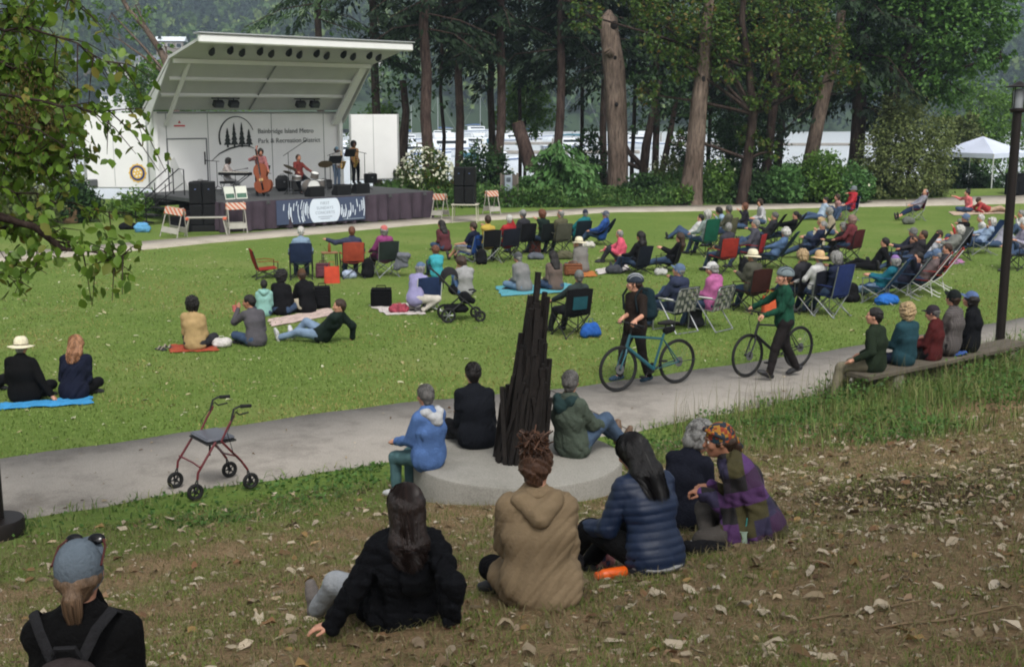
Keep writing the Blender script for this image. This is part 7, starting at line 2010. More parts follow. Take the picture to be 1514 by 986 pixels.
bx_ = MB().rbox((-.05, -.12, 1.02), (.34, .18, .72), .03).build("meter_box", M("box_grey", (.52, .56, .60), .5, .06, 4), t); MB().rbox((-.05, -.22, 1.2), (.18, .03, .18), .02).build("meter_face", M("meter_glass", (.30, .33, .36), .2), bx_)
MB().tube((-.05, -.1, .66), (-.05, -.1, .0), .022).build("conduit", FR_G, t)
# ---------------------------------------------------------------- stroller
p = hit(676, 474); t = thing("stroller", "black pushchair with big wheels and a long handle on the lawn", "stroller", p, R(-78))
for sg in (-1, 1):
 for y, r_, nm in ((.42, .115, "front_wheel"), (-.22, .15, "rear_wheel")):
  c = Vector((sg * .26, y, r_)); wl_ = MB().path([c + Vector((0, (r_ - .022) * math.cos(a), (r_ - .022) * math.sin(a))) for a in [2 * math.pi * k / 28 for k in range(28)]], .024, 8, closed=True).build(nm, RUBBER, t)
  b = MB(); b.tube(c - Vector((.02, 0, 0)), c + Vector((.02, 0, 0)), .03, None, 10)
  for k in range(6): a = k * math.pi / 3; b.tube(c, c + Vector((0, (r_ - .03) * math.cos(a), (r_ - .03) * math.sin(a))), .008, None, 5)
  b.build("spokes", FR_G if nm == "rear_wheel" else FR_D, wl_)
 MB().path([(sg * .25, .42, .14), (sg * .24, .20, .36), (sg * .24, -.10, .62), (sg * .24, -.42, .98), (sg * .22, -.50, 1.04)], .016, 8).build("frame_tube", FR_D, t)
 MB().tube((sg * .25, -.22, .17), (sg * .24, .12, .46), .015, None, 8).build("rear_strut", FR_D, t)
MB().tube((-.22, -.50, 1.04), (.22, -.50, 1.04), .02, None, 10).build("handle", RUBBER, t); MB().tube((-.26, -.22, .15), (.26, -.22, .15), .012).build("axle", FR_D, t)
q = Sdf(); q.cap((-.10, .16, .46), (.10, .16, .46), .11, None, .05); q.cap((-.10, -.08, .62), (.10, -.08, .62), .08, None, .05); q.cap((-.12, .30, .40), (.12, .30, .40), .05, None, .05); V, F = q.mesh(.02, .006, 14, 2); link("seat", np_mesh("seat", V, F), BLK, t)
rows = [[(math.cos(a) * .25, .02 - .16 * s + .30 * math.sin(b_) * .9 - .06, .66 + math.sin(a) * .0 + .30 * math.cos(b_) + .12 * math.sin(a)) for a in np.linspace(0, math.pi, 9)] for s, b_ in zip(np.linspace(0, 1, 7), np.linspace(-1.5, .75, 7))]
MB().sheet(rows, .012).build("hood", M("stroller_cloth", (.10, .10, .11), .9, .2, 8), t, 60)
MB().rbox((0, -.02, .25), (.40, .46, .14), .05).build("basket", BLK, t)
MB().path([(-.2, .28, .58), (-.1, .36, .60), (.1, .36, .60), (.2, .28, .58)], .018, 8).build("bumper_bar", RUBBER, t)
# ================================================================== THE CROWD
CROWD = "concert audience seated on the lawn"; CHG = "folding chairs on the lawn"
_seed = [100]
def sd():
 _seed[0] += 1; return _seed[0]
def on_lawn(u, v, label, off=0, to=None, **kw):
 p = hit(u, v); kw.setdefault('grp', CROWD)
 return person(label, p, facing(p, off, to), seed=sd(), **kw)
def in_chair(u, v, ck, fab, fr, clabel, label=None, off=0, to=None, back2=None, **kw):
 p = hit(u, v); yaw = facing(p, off, to)
 chair(ck, clabel, p, yaw, fab, fr, CHG, back2)
 if label:
  kw.setdefault('pose', {'camp': 'chair', 'high': 'chair', 'low': 'low', 'lounge': 'recline', 'woven': 'chair', 'moon': 'low'}[ck]); kw.setdefault('grp', CROWD)
  return person(label, p, yaw, seed=sd(), **kw)
c = cloth
REDC, NAVC, BLKC, GRNC, BLUC = c((.62, .17, .13)), c((.13, .18, .30)), c((.075, .075, .085)), c((.08, .36, .27)), c((.16, .25, .46))
STRAW = M("straw", (.82, .79, .68), .85, .15, 30); STRAWT = M("straw_tan", (.74, .62, .46), .85, .15, 30); WHT = c((.80, .80, .79)); CAPB = c((.36, .45, .58)); CAPN = c((.17, .19, .26)); OLV = c((.36, .35, .26))
in_chair(392, 411, 'low', REDC, FR_D, "empty low red camp chair at the left end of the chair row", None, off=-75)
in_chair(446, 412, 'camp', NAVC, FR_D, "dark navy camp chair in front of the skirt, under the white-haired person", "person with white hair in a pale blue shirt in a navy camp chair", top=c((.50, .60, .70)), hair=('short', HWHITE))
in_chair(522, 411, 'camp', c((.66, .26, .17)), FR_D, "orange-red camp chair between the tote and the black backpack", "balding person in a navy jacket stretching one arm out left", top=c((.22, .24, .34)), hair=('thin', HRED), kind='jacket', hands=((-.62, .02, .98), (.27, .25, .66)))
in_chair(570, 409, 'camp', c((.15, .19, .17)), FR_G, "dark green camp chair with a grey coat hung over its side", "person in a magenta jacket and coral cap", top=c((.58, .24, .46)), kind='jacket', hat=('cap', c((.83, .42, .40))), hair=('bob', HGREY), bottom=c((.35, .14, .25)), off=12)
p = hit(581, 409); q_ = Sdf(); q_.cap((-.1, 0, .58), (.12, .03, .56), .05, None, .04, (0, 1, 0), 2.4); q_.cap((-.08, 0, .5), (-.16, .03, .22), .07, .05, .06, (1, 0, 0), 1.6); q_.cap((.05, 0, .5), (.03, .0, .30), .06, .05, .06, (1, 0, 0), 1.6); V, F = q_.mesh(.02, .012, 16, 4)
o_ = link("coat", np_mesh("coat", V, F), c((.42, .43, .47))); o_.location = p + Vector((.28, -.12, 0)); tag(o_, "grey coat hanging over the side of the dark green chair", "coat")
bag("tote_bag", "bright orange-red tote bag standing on the grass by the chairs", 491, 419, (.38, .2, .40), c((.84, .28, .18)), 'tote', .2)
bag("backpack", "black backpack leaning between the orange-red and dark green chairs", 544, 411, (.36, .26, .48), BLK, 'pack', .3)
bag("cooler_bag", "grey and maroon cooler bag right of the navy chair", 478, 411, (.36, .28, .34), c((.38, .22, .26)), 'box', .1)
bag("plastic_bag", "white and blue plastic bag under the orange-red chair", 517, 412, (.34, .24, .22), c((.66, .72, .82)), 'soft', .2)
p = hit(488, 403); t = thing("picnic_table", "small brown folding table left of the orange-red chair", "table", p, .3)
MB().rbox((0, 0, .52), (.42, .36, .03), .01).build("tabletop", M("table_wood", (.50, .36, .25), .7, .2, 6), t)
for sx in (-.17, .17):
 for sy in (-.14, .14): MB().tube((sx, sy, .51), (sx * 1.1, sy * 1.1, 0), .013).build("leg", FR_D, t)
t = thing("bottle", "tall brown bottle on the small folding table", "bottle", p + Vector((0, 0, .536)), 0)
MB().lathe([(.035, 0), (.04, .01), (.04, .17), (.014, .24), (.014, .30)], 14).build("body", M("brown_glass", (.50, .30, .16), .25), t); MB().lathe([(.016, .295), (.016, .32), (.0, .322)], 12).build("cap", BLK, t)
on_lawn(289, 518, "person in a mustard sweatshirt sitting cross-legged beside a white bag", pose='cross', top=c((.70, .58, .38)), bottom=DKGREY, hair=('curly', HDARK), kind='sweater', res=.02, skin=SKIN3, off=-4)
blanket("orange-red cloth under the person in mustard", ((250, 512), (318, 510), (322, 520), (252, 523)), c((.72, .30, .20)), name="picnic_cloth")
bag("plastic_bag", "crumpled white plastic bag right of the person in mustard", 328, 513, (.36, .26, .18), c((.82, .80, .78)), 'soft', .1)
for k, (u, v) in enumerate(((238, 518), (247, 515))):
 p = hit(u, v); t = thing("sandal", ("dark striped sandal lying left of the mustard-clad person", "second dark sandal, nearer the mustard-clad person")[k], "sandal", p, .9 + k * .5, "pair of sandals on the grass")
 MB().rbox((0, 0, .015), (.10, .26, .03), .012).build("sole", SHOE_D, t); MB().path([(-.05, .04, .02), (0, .03, .075), (.05, .04, .02)], .018, 6, flat=.4).build("strap", c((.62, .58, .50)), t); MB().path([(-.05, -.05, .02), (0, -.06, .07), (.05, -.05, .02)], .016, 6, flat=.4).build("strap", c((.62, .58, .50)), t)
on_lawn(379, 512, "dark-haired man with glasses in a grey jumper and jeans holding a pink cup", pose='cross', top=c((.33, .32, .34)), bottom=JEANS, hair=('short', HDARK), kind='sweater', res=.02, skin=SKIN2, off=25, head=(38, 5), hands=((-.16, .42, .62), (.12, .34, .25)))
p = hit(379, 512); t = thing("cup", "pink cup held up by the man in the grey jumper", "cup", p + Vector((-.42, .26, .58)), 0); MB().lathe([(.035, 0), (.045, .11), (.041, .11), (.032, .008)], 16).build("wall", c((.85, .45, .42)), t); MB().tube((0, 0, .02), (.03, 0, .2), .004).build("straw", c((.85, .3, .3)), t)
on_lawn(391, 468, "child in a mint green hoodie seen from behind on the pink blanket", pose='cross', top=c((.52, .72, .68)), hair=('short', HDARK), kind='sweater', scale=.80, hood=c((.52, .72, .68)), skin=SKIN3)
on_lawn(417, 466, "person with dark curly hair in a black top on the pink blanket", pose='cross', top=BLK, hair=('curly', HDARK), skin=SKIN3, off=-20, head=(-30, 0))
on_lawn(455, 463, "person in a black hoodie and brown knit cap on the pink blanket", pose='knees', top=BLK, bottom=CREAM, hair=('short', HBROWN), hat=('beanie', c((.36, .25, .17))), kind='jacket', off=35, feet=((-.20, .62, .06), (.0, .60, .06)))
on_lawn(478, 506, "person in a dark green fleece lying propped on one elbow", pose='back', top=c((.09, .14, .12)), bottom=JEANL, shoes=SHOE_W, hair=('short', HBROWN), kind='jacket', res=.02, to=Vector((-30, 30, 0)), hip=(0, 0, .15), hz=.15, lean=44, side=-12, feet=((-.14, .82, .06), (.10, .70, .06)), hands=((-.10, .12, .22), (.34, -.42, .05)), head=(20, 10), fat=1.1)
blanket("pink and white quilt spread under the left lawn group", ((396, 474), (486, 457), (500, 466), (402, 484)), c((.80, .70, .66), .3), name="picnic_quilt")
bag("speaker_case", "upright black case standing behind the brown knit cap person", 477, 456, (.34, .30, .44), BLK, 'box', .2)
on_lawn(38, 594, "man in a black sweater and pale brimmed hat leaning back on one hand", pose='cross', top=c((.045, .045, .05)), bottom=BLK, hair=('thin', HGREY), hat=('sunhat', STRAW, c((.45, .42, .36))), kind='sweater', res=.014, skin=SKIN, fat=1.22, head=(6, 4), lean=6, hands=((-.2, .3, .25), (.44, -.10, .05)), side=-6)
on_lawn(110, 590, "woman with long auburn hair in a dark navy coat", pose='cross', top=c((.09, .11, .19)), bottom=BLK, hair=('wavy', HAUB), hairlen=.26, kind='jacket', res=.014, fat=1.05, head=(6, -6))
on_lawn(-34, 585, "person with brown hair at the very left edge of the lawn", pose='cross', top=c((.30, .22, .18)), bottom=BLK, hair=('bob', HBROWN), kind='jacket')
blanket("bright blue mat under the man in black and the auburn-haired woman", ((-10, 601), (134, 588), (136, 599), (-8, 608)), c((.22, .60, .85)), name="sitting_mat", ruffle=.03)
blanket("white blanket with pink flowers left of the stroller", ((545, 453), (618, 449), (628, 466), (572, 467)), c((.82, .78, .76), .2), name="picnic_blanket")
bag("cooler", "black cube-shaped cooler bag at the corner of the white blanket", 564, 453, (.44, .36, .36), c((.035, .035, .04)), 'box', .05)
bag("cloth_bundle", "crumpled pink and red cloth on the white blanket", 590, 463, (.42, .26, .20), c((.66, .26, .32), .5), 'soft', .2)
on_lawn(614, 463, "woman in a lavender top and blue cap bending forward beside the navy chair", pose='knees', top=c((.58, .56, .74)), bottom=c((.80, .77, .72)), hair=('bob', HGREY), hat=('cap', CAPB), hz=.30, lean=-24, off=-40, feet=((-.14, .10, .06), (.14, .06, .06)), hands=((-.05, .55, .3), (.2, .5, .3)), kind='sweater')
in_chair(630, 459, 'low', c((.15, .22, .38)), FR_W, "low navy beach chair with white arms left of the stroller", None, off=4)
on_lawn(646, 410, "child with reddish hair in a turquoise jacket", pose='knees', top=c((.22, .66, .72)), hair=('bob', HRED), scale=.86, kind='jacket')
on_lawn(688, 438, "person in a pale grey top crouching right behind the stroller", pose='knees', top=c((.60, .60, .60)), bottom=c((.28, .40, .58)), hair=('bob', HBROWN), head=(40, -20), kind='sweater')
on_lawn(659, 371, "woman with long dark hair in a maroon check shirt on a blue mat", pose='cross', top=plaid_mat("maroon_check", (.36, .13, .16), (.16, .08, .12), 9), hair=('long', HDARK))
in_chair(697, 386, 'low', c((.15, .32, .66)), FR_G, "low bright blue beach chair with the man in a navy polo", "man in a navy polo shirt with bare calves in a bright blue chair", off=25, top=c((.10, .13, .22)), bottom=c((.70, .68, .62)), legs='shorts', sleeve='short', hair=('short', HBROWN), head=(20, 0))
in_chair(722, 388, 'camp', BLKC, FR_G, "black camp chair under the person in yellow", "person in a yellow shirt in a black camp chair", top=c((.78, .66, .26)), hair=('short', HBROWN), sleeve='short')
in_chair(750, 386, 'camp', c((.09, .10, .14)), FR_D, "black camp chair under the white-haired person in red", "white-haired person in a red shirt in a black camp chair", top=c((.70, .16, .18)), hair=('short', HWHITE))
in_chair(774, 376, 'camp', BLKC, FR_D, "black camp chair left of the person with ginger hair", "person in a grey cap in a black camp chair, left of the ginger one", top=DKGREY, hair=('short', HSALT), hat=('cap', c((.55, .55, .54))))
in_chair(804, 376, 'camp', c((.07, .09, .09)), FR_D, "black camp chair under the ginger-haired person", "ginger-haired person in dark green in a black camp chair", top=c((.11, .17, .15)), hair=('bob', HRED))
in_chair(827, 376, 'camp', c((.30, .30, .25)), FR_D, "olive camp chair right of the ginger-haired person", "bald person in an olive jacket in an olive camp chair", top=OLV, hair=('bald', HGREY), kind='jacket', off=-8)
in_chair(857, 360, 'low', c((.09, .14, .17)), FR_D, "dark low chair under the person in teal", "person in a teal jacket and dark cap", top=c((.10, .44, .46)), hair=('short', HGREY), hat=('cap', CAPN), kind='jacket', off=-25, fat=1.15)
in_chair(889, 363, 'moon', c((.10, .14, .26)), FR_D, "dark blue bucket chair on crossed legs at the row's right end", "person in a bright blue jacket and grey cap in the bucket chair", top=c((.16, .32, .62)), hair=('short', HGREY), hat=('cap', c((.34, .36, .42))), kind='jacket', off=18)
for a in (("canvas_bag", "grey canvas bag lying on the grass behind the red-shirted person", 792, 384, (.55, .3, .2), c((.36, .38, .42)), 'soft'), ("canvas_bag", "olive bag under the olive camp chair", 835, 384, (.5, .3, .26), OLV, 'soft'), ("plastic_bag", "white bag on the grass between the teal person and the bucket chair", 871, 367, (.40, .3, .22), c((.80, .78, .74)), 'soft'), ("cooler_bag", "red and white cooler bag between two black camp chairs", 791, 374, (.34, .3, .42), c((.60, .30, .26)), 'box'), ("backpack", "dark blue backpack behind the bright blue beach chair", 712, 391, (.34, .28, .4), BLKC, 'pack')): bag(*a)
on_lawn(861, 403, "person in a grey tweed jacket and white brimmed hat beside a brown case", pose='cross', top=plaid_mat("tweed", (.46, .45, .43), (.30, .29, .28), 26), hair=('thin', HGREY), hat=('sunhat', STRAW, c((.2, .2, .2))), kind='jacket', head=(10, 0))
bag("wicker_basket", "brown lidded picnic basket left of the tweed jacket", 847, 407, (.46, .32, .26), M("wicker", (.42, .25, .15), .8, .3, 30), 'box', .1)
on_lawn(917, 389, "bald man in a bright pink jacket sitting sideways on the grass", pose='knees', top=c((.88, .32, .42)), bottom=DKGREY, hair=('bald', HGREY), kind='jacket', off=38, skin=SKIN)
blanket("white blanket beside the man in the pink jacket", ((880, 400), (925, 391), (932, 400), (885, 407)), c((.82, .79, .77)), name="picnic_blanket")
blanket("orange mat right of the picnic basket", ((850, 405), (878, 402), (882, 409), (856, 411)), c((.78, .46, .22)), name="sitting_mat")
in_chair(941, 405, 'low', c((.10, .12, .17)), FR_D, "low dark chair under the long-haired woman in black", "woman with long dark hair in black in a low chair", top=BLK, hair=('long', HDARK), off=8)
in_chair(989, 401, 'low', c((.10, .10, .11)), FR_D, "low black chair under the woman leaning back in black", "woman with light brown hair in black leaning back with jeans stretched left", pose='recline', top=BLK, hair=('long', HBROWN), off=32, hz=.30)
bag("shoulder_bag", "dark grey shoulder bag left of the long-haired woman in black", 908, 405, (.42, .3, .24), c((.26, .27, .30)), 'soft')
bag("plastic_bag", "white bag on the grass left of the black reclining woman", 977, 407, (.36, .24, .18), c((.72, .72, .70)), 'soft')
on_lawn(775, 431, "man in a light grey sweatshirt with a grey cap sitting on a teal towel", pose='cross', top=c((.50, .50, .50)), bottom=c((.42, .54, .66)), hair=('short', HGREY), hat=('cap', c((.33, .34, .35))), kind='sweater', fat=1.12, off=12)
on_lawn(822, 430, "woman with long dark hair in a brown check shirt on the teal towel", pose='cross', top=plaid_mat("brown_check", (.40, .34, .31), (.22, .18, .16), 12), hair=('long', HDARK))
blanket("teal towel under the man in light grey and the long-haired woman", ((732, 425), (842, 420), (852, 432), (742, 439)), c((.34, .66, .72)), name="beach_towel")
in_chair(846, 497, 'camp', BLKC, FR_D, "black camp chair with a teal back panel in the middle of the lawn", "person in a grey beanie slouching in the black and teal chair", back2=c((.12, .33, .38)), top=c((.20, .24, .24)), hair=('short', HSALT), hat=('beanie', c((.42, .45, .44))), res=.02, off=6, lean=20, bottom=DKGREY)
bag("plastic_bag", "bright blue plastic bag hanging low beside the black and teal chair", 873, 499, (.34, .26, .32), c((.14, .36, .72)), 'soft', .2)
GRN = c((.30, .33, .30)); WEB = c((.62, .62, .58))
in_chair(1000, 490, 'woven', GRN, FR_G, "woven-web aluminium lawn chair under the man in the blue cap", "man in a blue cap and navy jacket in a woven lawn chair", back2=WEB, top=c((.19, .22, .32)), hair=('thin', HGREY), hat=('cap', CAPB), kind='jacket', res=.02, fat=1.15, off=12, head=(8, 0))
in_chair(1052, 487, 'woven', GRN, FR_G, "woven-web aluminium lawn chair under the woman in pink", "woman in a pink jacket and white cap reading in a woven lawn chair", back2=WEB, top=c((.74, .38, .60)), hair=('bob', HGREY), hat=('cap', WHT), kind='jacket', res=.02, off=20, head=(14, -12), pose='lap')
bag("backpack", "dark backpack on the grass between the two woven lawn chairs", 1027, 484, (.36, .28, .42), DKGREY, 'pack', .4)
in_chair(1112, 461, 'camp', c((.24, .12, .10)), FR_D, "dark brown camp chair under the person in the straw hat", "person in an olive jacket and pale straw hat", top=c((.33, .33, .28)), hair=('short', HGREY), hat=('brimhat', STRAW, c((.5, .48, .42))), kind='jacket', off=2, fat=1.1)
bag("tote_bag", "orange bag standing behind the man with the black bicycle", 1138, 463, (.34, .2, .36), c((.88, .36, .20)), 'tote', .3)
in_chair(1181, 461, 'camp', BLKC, FR_D, "black camp chair left of the tan-hatted person", "white-haired person in a black camp chair beside the tan hat", top=DKGREY, hair=('fluffy', HBLOND), off=0)
in_chair(1203, 464, 'camp', c((.10, .11, .15)), FR_G, "dark camp chair under the tan-hatted person", "person in a white shirt and tan hat", top=WHT, hair=('thin', HGREY), hat=('sunhat', STRAWT), off=0)
in_chair(1229, 467, 'high', c((.14, .20, .42)), FR_G, "high-backed royal blue chair with pale crossed legs", "grey-haired person in the high-backed royal blue chair", top=NAVY, hair=('fluffy', HGREY), off=4)
in_chair(1069, 404, 'camp', REDC, FR_D, "red camp chair under a grey-haired person, the left one of two", "grey-haired person in a charcoal jacket in the left red chair", top=c((.24, .24, .27)), hair=('short', HGREY), kind='jacket', off=-12)
in_chair(1113, 397, 'camp', c((.64, .15, .15)), FR_D, "red camp chair left of the white-haired person in blue", "grey-haired person in a dark jumper in the right red chair", top=c((.30, .30, .34)), hair=('short', HGREY), off=18)
in_chair(1143, 397, 'lounge', c((.14, .22, .29)), FR_D, "dark teal reclining chair right of the two red chairs", "white-haired person in a blue shirt reclining with a hand raised", top=c((.32, .44, .60)), hair=('fluffy', HWHITE), off=20)
bag("backpack", "black backpack under the right red chair", 1100, 407, (.34, .26, .38), BLK, 'pack', .2)
in_chair(1042, 378, 'high', GRNC, FR_D, "bright green high-backed camp chair", "white-haired person in the bright green chair", top=c((.52, .58, .56)), hair=('fluffy', HWHITE), off=-14, bottom=JEANS)
on_lawn(1020, 354, "dark-haired man in a white shirt lying back with knees up in jeans", pose='back', top=WHT, bottom=JEANS, hair=('short', HDARK), off=22, hands=((-.3, -.4, .05), (.3, -.4, .05)), lean=42, feet=((-.12, .72, .06), (.12, .62, .06)))
on_lawn(1070, 346, "dark-haired woman in a pale blue top sitting upright at the back", pose='cross', top=c((.56, .66, .76)), hair=('bob', HDARK), off=10)
in_chair(1073, 366, 'camp', OLV, FR_D, "olive camp chair right of the bright green one", "person with salt-and-pepper hair in the olive camp chair", top=c((.34, .34, .28)), hair=('short', HSALT), off=0)
on_lawn(1099, 339, "person in dark clothes with reddish-brown hair sitting far back on the lawn", pose='cross', top=c((.16, .15, .19)), hair=('bob', HRED), off=20, lean=10)
on_lawn(1127, 332, "woman with brown hair in a white and dark top sitting near the far path", pose='cross', top=plaid_mat("bw_check", (.76, .75, .76), (.22, .22, .26), 6), hair=('curly', HBROWN), off=20)
in_chair(1130, 364, 'lounge', BLKC, FR_D, "black high-back lounge chair, the nearer of two black ones", "grey-haired person in a black lounge chair, nearer of the two", top=DKGREY, hair=('short', HSALT), off=8)
in_chair(1160, 362, 'lounge', c((.06, .065, .07)), FR_D, "black high-back lounge chair, the farther of two black ones", "dark-capped person in the farther black lounge chair", top=BLK, hair=('short', HDARK), off=8)
on_lawn(1212, 325, "dark-haired man in a pale blue shirt leaning back by the far path", pose='back', top=c((.62, .70, .78)), bottom=JEANS, hair=('short', HDARK), off=15)
in_chair(1256, 326, 'camp', BLUC, FR_G, "blue camp chair under the person in the red jacket", "person in a red jacket with a sun hat by the far path", top=c((.72, .16, .20)), hair=('short', HGREY), hat=('brimhat', c((.45, .48, .50))), kind='jacket', off=10, fat=1.15)
on_lawn(1238, 322, "person in a pink top between the pale blue shirt and the red jacket", pose='knees', top=c((.76, .55, .52)), hair=('bob', HBROWN), off=5)
on_lawn(1230, 348, "grey-haired person in a fawn top right behind the blonde one", pose='cross', top=c((.60, .55, .46)), hair=('fluffy', HGREY))
on_lawn(1212, 366, "blonde person in a cream top sitting behind the reclining dark jacket", pose='knees', top=CREAM, hair=('bob', HBLOND))
in_chair(1198, 382, 'lounge', c((.18, .18, .22)), FR_D, "dark lounge chair under the person in navy stretched out left", "person in navy stretched out with jeans to the left", top=NAVY, hair=('short', HGREY), off=15)
in_chair(1229, 386, 'lounge', c((.10, .10, .11)), FR_D, "black lounge chair under the silver-haired person in black", "silver-haired person in a black jacket reclining with jeans stretched out", top=c((.12, .11, .11)), hair=('fluffy', HGREY), kind='jacket', off=22, bottom=JEANS)
in_chair(1256, 388, 'camp', c((.32, .12, .13)), FR_D, "maroon camp chair under the auburn-haired person", "person with faded auburn hair in a maroon camp chair", top=c((.46, .20, .22)), hair=('bob', hair_mat("hair_faded", (.58, .45, .40))), off=-6)
in_chair(1298, 448, 'lounge', c((.17, .29, .48)), FR_G, "navy reclining chair with pale legs under the purple hat", "person in a teal sweater and purple hat reclining", top=c((.10, .42, .50)), hair=('bob', HGREY), hat=('beanie', c((.58, .44, .70))), off=22, bottom=JEANL, kind='sweater')
in_chair(1331, 441, 'lounge', c((.13, .24, .35)), FR_G, "dark teal reclining chair with pale legs right of the navy one", "dark-haired person in a navy sweater reclining", top=c((.15, .16, .23)), hair=('short', HDARK), off=28, kind='sweater', fat=1.1)
in_chair(1361, 436, 'lounge', REDC, FR_W, "red folding lounge chair with white feet, the nearer one", "person in a blue cap and grey top in the nearer red lounge chair", top=c((.42, .36, .36)), hair=('short', HGREY), hat=('cap', CAPB), off=28)
in_chair(1379, 428, 'lounge', c((.70, .20, .14)), FR_W, "red folding lounge chair with white feet, the farther one", "person in dark clothes in the farther red lounge chair", top=DKGREY, hair=('short', HBROWN), off=28)
bag("plastic_bag", "bright blue plastic bag lying behind the dark teal reclining chair", 1311, 451, (.62, .3, .24), c((.14, .42, .80)), 'soft', .3)
bag("backpack", "black backpack right of the high-backed royal blue chair", 1258, 447, (.36, .3, .40), BLKC, 'pack', .2)
on_lawn(1292, 400, "dark-haired person in black lying back beyond the teal sweater", pose='back', top=BLK, bottom=BLK, hair=('short', HDARK), off=25)
in_chair(1330, 396, 'lounge', NAVC, FR_D, "navy lounge chair under the grey-capped person", "person with a grey cap in a dark jacket among the reclining row", top=c((.17, .18, .24)), hair=('short', HGREY), hat=('cap', c((.45, .45, .44))), off=30, kind='jacket')
in_chair(1346, 402, 'lounge', DKGREY, FR_D, "dark grey lounge chair behind the two red lounge chairs", "tanned balding person with folded arms among the reclining row", top=c((.20, .19, .21)), hair=('thin', HBROWN), skin=SKIN2, off=30)
on_lawn(1356, 398, "brown-haired person in charcoal squeezed between two recliners", pose='knees', top=DKGREY, hair=('short', HBROWN), off=20)
in_chair(1397, 390, 'lounge', c((.40, .42, .40)), FR_G, "grey lounge chair under the grey sweater", "white-haired person in a grey sweater reclining on the right", top=c((.48, .49, .46)), hair=('fluffy', HWHITE), off=35, kind='sweater', fat=1.15)
on_lawn(1372, 385, "white-shirted person lying back with an arm stretched left", pose='back', top=c((.76, .77, .80)), hair=('short', HBROWN), off=30)
blanket("pink mat behind the grey sweater on the right", ((1394, 389), (1420, 384), (1426, 389), (1400, 394)), c((.80, .52, .72)), name="sitting_mat")
on_lawn(1418, 370, "person in a red shirt and grey hat behind the black jacket", pose='knees', top=c((.74, .18, .18)), hair=('short', HGREY), hat=('brimhat', c((.50, .52, .47))), off=25)
in_chair(1419, 384, 'camp', BLKC, FR_D, "black camp chair under the person with the blue cap on the right", "person in a black jacket and blue cap at the right of the lawn", top=c((.05, .05, .06)), hair=('short', HGREY), hat=('cap', CAPB), kind='jacket', off=20)
in_chair(1448, 376, 'lounge', c((.15, .26, .42)), FR_G, "navy blue recliner under the white-haired person on the right", "white-haired person in pale blue in a navy recliner", top=c((.55, .64, .76)), hair=('fluffy', HWHITE), off=25)
on_lawn(1452, 360, "white-haired person sitting just behind the navy recliner", pose='cross', top=WHT, hair=('short', HWHITE), off=20)
on_lawn(1474, 366, "person in jeans with knees drawn up and a red scarf", pose='back', top=c((.60, .60, .66)), bottom=JEANS, hair=('short', HGREY), off=35)
in_chair(1508, 399, 'camp', DKGREY, FR_D, "dark grey camp chair at the right edge behind the lamp post", "person in a lavender grey top and jeans at the right edge", top=c((.62, .60, .68)), hair=('short', HWHITE), bottom=JEANS, off=50)
on_lawn(1508, 352, "person in white far right beyond the lamp post", pose='knees', top=WHT, hair=('short', HGREY), off=30)
in_chair(1354, 326, 'high', c((.46, .12, .16)), FR_G, "dark red high-backed chair alone near the far path", "bald man in black and jeans stretched out alone in a dark red chair", pose='recline', top=c((.55, .55, .60)), bottom=c((.14, .20, .32)), hair=('bald', HGREY), off=8, hz=.5, legs='capri')
bag("cooler_bag", "grey bag on the grass under the dark red chair", 1343, 332, (.4, .3, .3), c((.40, .42, .38)), 'soft')
on_lawn(1432, 314, "woman in a red and white top pointing right on the far blanket", pose='cross', top=plaid_mat("red_floral", (.80, .50, .50), (.74, .20, .26), 8), hair=('bun', HDARK), off=20, hands=((-.15, .3, .2), (.60, .22, .62)), kind='shirt')
on_lawn(1462, 315, "person in a red patterned top lying on the far blanket", pose='back', top=c((.66, .22, .22)), bottom=c((.72, .60, .50)), hair=('short', HBROWN), lean=62, to=Vector((60, 50, 0)))
blanket("pale patterned blanket near the far path at the right", ((1402, 314), (1480, 310), (1490, 316), (1410, 319)), c((.80, .70, .60)), name="picnic_blanket")
bn = Vector((-bd.y, bd.x, 0)).normalized(); bu = bd.normalized()
def on_bench(a, label, **kw):
 p = ba + bu * a - bn * .05
 return person(label, (p.x, p.y, 0), math.atan2(-bn.x, bn.y) + R(kw.pop('off', 0)), seed=sd(), grp="people on the bench", res=.0155, floor=0, fine=False, **kw)
BF = dict(hz=BSEAT + .115, floor_=0)
on_bench(-.42, "man in a dark green sweater and khaki trousers on the bench's left end", pose='lap', hz=.53, top=c((.13, .18, .12)), bottom=KHAKI, hair=('short', HDARK), kind='sweater', hands=((-.34, .12, .62), (.2, .3, .6)), fat=1.12, off=10, head=(12, 0), feet=((-.42, .40, .07), (.13, .55, .07)))
on_bench(.28, "woman with curly blond hair in a teal jacket on the bench", pose='lap', hz=.53, top=c((.13, .27, .31)), bottom=NAVY, hair=('fluffy', HBLOND), kind='jacket', off=-4)
on_bench(.98, "person in a maroon jacket and dark cap on the bench, head bowed left", pose='lap', hz=.53, top=c((.32, .11, .11)), bottom=BLK, hair=('short', HSALT), hat=('cap', c((.20, .17, .20))), kind='jacket', off=18, head=(20, -6), scale=.93)
on_bench(1.42, "man in a dark plaid shirt and black cap on the bench", pose='lap', hz=.57, top=plaid_mat("dark_plaid", (.19, .17, .17), (.36, .34, .33), 10), bottom=BLK, hair=('short', HBROWN), hat=('cap', c((.10, .12, .12))), off=10, fat=1.1, scale=1.04)
on_bench(1.98, "person in a black jacket and blue cap on the bench's right part", pose='lap', hz=.55, top=c((.06, .065, .08)), bottom=BLK, hair=('bob', HDARK), hat=('cap', c((.33, .42, .60))), kind='jacket', off=22, head=(22, 0))
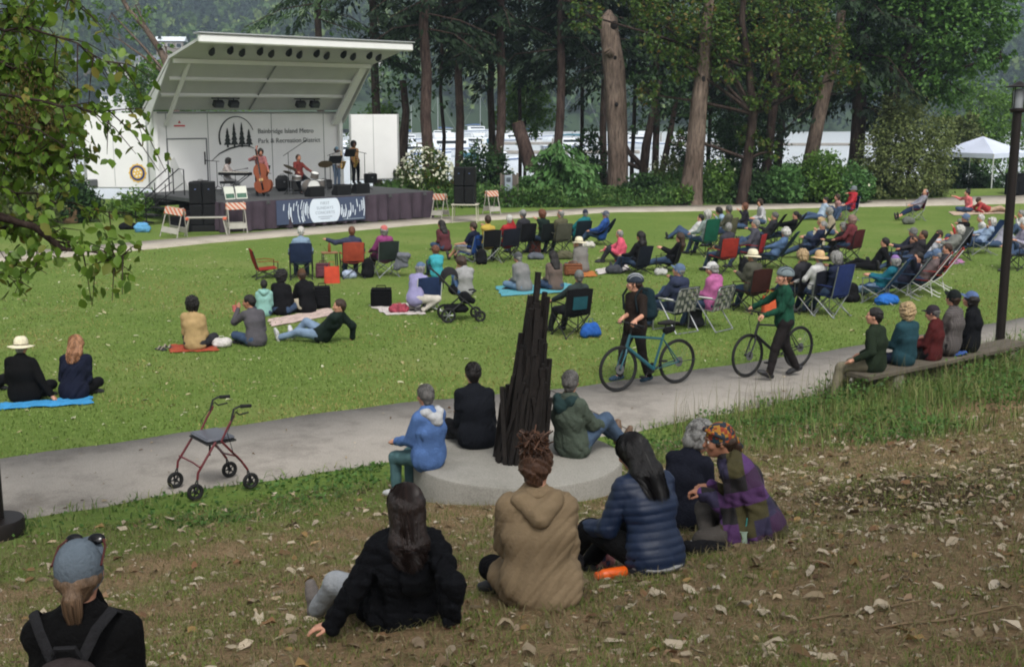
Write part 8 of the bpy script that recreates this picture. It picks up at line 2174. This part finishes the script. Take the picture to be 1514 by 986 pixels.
p = ba + bu * 1.55 - bn * .14; t = thing("folded_jacket", "small blue jacket lying on the bench behind the plaid shirt", "jacket", (p.x, p.y, BSEAT), byaw); q_ = Sdf(); q_.cap((-.12, 0, .03), (.12, 0, .03), .03, None, .03, (0, 1, 0), 2); V, F = q_.mesh(.012, .008, 20, 3); V[:, 2] = np.maximum(V[:, 2], .002); link("cloth", np_mesh("cloth", V, F), c((.20, .32, .60)), t)
def local(p, loc, yaw): return Matrix.Rotation(-yaw, 3, 'Z') @ (Vector(p) - Vector(loc))
def bar(pf, pr, side):
 d = Vector(pf) - Vector(pr); wb = d.length; s = wb / 1.05; d.normalize(); r_ = d.cross(Vector((0, 0, 1)))
 return Vector(pr) + d * (.79 * s) + r_ * side + Vector((0, 0, 1.055))
hd1 = (BK1F - BK1R).normalized(); y1 = math.atan2(-hd1.x, hd1.y)
pl = Vector(BK1R) + hd1 * (.87 * (BK1F - BK1R).length / 1.05 - .36) + hd1.cross(Vector((0, 0, 1))) * .34; yw = y1 + R(6)
b1, b2 = local(bar(BK1F, BK1R, -.04), pl, yw) / .95, local(bar(BK1F, BK1R, .27), pl, yw) / .95
person("cyclist in a brown shirt and dark helmet standing behind the teal bicycle", (pl.x, pl.y, 0.02), yw, 'stand', top=c((.165, .13, .11)), bottom=c((.105, .09, .085)), hair=('pony', HBROWN), hat=('helmet', c((.20, .23, .28)), c((.62, .64, .66))), skin=SKIN, shoes=c((.20, .30, .38)),
    res=.0155, seed=sd(), sleeve='elbow', floor=0, fine=True, face=True, kind='tee', hands=(tuple(b1), tuple(b2)) if b1.x < b2.x else (tuple(b2), tuple(b1)), head=(-38, 0), feet=((-.16, -.18, .07), (.15, .20, .07)), curl=(1.0, 1.0), handdir=(Vector((0, .9, -.5)), Vector((0, .9, -.5))), fat=1.12, jit=.2, scale=.95, elbow=(0, -.6, -.9), grp="cyclists on the walkway")
t = thing("backpack", "dark teal backpack worn by the cyclist in the brown shirt", "backpack", (pl.x, pl.y, .02), yw)
q_ = Sdf(); q_.cap((0, -.25, 1.06), (0, -.23, 1.36), .12, .10, .04, (1, 0, 0), 1.3); q_.cap((0, -.33, 1.05), (0, -.32, 1.18), .08, None, .04, (1, 0, 0), 1.3); V, F = q_.mesh(.016, .004, 20, 2); link("body", np_mesh("body", V, F), c((.09, .18, .21)), t)
for sg in (-1, 1): MB().path([(sg * .12, -.13, 1.44), (sg * .135, .02, 1.49), (sg * .135, .135, 1.36), (sg * .15, .10, 1.15), (sg * .15, -.10, 1.04)], .022, 8, flat=.35, hint=(1, 0, 0)).build("strap", c((.08, .13, .15)), t)
pl = at_plane(1156, 559, .02); hd2 = (BK2F - BK2R).normalized(); yw = R(98)
b1 = local(bar(BK2F, BK2R, .20), pl, yw); b0 = local(bar(BK2F, BK2R, -.1), pl, yw)
fl, fr_ = local(at_plane(1139, 562, .02), pl, yw), local(at_plane(1184, 554, .02), pl, yw)
bl_ = min((b1, b0), key=lambda q: q.x); br_ = max((b1, b0), key=lambda q: q.x)
person("man in a green long-sleeved top and grey helmet walking the black bicycle", (pl.x, pl.y, 0.02), yw, 'stand', top=c((.10, .30, .22)), bottom=c((.13, .115, .115)), hair=('short', HRED), hat=('helmet', c((.48, .54, .56)), c((.24, .28, .32))), skin=SKIN, shoes=SHOE_D, res=.0155, seed=sd(), floor=0, fine=True, face=True, kind='shirt',
    hands=((-.10, .36, 1.02), tuple(br_)), head=(-4, 4), feet=((fl.x * .6 - .06, max(.26, fl.y), .08), (fr_.x * .5 + .06, -.30, .13)), toes=(Vector((0, 1, .25)), Vector((0, .85, -.45))), hz=.90, jit=.1, curl=(1.0, 1.0), elbow=(-.1, -1, -.5), grp="cyclists on the walkway")
def on_plinth(u, v, yaw, label, **kw):
 p = at_plane(u, v, PZ); return person(label, (p.x, p.y, PZ), yaw, seed=sd(), grp="people on the round plinth", floor=PZ, res=.0135, **kw)
on_plinth(634, 690, R(48), "grey-haired woman in a blue hooded jacket sitting on the plinth's edge", pose='lap', hz=.12, top=c((.30, .44, .68)), bottom=c((.30, .44, .46)), hair=('short', HSALT), hood=c((.72, .73, .74)), kind='jacket', shoes=SHOE_W, scale=.94, feet=((-.10, .42, -.36), (.10, .42, -.36)), head=(-12, -4), fat=1.08, hands=((-.15, .34, .26), (.12, .34, .26)), jit=.2)
on_plinth(706, 660, R(16), "dark-haired man in a black jacket sitting left of the sculpture", pose='cross', top=c((.075, .085, .11)), bottom=BLK, hair=('short', HDARK), kind='jacket', fat=1.1, head=(-4, 2), jit=.2)
on_plinth(846, 672, R(-48), "grey-haired man in a sage and teal jacket sitting right of the sculpture", pose='long', top=c((.29, .335, .285)), bottom=c((.27, .35, .45)), hair=('short', HSALT), hood=c((.15, .24, .24)), kind='jacket', shoes=SHOE_B, feet=((-.02, .72, .06), (.18, .62, .06)), lean=12, head=(28, 2), fat=1.14, hands=((-.1, .36, .26), (.16, .36, .3)), jit=.2)
def on_bank(u, v, yaw, label, **kw):
 p = hit(u, v); kw.setdefault('res', .0125); return person(label, p, yaw, seed=sd(), grp="people on the bank", **kw), p
pA = Vector((-1.66, 4.25, 0)); pA.z = ground(pA.x, pA.y)
yA = R(7)
CAPG = c((.36, .41, .455))
person("person in a grey-blue cap with a blond ponytail and small backpack", pA, yA, 'cross', top=c((.028, .028, .032)), bottom=c((.20, .21, .28)), hair=('pony', hair_mat("hair_honey", (.44, .34, .25))), hat=('cap', CAPG, c((.20, .25, .30))), kind='jacket', res=.0115, seed=sd(), grp="people on the bank", lean=0, bend=-8, head=(-3, 4), jit=.1, fat=1.0)
HA, HmA = LAST['H'], LAST['Hm']
t = thing("backpack", "brown-grey small backpack on the back of the person in the grey-blue cap", "backpack", pA, yA)
q_ = Sdf(); q_.cap((0, -.235, .30), (0, -.225, .48), .11, .10, .03, (1, 0, 0), 1.25); V, F = q_.mesh(.012, .003, 20, 2); link("body", np_mesh("body", V, F), c((.22, .19, .19)), t)
for sg in (-1, 1): MB().path([(sg * .05, -.20, .56), (sg * .10, -.155, .66), (sg * .145, -.06, .70), (sg * .16, .08, .62), (sg * .17, .06, .45)], .02, 8, flat=.3, hint=(0, 1, 0)).build("strap", c((.13, .13, .14)), t)
MB().path([(-.05, -.20, .58), (-.035, -.21, .62), (.035, -.21, .62), (.05, -.20, .58)], .010, 6).build("handle", c((.13, .13, .14)), t)
t = thing("sunglasses", "dark sunglasses pushed up on the grey-blue cap", "sunglasses", pA, yA)
hz_ = .965
for sg in (-1, 1):
 MB().ball(HA(sg * .042, .094, .093), (.034, .010, .024), 14, HmA @ Matrix.Rotation(-.75, 3, 'X')).build("lens", M("sunglass_lens", (.05, .05, .06), .1, .05), t)
 MB().path([HA(sg * .070, .088, .093), HA(sg * .089, .04, .085), HA(sg * .092, -.045, .045)], .0045, 6).build("temple", M("sunglass_frame", (.30, .14, .13), .3), t)
YB = facing(hit(590, 915), 6)
on_bank(592, 920, YB, "woman with long dark brown hair in a black coat leaning back on her hand", pose='back', top=c((.040, .045, .062)), bottom=c((.62, .64, .66)), hair=('wavy', hair_mat("hair_deep_brown", (.145, .095, .08))), hairlen=.22, kind='coat', shoes=c((.46, .43, .41)), lean=28, bend=-18, hands=((-.46, -.10, .04), (.22, -.34, .05)), elbow=(0, -1, .1), scale=.95, feet=((-.42, .64, .06), (-.28, .70, .06)), knee=((-.3, .2, 1), (-.1, .2, 1)), toes=(Vector((-.15, .25, 1)), Vector((.1, .25, 1))), fine=True, handdir=(Vector((-.9, .35, -.15)), None), head=(-6, -8), jit=.1, fat=1.05, curl=(.35, .4))
COAT = M("coat_cotton", (.47, .405, .315), .85, .10, 5, .25, 70, spec=.15)
on_bank(800, 893, facing(hit(800, 890), -4), "woman with a curly brown bun in a khaki hooded coat", pose='cross', top=COAT, bottom=c((.04, .035, .05)), hair=('bun', hair_mat("hair_warm_brown", (.34, .22, .15))), kind='coat', hood=COAT, head=(-24, 2), lean=2, bend=-10, jit=.1, fat=1.08, scale=1.0, side=-3, elbow=(0, -.3, -1))
YD = facing(hit(965, 848), 14)
on_bank(968, 846, YD, "woman with long straight black hair in a navy blue padded jacket", pose='knees', top=M("nylon", (.08, .135, .23), .5, .12, 5, .12, 30, spec=.35), bottom=c((.05, .05, .055)), hem=c((.60, .60, .60)), hair=('long', hair_mat("hair_black", (.065, .05, .05))), hairlen=.30, kind='puffer', feet=((-.36, .60, .06), (-.16, .58, .06)), head=(4, -16), headtilt=-8, jit=.1, lean=-14, bend=-18, fat=1.04, hands=((-.30, .42, .22), (.12, .40, .3)), extra_top=None)
on_bank(1010, 782, R(-38), "grey-haired person in a dark navy top looking down", pose='cross', top=c((.10, .11, .16)), bottom=BLK, hair=('fluffy', HGREY), kind='sweater', head=(-28, -26), face=True, scale=.95, jit=.1, shoes=SHOE_D, lean=-4)
PATCH = patch_mat("patchwork", [(.22, .11, .24), (.07, .06, .07), (.34, .20, .42), (.24, .22, .09), (.13, .10, .14), (.17, .15, .26), (.28, .15, .33), (.09, .075, .08)], (.01, 9, 9))
SCARF = patch_mat("headscarf_print", [(.62, .27, .08), (.10, .19, .24), (.66, .47, .13), (.11, .16, .22), (.08, .21, .26), (.10, .13, .17), (.54, .19, .10)], (44, 44, 44), .8)
on_bank(1122, 798, R(80), "smiling woman in a bright headscarf and purple patchwork jacket leaning forward", pose='cross', top=PATCH, bottom=c((.30, .28, .26)), hair=('pony', HBROWN), hat=('headscarf', SCARF), kind='coat', lean=-22, bend=-12, head=(14, -4), face=True, jit=.05, skin=SKIN2, fat=1.04, scale=1.0, hands=((-.05, .40, .34), (.10, .36, .34)), fine=True, curl=(.9, .9))
p = hit(905, 856); t = thing("water_bottle", "orange metal water bottle lying on the bank", "bottle", p + Vector((0, 0, .038)), R(-72)); t.rotation_euler = (math.pi / 2, 0, R(-68))
MB().lathe([(.030, -.10), (.037, -.09), (.037, .06), (.028, .085), (.022, .09)], 20).build("body", M("orange_enamel", (.86, .36, .07), .35, .06, 4, spec=.5), t); MB().lathe([(.026, .085), (.027, .115), (.02, .122), (0, .122)], 18).build("cap", M("bottle_cap", (.80, .32, .07), .5), t)
p = hit(892, 842); t = thing("cloth_pouch", "pink patterned pouch beside the orange bottle", "pouch", p, .4); q_ = Sdf(); q_.cap((-.05, 0, .05), (.04, .01, .06), .05, .045, .03); q_.cap((0, 0, .09), (.01, .0, .13), .035, .02, .03); V, F = q_.mesh(.008, .006, 30, 2); V[:, 2] = np.maximum(V[:, 2], .003); link("body", np_mesh("body", V, F), patch_mat("pouch_print", [(.78, .50, .50), (.66, .35, .40), (.30, .30, .42), (.80, .62, .58)], (30, 30, 30)), t); MB().path([(-.02, 0, .125), (.01, 0, .16), (.04, .0, .125)], .005, 6).build("cord", c((.6, .3, .35)), t)
p = hit(1098, 806); t = thing("drink_cup", "clear plastic cup of pale drink with a teal straw", "cup", p, 0)
MB().lathe([(.030, 0), (.042, .105), (.046, .108), (.046, .112), (.040, .112), (.029, .004), (0, .004)], 22).build("wall", M("cup_plastic", (.60, .68, .62), .2, .05, 4, spec=.6), t); MB().lathe([(.039, .096), (0, .097)], 20).build("drink", M("pale_drink", (.66, .74, .58), .2), t); MB().tube((.01, 0, .02), (.025, 0, .20), .0045, None, 8).build("straw", c((.25, .62, .60)), t)
p = hit(1040, 812); t = thing("magazine", "folded white paper lying right of the navy padded jacket", "paper", p, .5)
MB().rbox((0, 0, .03), (.20, .15, .010), .003, (.25, .1, .2)).build("sheet", c((.80, .80, .82), .04), t); MB().rbox((.03, -.03, .045), (.17, .13, .006), .002, (.3, -.1, .5)).build("cover", c((.70, .72, .76), .1), t)
p = hit(1045, 818); t = thing("shoulder_bag", "flat black bag with a strap on the grass by the white paper", "bag", p, .3); q_ = Sdf(); q_.cap((-.12, 0, .05), (.10, 0, .04), .05, .035, .03, (0, 1, 0), 1.6); V, F = q_.mesh(.01, .006, 20, 3); V[:, 2] = np.maximum(V[:, 2], .003); link("body", np_mesh("body", V, F), BLK, t); MB().path([(-.1, 0, .08), (.02, -.1, .06), (.14, -.06, .02)], .010, 6, flat=.4).build("strap", BLK, t)
def on_stage(u, v, yaw, label, **kw):
 p = at_plane(u, v, DECK); return person(label, (p.x, p.y, DECK), yaw, seed=sd(), grp="musicians on the stage", floor=DECK, **kw), p
AUD = SYAW + math.pi
on_stage(337, 287, R(-95), "pianist in a white patterned top on the stage's left", pose='lap', hz=.62, top=plaid_mat("pianist_top", (.70, .66, .64), (.40, .36, .36), 12), bottom=c((.72, .72, .72)), hair=('bob', HDARK), skin=SKIN3, scale=.95, hands=((-.2, .42, .86), (.2, .42, .86)), feet=((-.13, .55, .07), (.13, .55, .07)), head=(10, -10))
pr_, pb = on_stage(385, 290, AUD - R(20), "double bass player in a pink shirt", pose='stand', top=c((.62, .38, .38)), bottom=BLK, hair=('bob', HDARK), skin=SKIN2, hands=((-.26, .42, .95), (.22, .38, 1.45)), head=(-10, -20), lean=-4)
t = thing("double_bass", "orange-brown double bass in front of its player", "double bass", pb + Matrix.Rotation(AUD - R(20), 3, 'Z') @ Vector((-.12, .46, 0)), AUD - R(20))
t.rotation_euler = (.10, .20, AUD - R(52))
WOODB = M("bass_varnish", (.50, .25, .13), .3, .25, 3, spec=.5, stretch=(1, 1, .3))
prof_ = []
for k in range(29):
 s = k / 28; z = .16 + s * 1.06
 wv_ = .33 * math.sqrt(max(0, 1 - ((s - .26) / .30) ** 2)) if s < .42 else 0
 w2 = .26 * math.sqrt(max(0, 1 - ((s - .74) / .27) ** 2)) if s > .5 else 0
 prof_.append((max(wv_, w2, .19 if .2 < s < .85 else .04), z))
b = MB(); b.prism([(x, z) for x, z in prof_] + [(-x, z) for x, z in prof_[::-1]], (0, -.1, 0), (1, 0, 0), (0, 0, 1), (0, .2, 0)); b.build("body", WOODB, t, 40)
MB().rbox((0, .12, 1.28), (.05, .04, .95), .012).build("fingerboard", BLK, t); MB().path([(0, .08, 1.2), (0, .06, 1.72), (0, .02, 1.84), (0, -.05, 1.86)], [.035, .03, .035, .04], 8).build("neck", WOODB, t); MB().rbox((0, .14, .62), (.16, .02, .10), .01).build("bridge", M("bass_bridge", (.72, .58, .38), .6), t); MB().rbox((0, .13, .38), (.07, .02, .26), .01).build("tailpiece", BLK, t); MB().tube((0, 0, .17), (0, 0, .0), .008).build("endpin", STEEL, t)
b = MB()
for k in range(4): b.tube((-.02 + k * .013, .155, .5), (-.015 + k * .010, .13, 1.74), .002, None, 4)
b.build("strings", STEEL, t)
dq = DX + SM @ Vector((0, .45, 0)); person("drummer in a dark red shirt behind the drum kit", dq, AUD, 'lap', top=c((.46, .18, .16)), bottom=BLK, hair=('short', HBROWN), skin=SKIN2, hz=.66, seed=sd(), floor=DECK, grp="musicians on the stage", hands=((-.30, .42, .80), (.30, .40, .84)), feet=((-.24, .48, .07), (.24, .48, .07)), knee=(0, .3, 1), spread=.6)
on_stage(498, 276, AUD + R(4), "singer in a pale blue headscarf and white top holding a saxophone", pose='stand', top=c((.74, .73, .72)), bottom=c((.38, .46, .56)), hair=('bob', HDARK), hat=('beanie', c((.50, .66, .76))), skin=SKIN3, scale=.94, hands=((-.10, .26, 1.08), (.12, .30, .92)))
on_stage(526, 272.5, AUD + R(-6), "tall bearded player in a mustard shirt at the stage's right", pose='stand', top=c((.72, .52, .34)), bottom=c((.06, .06, .07)), hair=('curly', HDARK), skin=SKIN3, scale=1.05, hands=((.10, .28, 1.05), (.22, .26, .85)), sleeve='long')
SAXB = metal("brass", (.72, .58, .30), .3, .85)
def sax(u, v, dx, label, yaw):
 p = at_plane(u, v, DECK); t = thing("saxophone", label, "saxophone", p, yaw)
 MB().path([(dx, .16, 1.46), (dx, .22, 1.47), (dx + .02, .24, 1.40), (dx + .06, .28, .86), (dx + .07, .32, .76), (dx + .07, .40, .76), (dx + .06, .44, .84), (dx + .04, .48, 1.06)], [.008, .012, .016, .032, .038, .042, .05, .085], 12).build("body", SAXB, t)
 b = MB()
 for k in range(7): b.ball((dx + .05, .30 + .01 * (k % 2), .9 + k * .065), .018, 8)
 b.build("key", SAXB, t); MB().path([(dx, .17, 1.46), (dx, .10, 1.44)], [.012, .008], 8).build("mouthpiece", BLK, t)
sax(526, 272.5, .14, "brass saxophone held by the tall player in mustard", AUD + R(-6)); sax(498, 276, -.10, "brass saxophone held by the singer in the pale blue headscarf", AUD + R(4))
for a in (("equipment_case", "black equipment case on the grass left of the loudspeakers", 268, 343, (.7, .5, .5), BLK, 'box', .2), ("plastic_bag", "light blue plastic bag on the grass left of the tilted barricade", 211, 344, (.5, .36, .36), c((.36, .64, .84)), 'soft', .1), ("duffel_bag", "dark duffel bag on the grass under the left wing", 190, 340, (.7, .4, .28), BLK, 'soft', .1), ("equipment_case", "dark case beside the stage stair", 285, 338, (.6, .5, .6), c((.10, .08, .10)), 'box', .3), ("jacket_heap", "maroon jacket heaped on gear under the left wing", 118, 326, (.9, .5, .5), c((.50, .18, .24)), 'soft', .2), ("wooden_crate", "pale wooden crate on the gear heap under the left wing", 104, 330, (.5, .4, .6), M("crate_wood", (.52, .42, .32), .8, .2, 6), 'box', .5)): bag(*a)
